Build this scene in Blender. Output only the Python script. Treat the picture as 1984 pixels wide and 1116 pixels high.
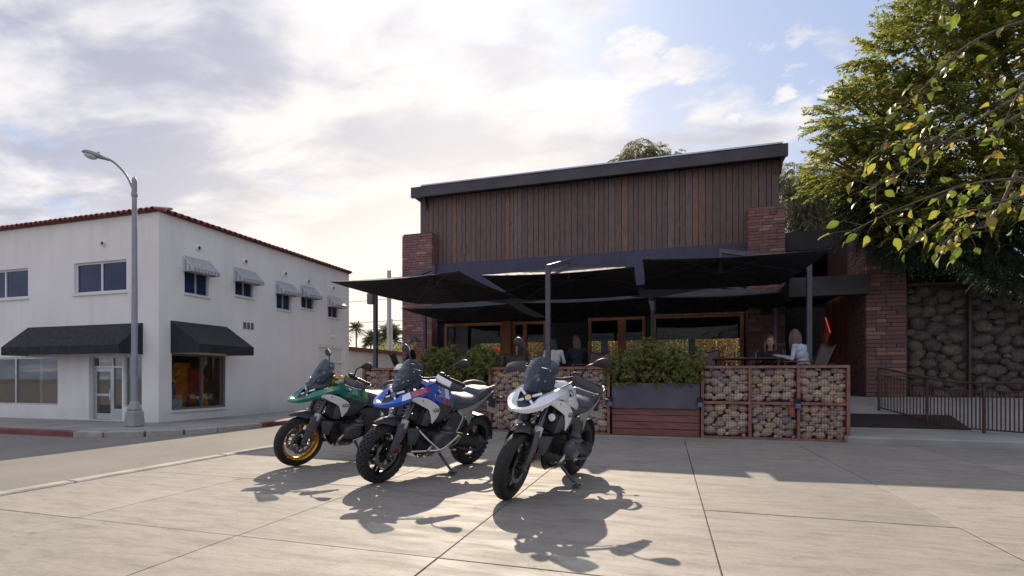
import bpy, bmesh, math, random
import numpy as np
from mathutils import Vector, Matrix, noise

random.seed(7); np.random.seed(7)
for o in list(bpy.data.objects):
    bpy.data.objects.remove(o)
SC = bpy.context.scene
COL = SC.collection
R = math.radians

# ------------------------------------------------------------------ camera
cam_d = bpy.data.cameras.new('camera')
cam_d.sensor_width = 36.0
cam_d.lens = 18.04
cam_d.shift_y = 0.0877
cam_d.clip_start = 0.05
cam_d.clip_end = 6000
cam = bpy.data.objects.new('camera', cam_d)
COL.objects.link(cam)
cam.location = (0, 0, 1.15)
cam.rotation_euler = (R(90), 0, R(16.79))
SC.camera = cam

# ------------------------------------------------------------------ exposure
SC.view_settings.view_transform = 'Standard'
SC.view_settings.look = 'None'
SC.view_settings.gamma = 1.0
SC.view_settings.use_curve_mapping = False
SC.view_settings.exposure = 0.44
SC.render.engine = 'CYCLES'
SC.cycles.max_bounces = 8
SC.cycles.diffuse_bounces = 3
SC.cycles.transparent_max_bounces = 16
SC.cycles.use_denoising = True

# ------------------------------------------------------------------ sun
SUN_EL = R(36)
SUN_H = Vector((-0.334, 0.943, 0)).normalized()
SUN_DIR = (SUN_H * math.cos(SUN_EL) + Vector((0, 0, math.sin(SUN_EL)))).normalized()
sd = bpy.data.lights.new('sun', 'SUN')
sd.energy = 4.4
sd.angle = R(0.55)
sd.color = (1.0, 0.86, 0.68)
sun = bpy.data.objects.new('sun', sd)
COL.objects.link(sun)
sun.location = (-20, 60, 60)
sun.rotation_euler = SUN_DIR.to_track_quat('Z', 'Y').to_euler()

# ------------------------------------------------------------------ world
W = bpy.data.worlds.new('World'); SC.world = W
W.use_nodes = True
nt = W.node_tree; nt.nodes.clear()
def N(t, **k):
    n = nt.nodes.new(t)
    for a, b in k.items(): setattr(n, a, b)
    return n
def LK(a, b): nt.links.new(a, b)
def mth(op, a, b=None, c=None, clamp=False):
    n = N('ShaderNodeMath', operation=op, use_clamp=clamp)
    for i, v in enumerate((a, b, c)):
        if v is None: continue
        if isinstance(v, (int, float)): n.inputs[i].default_value = v
        else: LK(v, n.inputs[i])
    return n.outputs[0]
def sstep(v, lo, hi):
    n = N('ShaderNodeMapRange', interpolation_type='SMOOTHSTEP')
    LK(v, n.inputs['Value']); n.inputs['From Min'].default_value = lo; n.inputs['From Max'].default_value = hi
    return n.outputs['Result']
def mixc(f, a, b):
    n = N('ShaderNodeMix', data_type='RGBA')
    if isinstance(f, (int, float)): n.inputs[0].default_value = f
    else: LK(f, n.inputs[0])
    for i, v in ((6, a), (7, b)):
        if isinstance(v, tuple): n.inputs[i].default_value = (*v, 1)
        else: LK(v, n.inputs[i])
    return n.outputs[2]
def dotv(vec, v):
    n = N('ShaderNodeVectorMath', operation='DOT_PRODUCT')
    LK(vec, n.inputs[0]); n.inputs[1].default_value = v
    return n.outputs['Value']
tc = N('ShaderNodeTexCoord')
nrm = N('ShaderNodeVectorMath', operation='NORMALIZE'); LK(tc.outputs['Generated'], nrm.inputs[0])
dirv = nrm.outputs[0]
sep = N('ShaderNodeSeparateXYZ'); LK(dirv, sep.inputs[0])
zc = mth('MAXIMUM', sep.outputs[2], 0.0)
inv = mth('DIVIDE', 1.0, mth('ADD', zc, 0.16))
scl = N('ShaderNodeVectorMath', operation='SCALE'); LK(dirv, scl.inputs[0]); LK(inv, scl.inputs['Scale'])
mp = N('ShaderNodeMapping'); LK(scl.outputs[0], mp.inputs[0])
mp.inputs['Rotation'].default_value = (0, 0, R(-35)); mp.inputs['Scale'].default_value = (0.75, 1.25, 0.0)
mp.inputs['Location'].default_value = (9.2, 2.9, 0.4)
n1 = N('ShaderNodeTexNoise'); LK(mp.outputs[0], n1.inputs[0])
n1.inputs['Scale'].default_value = 2.3; n1.inputs['Detail'].default_value = 9; n1.inputs['Roughness'].default_value = 0.56; n1.inputs['Distortion'].default_value = 0.35
n2 = N('ShaderNodeTexNoise'); LK(mp.outputs[0], n2.inputs[0])
n2.inputs['Scale'].default_value = 2.9; n2.inputs['Detail'].default_value = 8; n2.inputs['Roughness'].default_value = 0.55; n2.inputs['Distortion'].default_value = 0.25
n3 = N('ShaderNodeTexNoise'); LK(scl.outputs[0], n3.inputs[0])
n3.inputs['Scale'].default_value = 5.0; n3.inputs['Detail'].default_value = 7; n3.inputs['Roughness'].default_value = 0.55
sdot = mth('MAXIMUM', dotv(dirv, tuple(SUN_DIR)), 0.0)
# glow towards the sun, and a low bright veil on the sun's side of the horizon
glow = mth('POWER', sdot, 30.0)
hz = mth('POWER', mth('SUBTRACT', 1.0, zc), 1.9)
side = mth('POWER', mth('MAXIMUM', dotv(dirv, (SUN_H.x, SUN_H.y, 0)), 0.0), 8.0)
veil = mth('MULTIPLY', hz, side)
rightness = dotv(dirv, (0.957, 0.289, 0.0))
cov = mth('SUBTRACT', n1.outputs[0], mth('MULTIPLY', mth('MULTIPLY', rightness, mth('SUBTRACT', 1.0, mth('MULTIPLY', rightness, rightness))), 0.22))
cov = mth('ADD', cov, mth('MULTIPLY', glow, 0.10))
cloud = sstep(cov, 0.41, 0.53)
puff = sstep(n3.outputs[0], 0.53, 0.60)
cloud = mth('MAXIMUM', cloud, mth('MULTIPLY', puff, 0.9))
thick = mth('MULTIPLY', sstep(mth('SUBTRACT', n2.outputs[0], mth('MULTIPLY', rightness, 0.08)), 0.40, 0.66), mth('SUBTRACT', 1.0, mth('MULTIPLY', glow, 0.45)))
ccol = mixc(thick, (7.3, 7.1, 7.1), (3.4, 3.55, 4.6))
sky = N('ShaderNodeTexSky', sky_type='NISHITA', sun_disc=False)
sky.sun_elevation = SUN_EL
sky.sun_rotation = math.atan2(SUN_H.x, SUN_H.y)
sky.air_density = 1.0; sky.dust_density = 1.2; sky.ozone_density = 2.0
base = mixc(0.8, sky.outputs[0], (3.3, 4.2, 6.2))
skyc = mixc(mth('MULTIPLY', cloud, 0.93), base, ccol)
def addc(a, colr, f):
    n = N('ShaderNodeVectorMath', operation='SCALE'); n.inputs[0].default_value = colr; LK(f, n.inputs['Scale'])
    m = N('ShaderNodeVectorMath', operation='ADD'); LK(a, m.inputs[0]); LK(n.outputs[0], m.inputs[1])
    return m.outputs[0]
skyc = addc(skyc, (1.0, 0.95, 0.85), glow)
skyc = mixc(mth('MULTIPLY', veil, 2.5, clamp=True), skyc, (8.9, 8.0, 6.9))
bg = N('ShaderNodeBackground'); bg.inputs['Strength'].default_value = 0.1
LK(skyc, bg.inputs['Color'])
out = N('ShaderNodeOutputWorld'); LK(bg.outputs[0], out.inputs[0])

# ------------------------------------------------------------------ materials
def new_mat(name):
    m = bpy.data.materials.new(name); m.use_nodes = True
    t = m.node_tree; t.nodes.clear()
    o = t.nodes.new('ShaderNodeOutputMaterial'); b = t.nodes.new('ShaderNodeBsdfPrincipled')
    t.links.new(b.outputs[0], o.inputs[0])
    return m, t, b, o
def node(t, k, **kw):
    n = t.nodes.new(k)
    for a, b in kw.items(): setattr(n, a, b)
    return n
def tnoise(t, vec, scale, detail=5, rough=.55, dist=0):
    n = node(t, 'ShaderNodeTexNoise'); t.links.new(vec, n.inputs[0])
    n.inputs['Scale'].default_value = scale; n.inputs['Detail'].default_value = detail
    n.inputs['Roughness'].default_value = rough; n.inputs['Distortion'].default_value = dist
    return n.outputs[0]
def tvec(t, world=False, scale=None, rot=None):
    if world: v = node(t, 'ShaderNodeNewGeometry').outputs['Position']
    else: v = node(t, 'ShaderNodeTexCoord').outputs['Object']
    if scale or rot:
        m = node(t, 'ShaderNodeMapping'); t.links.new(v, m.inputs[0])
        if scale: m.inputs['Scale'].default_value = scale
        if rot: m.inputs['Rotation'].default_value = rot
        v = m.outputs[0]
    return v
def ramp(t, fac, stops):
    r = node(t, 'ShaderNodeValToRGB'); t.links.new(fac, r.inputs[0])
    e = r.color_ramp.elements
    while len(e) < len(stops): e.new(0.5)
    for x, (p, c) in zip(e, stops): x.position = p; x.color = (*c, 1)
    return r.outputs[0]
def mixn(t, f, a, b, blend='MIX'):
    n = node(t, 'ShaderNodeMix', data_type='RGBA', blend_type=blend)
    if isinstance(f, (int, float)): n.inputs[0].default_value = f
    else: t.links.new(f, n.inputs[0])
    for i, v in ((6, a), (7, b)):
        if isinstance(v, tuple): n.inputs[i].default_value = (*v, 1)
        else: t.links.new(v, n.inputs[i])
    return n.outputs[2]
def mrange(t, v, a, b, c, d):
    n = node(t, 'ShaderNodeMapRange'); t.links.new(v, n.inputs[0])
    for i, x in enumerate((a, b, c, d)): n.inputs[1 + i].default_value = x
    return n.outputs[0]
def bump(t, b, h, strength=.3, dist=.01):
    n = node(t, 'ShaderNodeBump'); n.inputs['Strength'].default_value = strength; n.inputs['Distance'].default_value = dist
    t.links.new(h, n.inputs['Height']); t.links.new(n.outputs[0], b.inputs['Normal'])
_mc = {}
def mat(name, col, rough=.6, metal=0., var=.12, vs=6., bmp=0., bs=60., coat=0., world=False, rnd=0., spec=.5):
    """plain procedural surface: base colour broken up by two scales of noise"""
    if name in _mc: return _mc[name]
    m, t, b, o = new_mat(name)
    v = tvec(t, world)
    f = tnoise(t, v, vs, 6)
    lo = tuple(max(0, c * (1 - var)) for c in col); hi = tuple(min(1, c * (1 + var)) for c in col)
    c = ramp(t, f, [(.3, lo), (.7, hi)])
    if rnd:
        oi = node(t, 'ShaderNodeObjectInfo')
        k = mrange(t, oi.outputs['Random'], 0, 1, 1 - rnd, 1 + rnd)
        hs = node(t, 'ShaderNodeHueSaturation'); t.links.new(k, hs.inputs['Value']); t.links.new(c, hs.inputs['Color']); c = hs.outputs[0]
    t.links.new(c, b.inputs['Base Color'])
    r2 = tnoise(t, v, vs * 4, 4)
    t.links.new(mrange(t, r2, .3, .7, max(.02, rough * .8), min(1, rough * 1.2)), b.inputs['Roughness'])
    b.inputs['Metallic'].default_value = metal
    b.inputs['Coat Weight'].default_value = coat; b.inputs['Coat Roughness'].default_value = .04
    b.inputs['Specular IOR Level'].default_value = spec
    if bmp: bump(t, b, tnoise(t, v, bs, 6), bmp)
    _mc[name] = m
    return m

# ------------------------------------------------------------------ mesh builder
class MB:
    def __init__(s, X=None):
        s.v = []; s.f = []; s.m = []; s.mi = 0; s.X = X
    def add(s, vs, fs, mi=None):
        n = len(s.v)
        s.v += [tuple(p) for p in vs]
        s.f += [tuple(i + n for i in f) for f in fs]
        s.m += [s.mi if mi is None else mi] * len(fs)
        return s
    def box(s, lo, hi, M=None, mi=None):
        x0, y0, z0 = lo; x1, y1, z1 = hi
        p = [(x0, y0, z0), (x1, y0, z0), (x1, y1, z0), (x0, y1, z0), (x0, y0, z1), (x1, y0, z1), (x1, y1, z1), (x0, y1, z1)]
        if M is not None: p = [tuple(M @ Vector(q)) for q in p]
        return s.add(p, [(0, 3, 2, 1), (4, 5, 6, 7), (0, 1, 5, 4), (1, 2, 6, 5), (2, 3, 7, 6), (3, 0, 4, 7)], mi)
    def cbox(s, c, sz, bev=.01, rot=None, mi=None, seg=1, taper=None):
        """bevelled box about c; taper=(tx,ty) scales the top"""
        bm = bmesh.new(); bmesh.ops.create_cube(bm, size=1)
        for v in bm.verts:
            k = (1, 1) if taper is None or v.co.z < 0 else taper
            v.co = Vector((v.co.x * sz[0] * k[0], v.co.y * sz[1] * k[1], v.co.z * sz[2]))
        if bev: bmesh.ops.bevel(bm, geom=list(bm.edges), offset=min(bev, min(sz) * .45), segments=seg, affect='EDGES', profile=.5)
        M = Matrix.Translation(c) @ (rot.to_4x4() if rot is not None else Matrix())
        bm.verts.index_update()
        s.add([M @ v.co for v in bm.verts], [[v.index for v in f.verts] for f in bm.faces], mi); bm.free()
        return s
    def tube(s, pts, r, n=10, mi=None, smooth=0, cap=True):
        pts = [Vector(p) for p in pts]
        rs = list(r) if isinstance(r, (list, tuple)) else [r] * len(pts)
        if smooth:
            pp, rr = [], []
            for i in range(len(pts) - 1):
                p0 = pts[max(i - 1, 0)]; p1 = pts[i]; p2 = pts[i + 1]; p3 = pts[min(i + 2, len(pts) - 1)]
                for k in range(smooth):
                    u = k / smooth
                    pp.append(.5 * ((2 * p1) + (p2 - p0) * u + (2 * p0 - 5 * p1 + 4 * p2 - p3) * u * u + (3 * p1 - p0 - 3 * p2 + p3) * u ** 3))
                    rr.append(rs[i] * (1 - u) + rs[i + 1] * u)
            pp.append(pts[-1]); rr.append(rs[-1]); pts, rs = pp, rr
        vs, fs = [], []
        up = None
        for i, p in enumerate(pts):
            d = (pts[min(i + 1, len(pts) - 1)] - pts[max(i - 1, 0)]).normalized()
            if up is None:
                up = d.orthogonal().normalized()
            else:
                up = (up - d * up.dot(d))
                up = up.normalized() if up.length > 1e-6 else d.orthogonal().normalized()
            w = d.cross(up)
            for k in range(n):
                a = 2 * math.pi * (k + .5) / n
                vs.append(p + (up * math.cos(a) + w * math.sin(a)) * rs[i])
        for i in range(len(pts) - 1):
            for k in range(n):
                a = i * n + k; b = i * n + (k + 1) % n
                fs.append((a, b, b + n, a + n))
        if cap:
            fs.append(tuple(range(n - 1, -1, -1))); fs.append(tuple(range((len(pts) - 1) * n, len(pts) * n)))
        return s.add(vs, fs, mi)
    def lathe(s, prof, c=(0, 0, 0), axis='z', n=24, mi=None, cap=False, closed=False):
        """prof: (radius, height) pairs turned about axis"""
        vs, fs = [], []; m = len(prof)
        for k in range(n):
            a = 2 * math.pi * k / n; ca, sa = math.cos(a), math.sin(a)
            for r, h in prof:
                q = {'z': (r * ca, r * sa, h), 'y': (r * sa, h, r * ca), 'x': (h, r * ca, r * sa)}[axis]
                vs.append((q[0] + c[0], q[1] + c[1], q[2] + c[2]))
        for k in range(n):
            k2 = (k + 1) % n
            for i in range(m if closed else m - 1):
                j = (i + 1) % m
                fs.append((k * m + i, k2 * m + i, k2 * m + j, k * m + j))
        if cap:
            fs.append(tuple(k * m for k in range(n - 1, -1, -1))); fs.append(tuple(k * m + m - 1 for k in range(n)))
        return s.add(vs, fs, mi)
    def ell(s, c, r, M=None, nu=16, nv=10, mi=None):
        vs = [(0, 0, 1)]; fs = []
        for j in range(1, nv):
            b = math.pi * j / nv
            for i in range(nu):
                a = 2 * math.pi * i / nu
                vs.append((math.sin(b) * math.cos(a), math.sin(b) * math.sin(a), math.cos(b)))
        vs.append((0, 0, -1))
        for i in range(nu):
            fs.append((0, 1 + i, 1 + (i + 1) % nu))
            e = 1 + (nv - 2) * nu
            fs.append((len(vs) - 1, e + (i + 1) % nu, e + i))
        for j in range(nv - 2):
            for i in range(nu):
                a = 1 + j * nu + i; b = 1 + j * nu + (i + 1) % nu
                fs.append((a, a + nu, b + nu, b))
        rr = (r, r, r) if isinstance(r, (int, float)) else r
        out = []
        for p in vs:
            q = Vector((p[0] * rr[0], p[1] * rr[1], p[2] * rr[2]))
            if M is not None: q = M @ q
            out.append(q + Vector(c))
        return s.add(out, fs, mi)
    def prism(s, poly, a, b, axis='z', mi=None):
        """extrude a 2-D polygon between a and b along axis"""
        n = len(poly)
        def P(u, w, h): return {'z': (u, w, h), 'y': (u, h, w), 'x': (h, u, w)}[axis]
        vs = [P(u, w, a) for u, w in poly] + [P(u, w, b) for u, w in poly]
        fs = [tuple(range(n - 1, -1, -1)), tuple(range(n, 2 * n))] + [(i, (i + 1) % n, n + (i + 1) % n, n + i) for i in range(n)]
        return s.add(vs, fs, mi)
    def loft(s, rings, mi=None, caps=True, sub=0, closed=True):
        """skin through rings of equal length; sub adds smooth in-between rings"""
        rings = [[Vector(p) for p in r] for r in rings]
        def cr(a, b, c, d, u): return .5 * ((2 * b) + (c - a) * u + (2 * a - 5 * b + 4 * c - d) * u * u + (3 * b - a - 3 * c + d) * u ** 3)
        if sub:
            nr = []
            for i in range(len(rings) - 1):
                q = [rings[max(i - 1, 0)], rings[i], rings[i + 1], rings[min(i + 2, len(rings) - 1)]]
                for k in range(sub):
                    nr.append([cr(a, b, c, d, k / sub) for a, b, c, d in zip(*q)])
            nr.append(rings[-1]); rings = nr
        n = len(rings[0]); vs = [p for r in rings for p in r]; fs = []
        for i in range(len(rings) - 1):
            for k in range(n if closed else n - 1):
                a = i * n + k; b = i * n + (k + 1) % n
                fs.append((a, b, b + n, a + n))
        if caps and closed:
            fs.append(tuple(range(n - 1, -1, -1))); fs.append(tuple(range((len(rings) - 1) * n, len(rings) * n)))
        return s.add(vs, fs, mi)
    def patch(s, rows, su=4, sv=4, th=.006, mirror=False, mfn=None, mi=None):
        """smooth sheet through a grid of points, thickened inward"""
        g = [[Vector(p) for p in r] for r in rows]
        def cr(a, b, c, d, u): return .5 * ((2 * b) + (c - a) * u + (2 * a - 5 * b + 4 * c - d) * u * u + (3 * b - a - 3 * c + d) * u ** 3)
        def up(rows, k):
            o = []
            for i in range(len(rows) - 1):
                q = [rows[max(i - 1, 0)], rows[i], rows[i + 1], rows[min(i + 2, len(rows) - 1)]]
                for j in range(k): o.append([cr(a, b, c, d, j / k) for a, b, c, d in zip(*q)])
            o.append(rows[-1]); return o
        g = up(g, su); g = [list(c) for c in zip(*g)]; g = up(g, sv); g = [list(c) for c in zip(*g)]
        for sg in ((1, -1) if mirror else (1,)):
            bm = bmesh.new()
            V = [[bm.verts.new((p.x, p.y * sg, p.z)) for p in r] for r in g]
            nr, nc = len(V), len(V[0])
            for i in range(nr - 1):
                for j in range(nc - 1):
                    q = (V[i][j], V[i + 1][j], V[i + 1][j + 1], V[i][j + 1])
                    if sg < 0: q = q[::-1]
                    try: f = bm.faces.new(q)
                    except ValueError: continue
                    f.material_index = (mfn((i + .5) / (nr - 1), (j + .5) / (nc - 1)) if mfn else (s.mi if mi is None else mi))
            bmesh.ops.remove_doubles(bm, verts=bm.verts, dist=1e-5)
            bm.normal_update()
            if th: bmesh.ops.solidify(bm, geom=list(bm.faces), thickness=th)
            bm.verts.index_update()
            n = len(s.v)
            s.v += [tuple(v.co) for v in bm.verts]
            for f in bm.faces:
                s.f.append(tuple(v.index + n for v in f.verts)); s.m.append(f.material_index)
            bm.free()
        return s
    def mesh(s, name, mats, smooth=None):
        me = bpy.data.meshes.new(name)
        vs = s.v if s.X is None else [tuple(s.X @ Vector(p)) for p in s.v]
        me.from_pydata(vs, [], s.f)
        for m in (mats if isinstance(mats, (list, tuple)) else [mats]): me.materials.append(m)
        if any(s.m): me.polygons.foreach_set('material_index', s.m)
        if smooth is not None:
            me.polygons.foreach_set('use_smooth', [True] * len(me.polygons))
            me.set_sharp_from_angle(angle=R(smooth))
        me.validate(); me.update()
        return me
    def build(s, name, mats, parent=None, smooth=None, loc=None, **props):
        o = bpy.data.objects.new(name, s.mesh(name, mats, smooth)); COL.objects.link(o)
        if parent is not None: o.parent = parent
        if loc is not None: o.location = loc
        for k, v in props.items(): o[k] = v
        return o
def tag(o, label=None, cat=None, group=None, kind=None):
    if label: o['label'] = label
    if cat: o['category'] = cat
    if group: o['group'] = group
    if kind: o['kind'] = kind
    return o
def thing(name, label, cat, loc=(0, 0, 0), rz=0., group=None):
    o = bpy.data.objects.new(name, None); COL.objects.link(o)
    o.location = loc; o.rotation_euler = (0, 0, rz); o.empty_display_size = .1
    return tag(o, label, cat, group)
def inst(name, me, parent=None, loc=(0, 0, 0), rot=(0, 0, 0), sc=(1, 1, 1)):
    o = bpy.data.objects.new(name, me); COL.objects.link(o)
    if parent is not None: o.parent = parent
    o.location = loc; o.rotation_euler = rot; o.scale = sc
    return o
def copy_tree(o, parent=None):
    c = o.copy(); COL.objects.link(c)
    if parent is not None: c.parent = parent
    for ch in list(o.children): copy_tree(ch, c)
    return c
def wparent(o, root):
    """parent an object built in world coordinates to an unrotated root"""
    o.parent = root
    o.matrix_parent_inverse = Matrix.Translation(-Vector(root.location))
    return o

# ------------------------------------------------------------------ setting: ground
def concrete_mat():
    m, t, b, o = new_mat('concrete')
    v = tvec(t, True)
    vs = tvec(t, True, scale=(1.0, 4.0, 1), rot=(0, 0, R(6)))
    big = tnoise(t, v, .55, 5); mid = tnoise(t, vs, 1.6, 8, .62, .3); fine = tnoise(t, v, 26, 8, .7)
    c = ramp(t, big, [(.3, (.235, .212, .185)), (.7, (.30, .272, .24))])
    c = mixn(t, mrange(t, mid, .45, .68, 0, .62), c, (.17, .152, .135)); patch_ = tnoise(t, vs, 3.7, 7, .65, .6); c = mixn(t, mrange(t, patch_, .48, .66, 0, .55), c, (.13, .115, .10)); oil = node(t, 'ShaderNodeTexVoronoi'); oil.inputs['Scale'].default_value = .9; t.links.new(tvec(t, True), oil.inputs[0]); spot = mrange(t, oil.outputs['Distance'], .02, .075, .55, 0); c = mixn(t, spot, c, (.09, .08, .07)); bl2 = tnoise(t, v, .9, 3); c = mixn(t, mrange(t, bl2, .55, .75, 0, .4), c, (.36, .33, .295))
    spk = mrange(t, tnoise(t, tvec(t, True, scale=(1, 2.2, 1)), 30, 5, .7), .575, .67, 0, 1)
    zone = mrange(t, tnoise(t, vs, 1.1, 4), .40, .54, .2, .95)
    mm = node(t, 'ShaderNodeMath', operation='MULTIPLY'); t.links.new(spk, mm.inputs[0]); t.links.new(zone, mm.inputs[1])
    c = mixn(t, mm.outputs[0], c, (.13, .115, .10))
    c = mixn(t, mrange(t, fine, .35, .65, 0, .22), c, (.40, .365, .33))
    oi = node(t, 'ShaderNodeObjectInfo')
    hs = node(t, 'ShaderNodeHueSaturation'); t.links.new(mrange(t, oi.outputs['Random'], 0, 1, .93, 1.07), hs.inputs['Value']); t.links.new(c, hs.inputs['Color'])
    ck = node(t, 'ShaderNodeTexVoronoi', feature='DISTANCE_TO_EDGE'); ck.inputs['Scale'].default_value = .27; wv = node(t, 'ShaderNodeVectorMath', operation='ADD'); nn = node(t, 'ShaderNodeTexNoise'); nn.inputs['Scale'].default_value = 1.7; nn.inputs['Detail'].default_value = 6; t.links.new(v, nn.inputs[0]); t.links.new(v, wv.inputs[0]); t.links.new(nn.outputs[1], wv.inputs[1]); t.links.new(wv.outputs[0], ck.inputs[0])
    cf = mixn(t, mrange(t, ck.outputs[0], 0, .0025, .55, 0), hs.outputs[0], (.08, .07, .06))
    t.links.new(cf, b.inputs['Base Color'])
    t.links.new(mrange(t, mid, .3, .7, .58, .80), b.inputs['Roughness'])
    b.inputs['Specular IOR Level'].default_value = .5
    bump(t, b, fine, .3, .006)
    return m
M_CONC = concrete_mat()
def asphalt_mat():
    m, t, b, o = new_mat('asphalt'); v = tvec(t, True)
    f = tnoise(t, v, 90, 6, .7); g = tnoise(t, v, .8, 6)
    c = ramp(t, g, [(.3, (.19, .17, .155)), (.7, (.25, .225, .205))])
    c = mixn(t, mrange(t, f, .35, .65, 0, .5), c, (.14, .135, .13))
    cr = node(t, 'ShaderNodeTexVoronoi', feature='DISTANCE_TO_EDGE'); cr.inputs['Scale'].default_value = .34
    w = node(t, 'ShaderNodeVectorMath', operation='ADD'); t.links.new(v, w.inputs[0])
    nn = node(t, 'ShaderNodeTexNoise'); t.links.new(v, nn.inputs[0]); nn.inputs['Scale'].default_value = 1.5; t.links.new(nn.outputs[1], w.inputs[1]); t.links.new(w.outputs[0], cr.inputs[0])
    c = mixn(t, mrange(t, cr.outputs[0], 0, .008, .3, 0), c, (.07, .065, .06))
    t.links.new(c, b.inputs['Base Color']); b.inputs['Roughness'].default_value = .88
    bump(t, b, f, .5, .006); return m
M_ASPH = asphalt_mat()
M_SIDE = mat('sidewalk_concrete', (.30, .29, .275), .85, vs=1.2, var=.2, bmp=.2, bs=30, world=True)
M_KERB = mat('kerb_concrete', (.36, .33, .29), .8, vs=3, var=.25, bmp=.3, bs=40, world=True)
M_RED = mat('red_kerb_paint', (.20, .06, .055), .7, vs=4, var=.4, world=True)
M_EARTH = mat('earth', (.16, .14, .11), .95, vs=.3, var=.3, world=True)
M_JOINT = mat('joint_filler', (.035, .03, .026), .9, vs=8, var=.3, world=True)

g = MB(); g.box((-900, -300, -.8), (900, 1500, -.32))
tag(g.build('ground', M_EARTH), 'bare ground that runs out to the horizon', 'ground', kind='structure')
g = MB(); g.box((-400, -60, -.31), (-6.36, 400, -.12)); g.box((-6.36, -60, -.31), (-6.2, 400, -.12))
tag(g.build('road', M_ASPH), 'worn grey asphalt street beside the plaza', 'road', kind='structure')
# plaza: cast slabs on a bed, joints recessed
root = tag(bpy.data.objects.new('plaza_pavement', None), 'plaza of pale cast concrete slabs', 'pavement', kind='structure'); COL.objects.link(root)
g = MB(); g.box((-6.2, -30, -.31), (40, 10.3, -.0065)); g.build('slab_bed', M_JOINT, root)
XJ = [-6.2, -4.66, -3.0, -1.4, .31, 2.15, 3.95, 5.75, 7.55, 9.35, 11.2]  # visible joints, like many coordinates below, computed offline from image pixels
YJ = [-6.1, -4.3, -2.4, -.55, 1.25, 3.0, 4.75, 6.58, 8.4, 10.14]
gap = .0055
for i in range(len(XJ) - 1):
    for j in range(len(YJ) - 1):
        m = MB()
        x0, x1, y0, y1 = XJ[i] + gap, XJ[i + 1] - gap, YJ[j] + gap, YJ[j + 1] - gap
        if j == len(YJ) - 2: y1 -= .02
        e = .003; z = random.uniform(-.002, .002)
        m.add([(x0, y0, -.02), (x1, y0, -.02), (x1, y1, -.02), (x0, y1, -.02), (x0, y0, z - .002), (x1, y0, z - .002), (x1, y1, z - .002), (x0, y1, z - .002),
               (x0 + e, y0 + e, z), (x1 - e, y0 + e, z), (x1 - e, y1 - e, z), (x0 + e, y1 - e, z)],
              [(0, 1, 5, 4), (1, 2, 6, 5), (2, 3, 7, 6), (3, 0, 4, 7), (4, 5, 9, 8), (5, 6, 10, 9), (6, 7, 11, 10), (7, 4, 8, 11), (8, 9, 10, 11)])
        m.build('slab', M_CONC, root)
g = MB()
for y in range(-9, 6):
    g.cbox((-6.28, y * 2.0 + 1.0, -.055), (.16, 1.985, .15), .015)
for y in range(6, 12):
    g.cbox((-6.28, y * 2.0 + 1.0, -.055), (.16, 1.985, .15), .015)
tag(g.build('kerb', M_KERB), 'low pale kerb along the plaza edge', 'kerb', kind='structure')
# footing strip under the patio front
g = MB(); g.box((-7.2, 10.16, -.3), (3.16, 10.6, .012)); tag(g.build('footing', M_SIDE), 'narrow concrete footing under the patio front', 'footing', kind='structure')
# opposite pavement with a rounded corner
poly = [(-60, 7.95), (-12.2, 7.95), (-11.5, 8.05), (-10.85, 8.4), (-10.4, 8.9), (-10.15, 9.5), (-10.05, 10.2), (-10.03, 10.7), (-10.0, 13.6), (-10.0, 60), (-60, 60)]
g = MB(); g.prism(poly, -.3, 0)
tag(g.build('sidewalk', M_SIDE), 'grey pavement round the corner of the white building', 'pavement', kind='structure')
def kerb_run(pts, name, m, label):
    k = MB()
    for (ax, ay), (bx, by) in zip(pts[:-1], pts[1:]):
        d = Vector((bx - ax, by - ay, 0)); L = d.length; d.normalize(); n = Vector((d.y, -d.x, 0))
        a = Vector((ax, ay, 0)); b_ = Vector((bx, by, 0))
        o1, o2 = a + n * .14, b_ + n * .14
        k.add([(a.x, a.y, -.3), (b_.x, b_.y, -.3), (o2.x, o2.y, -.3), (o1.x, o1.y, -.3), (a.x, a.y, .004), (b_.x, b_.y, .004), (o2.x, o2.y, -.012), (o1.x, o1.y, -.012)],
              [(0, 3, 2, 1), (4, 5, 6, 7), (0, 1, 5, 4), (1, 2, 6, 5), (2, 3, 7, 6), (3, 0, 4, 7)])
    tag(k.build(name, m), label, 'kerb', kind='structure')
kerb_run(poly[0:2], 'kerb', M_RED, 'red painted kerb before the shop front')
kerb_run(poly[1:8], 'kerb', M_KERB, 'plain grey kerb round the street corner')
kerb_run([(-10.03, 10.7), (-10.0, 13.6)], 'kerb', M_RED, 'red painted kerb along the side street')
kerb_run([(-10.0, 13.6), (-10.0, 60)], 'kerb', M_KERB, 'grey kerb running down the side street')

# ------------------------------------------------------------------ white corner building
def stucco(name, col):
    m, t, b, o = new_mat(name); v = tvec(t, True)
    a = tnoise(t, v, .7, 6); f = tnoise(t, v, 55, 6)
    st = tnoise(t, tvec(t, True, scale=(1, 1, .18)), 2.2, 6, .6)
    c = ramp(t, a, [(.3, tuple(x * .92 for x in col)), (.7, col)])
    c = mixn(t, mrange(t, st, .48, .72, 0, .5), c, tuple(x * .74 for x in col)); zs = node(t, 'ShaderNodeSeparateXYZ'); t.links.new(v, zs.inputs[0]); low = mrange(t, zs.outputs[2], 0, .55, .55, 0); lm = node(t, 'ShaderNodeMath', operation='MULTIPLY'); t.links.new(low, lm.inputs[0]); t.links.new(tnoise(t, v, 2.6, 6), lm.inputs[1]); c = mixn(t, lm.outputs[0], c, (.42, .38, .32))
    t.links.new(c, b.inputs['Base Color']); b.inputs['Roughness'].default_value = .9
    bump(t, b, f, .35, .008); return m
M_STUC = stucco('stucco', (.86, .83, .80))
M_WHITE = mat('white_paint', (.72, .71, .70), .6, vs=5, var=.06)
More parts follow.
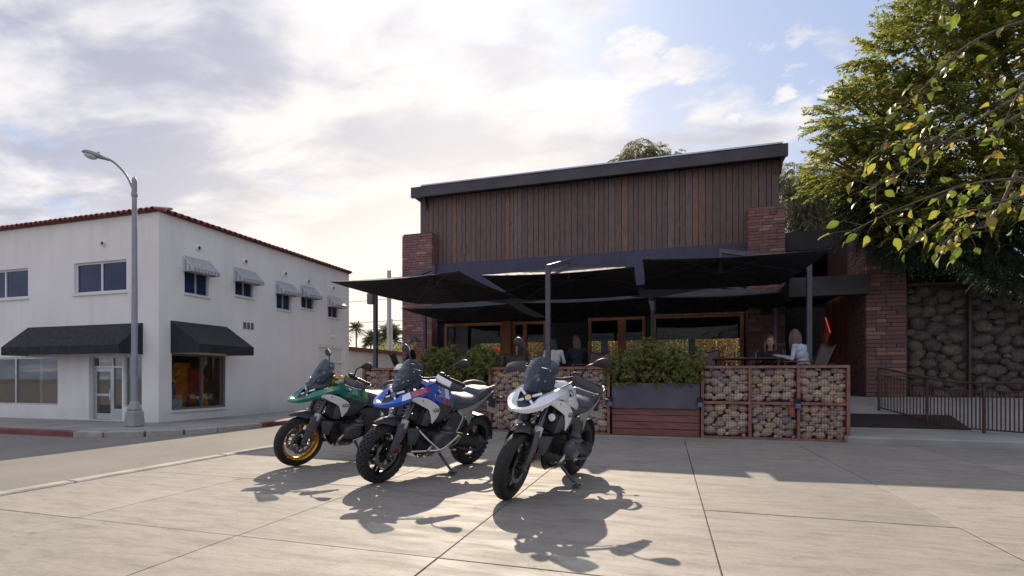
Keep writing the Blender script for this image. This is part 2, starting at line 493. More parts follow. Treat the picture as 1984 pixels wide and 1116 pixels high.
M_TILE = mat('clay_tile', (.20, .065, .058), .75, vs=7, var=.35, rnd=.25, bmp=.15)
M_BLACKCLOTH = mat('black_canvas', (.018, .019, .024), .85, vs=3, var=.25, bmp=.1, bs=200)
M_GLASSD = None
def glass_mat(name, tint=(1, 1, 1), refl=1.0, alpha_col=None):
    m, t, b, o = new_mat(name); t.nodes.remove(b)
    tr = node(t, 'ShaderNodeBsdfTransparent'); tr.inputs[0].default_value = (*tint, 1)
    gl = node(t, 'ShaderNodeBsdfGlossy'); gl.inputs['Roughness'].default_value = .015
    v = tvec(t, True); bp = node(t, 'ShaderNodeBump'); bp.inputs['Strength'].default_value = .02; t.links.new(tnoise(t, v, 1.3, 2), bp.inputs['Height']); t.links.new(bp.outputs[0], gl.inputs['Normal'])
    fr = node(t, 'ShaderNodeFresnel'); fr.inputs['IOR'].default_value = 1.5
    mu = node(t, 'ShaderNodeMath', operation='MULTIPLY', use_clamp=True); t.links.new(fr.outputs[0], mu.inputs[0]); mu.inputs[1].default_value = refl
    mx = node(t, 'ShaderNodeMixShader'); t.links.new(mu.outputs[0], mx.inputs[0]); t.links.new(tr.outputs[0], mx.inputs[1]); t.links.new(gl.outputs[0], mx.inputs[2])
    t.links.new(mx.outputs[0], o.inputs[0]); return m
M_GLASS = glass_mat('window_glass', (.88, .9, .9), .35)
M_GLASSB = mat('dark_window_glass', (.02, .035, .085), .12, vs=2, var=.2, spec=.3)
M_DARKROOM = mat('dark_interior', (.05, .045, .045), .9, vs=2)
M_ALU = mat('aluminium', (.55, .56, .58), .4, .8, vs=12, var=.1)
M_STRIPE_A = mat('awning_pale_metal', (.52, .52, .54), .5, vs=10, var=.08)
M_STRIPE_B = mat('awning_grey_metal', (.30, .30, .325), .5, vs=10, var=.08)

bl = thing('corner_building', 'white stuccoed two storey building with red tiled parapet on the street corner', 'building', (-12.5, 10.0, 0))
X1, X0, Y0, Y1, ZT = -12.5, -30.0, 10.0, 18.25, 5.42
def wall_with_holes(mb, a0, a1, z0, z1, holes, face, depth, axis):
    """wall slab in the axis/z plane with rectangular openings; face=outer coordinate, depth inward (signed)"""
    xs = sorted({a0, a1, *[h[0] for h in holes], *[h[1] for h in holes]}); zs = sorted({z0, z1, *[h[2] for h in holes], *[h[3] for h in holes]})
    def solid(i, j):
        if i < 0 or j < 0 or i >= len(xs) - 1 or j >= len(zs) - 1: return False
        cx, cz = (xs[i] + xs[i + 1]) / 2, (zs[j] + zs[j + 1]) / 2
        return not any(h[0] < cx < h[1] and h[2] < cz < h[3] for h in holes)
    def P(a, z, d): return (a, face + d, z) if axis == 'x' else (face + d, a, z)
    for i in range(len(xs) - 1):
        for j in range(len(zs) - 1):
            if not solid(i, j): continue
            p, q, r, s_ = xs[i], xs[i + 1], zs[j], zs[j + 1]
            mb.add([P(p, r, 0), P(q, r, 0), P(q, s_, 0), P(p, s_, 0)], [(0, 1, 2, 3)])
            mb.add([P(p, r, depth), P(q, r, depth), P(q, s_, depth), P(p, s_, depth)], [(3, 2, 1, 0)])
            for di, dj, e in ((-1, 0, ((p, r), (p, s_))), (1, 0, ((q, r), (q, s_))), (0, -1, ((p, r), (q, r))), (0, 1, ((p, s_), (q, s_)))):
                if not solid(i + di, j + dj):
                    (a, z), (b_, w) = e
                    mb.add([P(a, z, 0), P(b_, w, 0), P(b_, w, depth), P(a, z, depth)], [(0, 1, 2, 3)])
WIN_S = [(10.74, 11.51, 3.45, 4.08), (12.44, 13.15, 3.66, 4.12), (14.16, 14.85, 3.47, 4.02), (15.375, 16.05, 3.66, 4.09), (16.89, 17.51, 3.5, 3.95)]
SHOP_S = (10.36, 12.09, .29, 1.80)
DOOR_S = (16.28, 17.95, 0.0, 2.405)
FRONT = [(-15.55, -13.62, 3.44, 4.28), (-13.72, -13.08, .38, 1.74), (-14.99, -13.78, 0.02, 1.74)]
FRONT2 = [(-19.5, -17.4, 3.44, 4.28), (-19.8, -16.2, .38, 1.74)]
mb = MB(); wall_with_holes(mb, Y0, Y1, -.05, ZT, WIN_S + [SHOP_S, DOOR_S], X1, -.22, 'y'); wparent(mb.build('wall', M_STUC, label='long side wall with small awning windows'), bl)
mb = MB(); wall_with_holes(mb, X0, X1 - .22, -.05, ZT - .004, FRONT + FRONT2, Y0, .22, 'x'); wparent(mb.build('wall', M_STUC, label='street front wall with the shop entrance'), bl)
mb = MB(); mb.box((X0, Y1 - .22, -.05), (X1 - .222, Y1 - .002, ZT)); mb.box((X0, Y0 + .222, -.05), (X0 + .2, Y1 - .222, ZT)); wparent(mb.build('wall', M_STUC), bl)
mb = MB(); mb.box((X0 + .2, Y0 + .222, ZT - .35), (X1 - .222, Y1 - .222, ZT - .2)); wparent(mb.build('roof', M_SIDE), bl)
mb = MB(); mb.box((X0 + .2, Y0 + .222, 2.75), (X1 - .222, Y1 - .222, 2.95)); mb.box((X0 + .2, Y0 + .222, -.1), (X1 - .222, Y1 - .222, -.02)); wparent(mb.build('floor_slab', M_DARKROOM), bl)
# parapet tiles: half-round clay tiles laid over the wall heads
def tile_mesh(L, r=.085):
    m = MB(); n = 6; vs = []
    for k, (y, z, rr) in enumerate(((-.17, -.09, r * 1.05), (L, .06, r * .85))):
        for i in range(n + 1):
            a = math.pi * i / n
            vs.append((math.cos(a) * rr, y, z + math.sin(a) * rr))
        for i in range(n + 1):
            a = math.pi * i / n
            vs.append((math.cos(a) * (rr - .016), y, z + math.sin(a) * (rr - .016)))
    N_ = n + 1; fs = []
    for i in range(n):
        fs += [(i, i + 1, 2 * N_ + i + 1, 2 * N_ + i), (N_ + i + 1, N_ + i, 3 * N_ + i, 3 * N_ + i + 1), (i + 1, i, N_ + i, N_ + i + 1), (2 * N_ + i, 2 * N_ + i + 1, 3 * N_ + i + 1, 3 * N_ + i)]
    m.add(vs, fs); return m.mesh('roof_tile', M_TILE, 40)
TM = tile_mesh(.36)
mb = MB(); mb.box((X0, Y0 - .06, ZT), (X1 + .06, Y0 + .34, ZT + .045)); mb.box((X1 - .34, Y0 + .34, ZT), (X1 + .06, Y1 + .05, ZT + .045)); wparent(mb.build('parapet_cap', M_TILE, label='red clay bed under the parapet tiles'), bl)
x = X1 - .02
k = 0
while x > -19:
    wparent(inst('roof_tile', TM, None, (x, Y0, ZT + .09), (random.uniform(-.03, .03), random.uniform(-.04, .04), random.uniform(-.03, .03))), bl); x -= .195
y = Y0 + .15
while y < Y1:
    wparent(inst('roof_tile', TM, None, (X1, y, ZT + .09), (random.uniform(-.03, .03), random.uniform(-.03, .03), R(90) + random.uniform(-.03, .03))), bl); y += .195
# side windows with striped metal awnings
def side_window(y0, y1, z0, z1):
    f = MB(); w = .035; xx = X1 - .1
    f.box((xx, y0, z0), (xx + .05, y1, z0 + w)); f.box((xx, y0, z1 - w), (xx + .05, y1, z1)); f.box((xx, y0, z0 + w), (xx + .05, y0 + w, z1 - w)); f.box((xx, y1 - w, z0 + w), (xx + .05, y1, z1 - w))
    ym = (y0 + y1) / 2; f.box((xx + .003, ym - .02, z0 + w), (xx + .053, ym + .02, z1 - w))
    fr = wparent(f.build('window', mat('grey_window_frame', (.42, .41, .42), .5)), bl)
    p = MB(); p.box((xx + .015, y0 + w, z0 + w), (xx + .022, ym - .02, z1 - w)); p.build('pane', M_GLASSB, fr)
    p = MB(); p.box((xx + .015, ym + .02, z0 + w), (xx + .022, y1 - w, z1 - w)); p.build('pane', M_GLASSB, fr)
    s_ = MB(); s_.box((X1, y0 - .03, z0 - .05), (X1 + .05, y1 + .03, z0 - .002)); s_.build('sill', M_WHITE, fr)
def striped_awning(y0, y1, zt, zb, outw):
    """ribbed sheet awning: sloping top, valance and two cheeks"""
    root = MB(); n = max(8, int((y1 - y0) / .05)); st = (y1 - y0) / n
    for i in range(n):
        root.mi = i % 2
        a = y0 + i * st; b_ = a + st; up = .008 * (i % 2)
        root.add([(X1, a, zt + up), (X1, b_, zt + up), (X1 + outw, b_, zb + .09 + up), (X1 + outw, a, zb + .09 + up), (X1, a, zt - .012), (X1, b_, zt - .012), (X1 + outw - .012, b_, zb + .078), (X1 + outw - .012, a, zb + .078)],
                 [(0, 1, 2, 3), (7, 6, 5, 4), (0, 3, 7, 4), (1, 5, 6, 2)])
        root.box((X1 + outw - .012, a, zb - .01 * (i % 2)), (X1 + outw + up, b_, zb + .088))
    for yy in (y0, y1 - .01):
        m_ = 5
        for i in range(m_):
            root.mi = i % 2
            u, v_ = i / m_, (i + 1) / m_
            za, zb_ = zt - .014 + (zb + .09 - zt) * u, zt - .014 + (zb + .09 - zt) * v_
            xa, xb = X1 + outw * u * .985, X1 + outw * v_ * .985
            yo = yy + .003 * (i % 2)
            root.add([(xa, yo, zb), (xb, yo, zb), (xb, yo, zb_), (xa, yo, za), (xa, yo + .008, zb), (xb, yo + .008, zb), (xb, yo + .008, zb_), (xa, yo + .008, za)],
                     [(0, 1, 2, 3), (7, 6, 5, 4), (0, 4, 5, 1), (1, 5, 6, 2), (2, 6, 7, 3), (3, 7, 4, 0)])
    wparent(root.build('awning', [M_STRIPE_A, M_STRIPE_B], label='striped sheet metal awning over a small window'), bl)
for (y0, y1, z0, z1) in WIN_S:
    side_window(y0, y1, z0, z1)
    striped_awning(y0 - .06, y1 + .06, z1 + .38, z1 - .06, .36)
# round attic vents, wall vent
for y, z in ((11.16, 4.76), (12.82, 4.75), (14.55, 4.71), (15.73, 4.66), (17.18, 4.66)):
    v = MB(); v.lathe([(.075, .0), (.075, .05), (.055, .055), (.055, .012), (0.001, .012)], (X1, y, z), 'x', 12, 0); v.ell((X1 + .02, y, z), .045, mi=1, nu=8, nv=6)
    wparent(v.build('wall_vent', [M_STUC, M_DARKROOM], smooth=40), bl)
v = MB(); v.lathe([(.075, .0), (.075, -.05), (.055, -.055), (.055, -.012), (0.001, -.012)], (-14.43, Y0, 4.74), 'y', 12, 0); v.ell((-14.43, Y0 - .02, 4.74), .045, mi=1, nu=8, nv=6)
wparent(v.build('wall_vent', [M_STUC, M_DARKROOM], smooth=40), bl)
v = MB(); v.box((X1, 12.72, 2.67), (X1 + .015, 13.15, 2.87), mi=1)
for i in range(4): v.box((X1, 12.70 + i * .148, 2.65), (X1 + .03, 12.725 + i * .148, 2.89), mi=0)
for i in range(6): v.box((X1 + .016, 12.726, 2.69 + i * .03), (X1 + .026, 13.14, 2.70 + i * .03), mi=2)
wparent(v.build('vent_grille', [M_WHITE, M_DARKROOM, M_STRIPE_B]), bl)
# front upper window
def front_window(x0, x1, z0, z1, nm=1):
    f = MB(); w = .05; yy = Y0 + .06
    f.box((x0, yy, z0), (x1, yy + .06, z0 + w)); f.box((x0, yy, z1 - w), (x1, yy + .06, z1)); f.box((x0, yy, z0 + w), (x0 + w, yy + .06, z1 - w)); f.box((x1 - w, yy, z0 + w), (x1, yy + .06, z1 - w))
    xs = [x0 + w] + [x0 + (x1 - x0) * (i + 1) / (nm + 1) for i in range(nm)] + [x1 - w]
    for xm in xs[1:-1]: f.box((xm - .03, yy - .003, z0 + w), (xm + .03, yy + .057, z1 - w))
    fr = wparent(f.build('window', M_WHITE), bl)
    for a, b_ in zip(xs[:-1], xs[1:]):
        p = MB(); p.box((a + .002, yy + .02, z0 + w), (b_ - .002, yy + .03, z1 - w)); p.build('pane', M_GLASSB, fr)
    s_ = MB(); s_.box((x0 - .04, Y0 - .05, z0 - .06), (x1 + .04, Y0 + .058, z0 - .003)); s_.build('sill', M_WHITE, fr)
front_window(*FRONT[0], nm=1); front_window(*FRONT2[0], nm=1)
# black canvas awnings over the shop windows
def awning_side(y0, y1, z0, z1, outw):
    a = MB(); zf = z0 + .23
    a.add([(X1, y0, z1), (X1, y1, z1), (X1 + outw, y1, zf), (X1 + outw, y0, zf), (X1, y0, z0), (X1, y1, z0), (X1 + outw, y1, z0), (X1 + outw, y0, z0)],
          [(0, 3, 2, 1), (3, 7, 6, 2), (0, 4, 7, 3), (1, 2, 6, 5)])
    b_ = MB(); b_.tube([(X1, y0 + .02, z0 + .02), (X1 + outw - .02, y0 + .02, z0 + .02), (X1 + outw - .02, y1 - .02, z0 + .02), (X1, y1 - .02, z0 + .02)], .012, 6)
    q = wparent(a.build('canvas_awning', M_BLACKCLOTH, label='black canvas awning over the side shop window'), bl); b_.build('awning_frame', M_ALU, q)
awning_side(10.33, 12.14, 1.80, 2.66, .98)
a = MB(); xa, xb, za, zb_, ow = -17.4, -13.04, 1.76, 2.58, .62
a.add([(xa, Y0, zb_), (xb, Y0, zb_), (xb, Y0 - ow, za + .22), (xa, Y0 - ow, za + .22), (xa, Y0, za), (xb, Y0, za), (xb, Y0 - ow, za), (xa, Y0 - ow, za)], [(0, 1, 2, 3), (3, 2, 6, 7), (0, 3, 7, 4), (1, 5, 6, 2)])
q = wparent(a.build('canvas_awning', M_BLACKCLOTH, label='black canvas awning over the shop entrance'), bl)
b_ = MB(); b_.tube([(xa + .02, Y0, za + .02), (xa + .02, Y0 - ow + .02, za + .02), (xb - .02, Y0 - ow + .02, za + .02), (xb - .02, Y0, za + .02)], .012, 6); b_.build('awning_frame', M_ALU, q)
# shop windows
f = MB(); y0, y1, z0, z1 = SHOP_S; w = .06; xx = X1 - .1
f.box((xx, y0, z0), (xx + .08, y1, z0 + w)); f.box((xx, y0, z1 - w), (xx + .08, y1, z1)); f.box((xx, y0, z0 + w), (xx + .08, y0 + .03, z1 - w)); f.box((xx, y1 - w, z0 + w), (xx + .08, y1, z1 - w))
ym = 11.32; f.box((xx + .003, ym - .02, z0 + w), (xx + .083, ym + .02, z1 - w))
fr = wparent(f.build('shop_window', mat('bronze_frame', (.23, .2, .17), .5, .5)), bl)
for a_, b2 in ((y0 + .03, ym - .02), (ym + .02, y1 - w)):
    p = MB(); p.box((xx + .03, a_, z0 + w), (xx + .04, b2, z1 - w)); p.build('pane', M_GLASS, fr)
s_ = MB(); s_.box((X1, y0 - .04, z0 - .06), (X1 + .05, y1 + .04, z0 - .002)); s_.build('sill', M_WHITE, fr)
f = MB(); x0, x1, z0, z1 = FRONT[1]; yy = Y0 + .05
f.box((x0, yy, z0), (x1, yy + .06, z0 + .05)); f.box((x0, yy, z1 - .05), (x1, yy + .06, z1)); f.box((x0, yy, z0 + .05), (x0 + .05, yy + .06, z1 - .05)); f.box((x1 - .05, yy, z0 + .05), (x1, yy + .06, z1 - .05))
fr = wparent(f.build('shop_window', M_ALU), bl); p = MB(); p.box((x0 + .05, yy + .02, z0 + .05), (x1 - .05, yy + .03, z1 - .05)); p.build('pane', M_GLASS, fr)
f = MB(); x0, x1, z0, z1 = FRONT2[1]
for xm in (x0, (x0 + x1) / 2 - .03, x1 - .06): f.box((xm, yy, z0 + .05), (xm + .06, yy + .06, z1 - .05))
f.box((x0, yy, z0), (x1, yy + .06, z0 + .05)); f.box((x0, yy, z1 - .05), (x1, yy + .06, z1))
fr = wparent(f.build('shop_window', M_ALU), bl); p = MB(); p.box((x0 + .06, yy + .02, z0 + .05), (x1 - .06, yy + .03, z1 - .05)); p.build('pane', M_GLASS, fr)
# glazed entrance door with sidelight and transom
f = MB(); x0, x1, z0, z1 = FRONT[2]; yy = Y0 + .1
f.box((x0, yy, z1 - .06), (x1, yy + .07, z1)); f.box((x0, yy, 1.42), (x1, yy + .07, 1.47)); f.box((x0, yy, z0), (x0 + .06, yy + .07, 1.42)); f.box((x1 - .05, yy, z0), (x1, yy + .07, 1.42)); f.box((-14.27, yy, z0), (-14.21, yy + .07, 1.42))
f.box((x0, yy, 1.47), (x0 + .05, yy + .07, z1 - .06)); f.box((x1 - .05, yy, 1.47), (x1, yy + .07, z1 - .06)); f.box((-14.27, yy, 1.47), (-14.23, yy + .07, z1 - .06)); f.box((-14.21, yy, z0), (x1 - .05, yy + .07, z0 + .3))
dr = wparent(f.build('door_frame', M_ALU), bl)
p = MB(); p.box((-14.21, yy + .02, z0 + .3), (x1 - .05, yy + .03, 1.42)); p.box((x0 + .05, yy + .02, 1.47), (-14.27, yy + .03, z1 - .06)); p.box((-14.23, yy + .02, 1.47), (x1 - .05, yy + .03, z1 - .06)); p.build('pane', M_GLASS, dr)
f = MB(); a, c = x0 + .065, -14.275; yy += .01
f.box((a, yy, z0 + .01), (c, yy + .045, z0 + .17)); f.box((a, yy, 1.32), (c, yy + .045, 1.41)); f.box((a, yy, z0 + .17), (a + .07, yy + .045, 1.32)); f.box((c - .07, yy, z0 + .17), (c, yy + .045, 1.32)); f.box((a + .07, yy, .66), (c - .07, yy + .045, .72))
dd = wparent(f.build('shop_door', M_ALU), bl)
p = MB(); p.box((a + .07, yy + .015, z0 + .17), (c - .07, yy + .025, 1.32)); p.build('pane', M_GLASS, dd)
p = MB(); p.tube([(c - .035, yy, .55), (c - .035, yy - .05, .55), (c - .035, yy - .05, .85), (c - .035, yy, .85)], .012, 8); p.build('handle', M_ALU, dd)
# side door
f = MB(); y0, y1, z0, z1 = DOOR_S; xx = X1 - .12; w = .09
f.box((xx, y0, z1 - w), (xx + .1, y1, z1)); f.box((xx, y0, 0), (xx + .1, y0 + w, z1 - w)); f.box((xx, y1 - w, 0), (xx + .1, y1, z1 - w)); f.box((xx + .002, y0 + w, 1.74), (xx + .09, y1 - w, 1.8))
dr = wparent(f.build('door_frame', M_STUC), bl)
p = MB(); p.box((xx + .02, y0 + w, 1.8), (xx + .05, y1 - w, z1 - w)); p.build('transom_panel', M_WHITE, dr)
p = MB()
for i in range(5):
    hh = 1.74 / 5
    p.box((xx + .02, y0 + w, i * hh + .006), (xx + .05, y1 - w, (i + 1) * hh - .006))
p.box((xx + .01, y0 + w, 0), (xx + .03, y1 - w, 1.74)); p.build('shutter_door', M_WHITE, dr)
p = MB(); p.tube([(X1, 17.05, 2.7), (X1 + .12, 17.05, 2.78)], .014, 6); p.lathe([(.02, .06), (.07, .0), (.075, -.02)], (X1 + .14, 17.05, 2.76), 'z', 10); wparent(p.build('wall_lamp', M_STUC, smooth=40), bl)
# shop interior and display
mb = MB(); mb.box((-17.2, 14.2, -.02), (X1 - .23, 14.3, 2.75)); mb.box((-17.3, Y0 + .23, -.02), (-17.2, 14.3, 2.75)); wparent(mb.build('partition', mat('shop_wall', (.32, .26, .2), .8)), bl)
mb = MB(); mb.box((X1 - .8, 10.3, -.02), (X1 - .25, 12.2, .30)); wparent(mb.build('display_plinth', M_DARKROOM), bl)
M_OR = mat('orange_paper', (.72, .2, .03), .6, var=.3, vs=5)
M_RU = mat('rust_cloth', (.38, .07, .03), .8, var=.3, vs=5)
M_YE = mat('yellow_petals', (.70, .42, .03), .6, var=.35, vs=9)
M_BL = mat('blue_cloth', (.05, .09, .35), .7, var=.3)
def single(mb, name, m, label, cat, smooth=None, group=None):
    return tag(mb.build(name, m, smooth=smooth), label, cat, group)
m = MB(); m.cbox((X1 - .72, 11.27, .95), (.05, .5, 1.25), .01); single(m, 'display_board', M_OR, 'bright orange board standing in the side shop window', 'display board')
m = MB(); m.cbox((X1 - .62, 11.72, .86), (.05, .55, 1.08), .01); single(m, 'display_board', M_RU, 'rust red board beside the orange one in the shop window', 'display board')
m = MB(); m.cbox((X1 - .38, 10.62, .43), (.3, .5, .25), .01); single(m, 'display_box', mat('pale_blue_box', (.4, .44, .5), .7), 'pale grey box on the floor of the side shop window', 'box')
m = MB()
m.lathe([(.05, .56), (.07, .6), (.06, .85), (.04, .95)], (X1 - .45, 10.75, 0), 'z', 12, 1)
for i in range(26):
    a = random.uniform(0, 6.28); rr = random.uniform(0, .17); z = random.uniform(1.05, 1.5)
    m.tube([(X1 - .45, 10.75, .9), (X1 - .45 + math.cos(a) * rr, 10.75 + math.sin(a) * rr, z)], .006, 4, 2)
    m.ell((X1 - .45 + math.cos(a) * rr, 10.75 + math.sin(a) * rr, z), (.055, .055, .04), nu=8, nv=5, mi=0)
single(m, 'flower_vase', [M_YE, M_BL, M_DARKROOM], 'vase of yellow flowers behind the side shop window glass', 'vase', 40)
for i, (y, h, mm) in enumerate(((11.15, .32, M_DARKROOM), (11.5, .38, M_DARKROOM), (11.75, .28, M_OR))):
    m = MB(); m.lathe([(.05, .305), (.055, .32), (.055, .305 + h * .6), (.02, .305 + h * .75), (.02, .305 + h), (.001, .305 + h)], (X1 - .36, y, 0), 'z', 10)
    single(m, 'bottle', mm, ('dark bottle left of the window mullion in the shop', 'tallest dark bottle before the rust red board', 'orange bottle before the rust red board')[i], 'bottle', 40)
m = MB(); m.cbox((-13.45, 10.75, .55), (.5, .5, .3), .02); single(m, 'display_box', M_RU, 'red topped crate behind the front shop window', 'crate')
m = MB(); m.cbox((-13.5, 11.3, 1.0), (.35, .1, .9), .02); single(m, 'display_board', M_OR, 'orange panel behind the narrow front shop window', 'display board')
# low garden wall with red coping behind the white building
gw = thing('garden_wall', 'low white wall with red coping running behind the corner building', 'wall', (-12.6, 18.3, 0))
mb = MB(); mb.box((-12.75, 18.26, -.05), (-12.5, 34, 2.26)); wparent(mb.build('wall', M_STUC), gw)
mb = MB(); mb.box((-12.85, 18.262, 2.26), (-12.4, 34, 2.38)); mb.box((-12.8, 18.264, 2.38), (-12.45, 34, 2.43)); wparent(mb.build('coping', M_TILE), gw)
mb = MB()
for y in (19.2, 21.0, 22.9, 25): mb.box((-12.5, y, 1.2), (-12.49, y + .3, 1.42))
wparent(mb.build('vent_slot', M_DARKROOM), gw)

# ------------------------------------------------------------------ street lamp
lp = thing('street_lamp', 'grey street lamp with curved arm on the corner pavement', 'street lamp', (-12.0, 9.0, 0))
M_LAMP = mat('lamp_grey_paint', (.30, .30, .34), .55, .2, vs=5, var=.12)
m = MB(); m.cbox((0, 0, .19), (.31, .31, .38), .03, taper=(.9, .9)); m.cbox((0, 0, .50), (.27, .27, .25), .04, taper=(.52, .52)); m.build('pedestal', mat('pedestal_concrete', (.33, .33, .32), .85, bmp=.2), lp)
m = MB(); m.tube([(0, 0, .55), (0, 0, 3), (0, 0, 5.75)], [.068, .060, .050], 16); m.build('pole', M_LAMP, lp, smooth=50)
m = MB(); m.lathe([(.066, 5.42), (.066, 5.5), (.057, 5.51), (.057, 5.78), (.046, 5.84), (.001, 5.9)], n=16); m.build('pole_cap', M_LAMP, lp, smooth=40)
m = MB(); m.tube([(0, -.02, 5.55), (-.16, -.08, 5.92), (-.32, -.22, 6.16), (-.44, -.34, 6.24)], .026, 10, smooth=5); m.build('arm', M_LAMP, lp, smooth=60)
Mh = Matrix.Rotation(R(-12), 4, 'X')
m = MB(X=Matrix.Translation((-.58, -.47, 6.25)) @ Matrix.Rotation(R(-48), 4, 'Z') @ Matrix.Scale(.75, 4) @ Mh)
ring = lambda y, w, h, zo=0: [(w * math.cos(a), y, zo + h * (math.sin(a) if math.sin(a) > 0 else .35 * math.sin(a))) for a in [i * math.pi / 8 for i in range(16)]]
m.loft([ring(.34, .05, .05), ring(.2, .08, .075), ring(.05, .13, .11), ring(-.12, .16, .12), ring(-.26, .13, .09), ring(-.33, .05, .04)], sub=3); hd = m.build('lamp_head', M_LAMP, lp, smooth=50)
m = MB(X=Matrix.Translation((-.58, -.47, 6.25)) @ Matrix.Rotation(R(-48), 4, 'Z') @ Matrix.Scale(.75, 4) @ Mh); m.ell((0, -.11, -.03), (.135, .18, .11), nu=14, nv=8); m.build('lamp_lens', mat('lamp_lens', (.6, .6, .6), .25), hd, smooth=60)
m = MB(X=Matrix.Translation((-.58, -.47, 6.25)) @ Matrix.Rotation(R(-48), 4, 'Z') @ Matrix.Scale(.75, 4) @ Mh); m.lathe([(.03, .08), (.03, .15), (.001, .16)], (0, .05, 0), n=10); m.build('photocell', M_LAMP, hd, smooth=40)
# ------------------------------------------------------------------ restaurant
def wood_mat(name, stops, gs=(6, 6, .5), rough=.75, rnd=.18, bmp=.25):
    """weathered boards: hue by object, grain stretched along z"""
    m, t, b, o = new_mat(name)
    oi = node(t, 'ShaderNodeObjectInfo'); c = ramp(t, oi.outputs['Random'], stops)
    tcn = node(t, 'ShaderNodeTexCoord'); ad = node(t, 'ShaderNodeVectorMath', operation='ADD'); t.links.new(tcn.outputs['Object'], ad.inputs[0])
    cb = node(t, 'ShaderNodeCombineXYZ'); mm = node(t, 'ShaderNodeMath', operation='MULTIPLY'); t.links.new(oi.outputs['Random'], mm.inputs[0]); mm.inputs[1].default_value = 57.
    t.links.new(mm.outputs[0], cb.inputs[0]); t.links.new(mm.outputs[0], cb.inputs[2]); t.links.new(cb.outputs[0], ad.inputs[1])
    mp = node(t, 'ShaderNodeMapping'); t.links.new(ad.outputs[0], mp.inputs[0]); mp.inputs['Scale'].default_value = gs
    gr = tnoise(t, mp.outputs[0], 5, 8, .65, .5); bl_ = tnoise(t, mp.outputs[0], 1.2, 5)
    c = mixn(t, mrange(t, gr, .32, .68, 0, .75), c, (.055, .04, .04)); kn = node(t, 'ShaderNodeTexVoronoi'); kn.inputs['Scale'].default_value = 1.; km = node(t, 'ShaderNodeMapping'); km.inputs['Scale'].default_value = (3.2, 3.2, 1.1); t.links.new(ad.outputs[0], km.inputs[0]); t.links.new(km.outputs[0], kn.inputs[0]); c = mixn(t, mrange(t, kn.outputs['Distance'], .03, .10, .8, 0), c, (.04, .028, .026))
    c = mixn(t, mrange(t, bl_, .5, .75, 0, .5), c, (.20, .16, .17))
    t.links.new(c, b.inputs['Base Color']); b.inputs['Roughness'].default_value = rough; b.inputs['Specular IOR Level'].default_value = .3
    bump(t, b, gr, bmp, .01); return m
M_PLANK = wood_mat('weathered_planks', [(0, (.23, .155, .135)), (.2, (.27, .17, .14)), (.36, (.22, .16, .15)), (.48, (.28, .175, .135)), (.54, (.35, .20, .135)), (.60, (.25, .165, .145)), (.76, (.20, .15, .15)), (.88, (.235, .165, .145)), (.95, (.30, .235, .215)), (1, (.25, .16, .135))])
M_CEDAR = wood_mat('orange_cedar', [(0, (.42, .15, .045)), (.5, (.48, .18, .055)), (1, (.38, .13, .04))], (8, 8, .6), .5, bmp=.1)
M_SKIRT = wood_mat('red_deck_board', [(0, (.26, .095, .075)), (.5, (.31, .115, .085)), (1, (.23, .085, .07))], (.5, 7, 7), .6)
M_SLAT = wood_mat('red_slat', [(0, (.20, .05, .028)), (1, (.27, .075, .035))], (7, 7, .5), .6)
M_NAVY = mat('navy_fascia_metal', (.052, .050, .095), .5, .1, vs=2.5, var=.22, world=True)
M_FASC = mat('dark_fascia', (.07, .06, .072), .6, 0, vs=1.5, var=.3, world=True)
M_FLASH = mat('roof_flashing', (.45, .5, .55), .3, .8, vs=4)
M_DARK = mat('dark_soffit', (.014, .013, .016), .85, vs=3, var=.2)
M_MORT = mat('dark_mortar', (.10, .075, .078), .95, vs=14, var=.3, world=True)
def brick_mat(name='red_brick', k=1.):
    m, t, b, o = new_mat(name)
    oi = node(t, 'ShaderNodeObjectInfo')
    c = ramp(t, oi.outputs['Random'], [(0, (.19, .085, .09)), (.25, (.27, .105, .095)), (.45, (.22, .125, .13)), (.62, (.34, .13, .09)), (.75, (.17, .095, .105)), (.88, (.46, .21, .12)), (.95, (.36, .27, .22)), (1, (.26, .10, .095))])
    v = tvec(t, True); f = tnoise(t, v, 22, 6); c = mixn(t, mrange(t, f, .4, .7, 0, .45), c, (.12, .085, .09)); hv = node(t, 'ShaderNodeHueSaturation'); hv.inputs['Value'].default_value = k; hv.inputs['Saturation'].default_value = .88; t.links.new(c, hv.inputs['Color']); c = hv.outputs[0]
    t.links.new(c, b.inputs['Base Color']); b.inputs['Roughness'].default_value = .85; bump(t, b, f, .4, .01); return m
M_BRICK = brick_mat(); M_BRICKD = brick_mat('shaded_brick', .62); M_BRICK2D = mat('shaded_mixed_brick', (.14, .065, .06), .85, vs=9, var=.5, bmp=.3, world=True)  # dark copies carry the entrance wall's shade in their colour
M_BRICK2 = mat('mixed_brick', (.25, .115, .105), .85, vs=9, var=.5, bmp=.3, world=True)
WY = 18.5
rs = thing('restaurant_building', 'dark timber clad restaurant with brick piers and a sloping front roof', 'building', (-3, WY, 0))
XL, XR = -9.38, 3.51
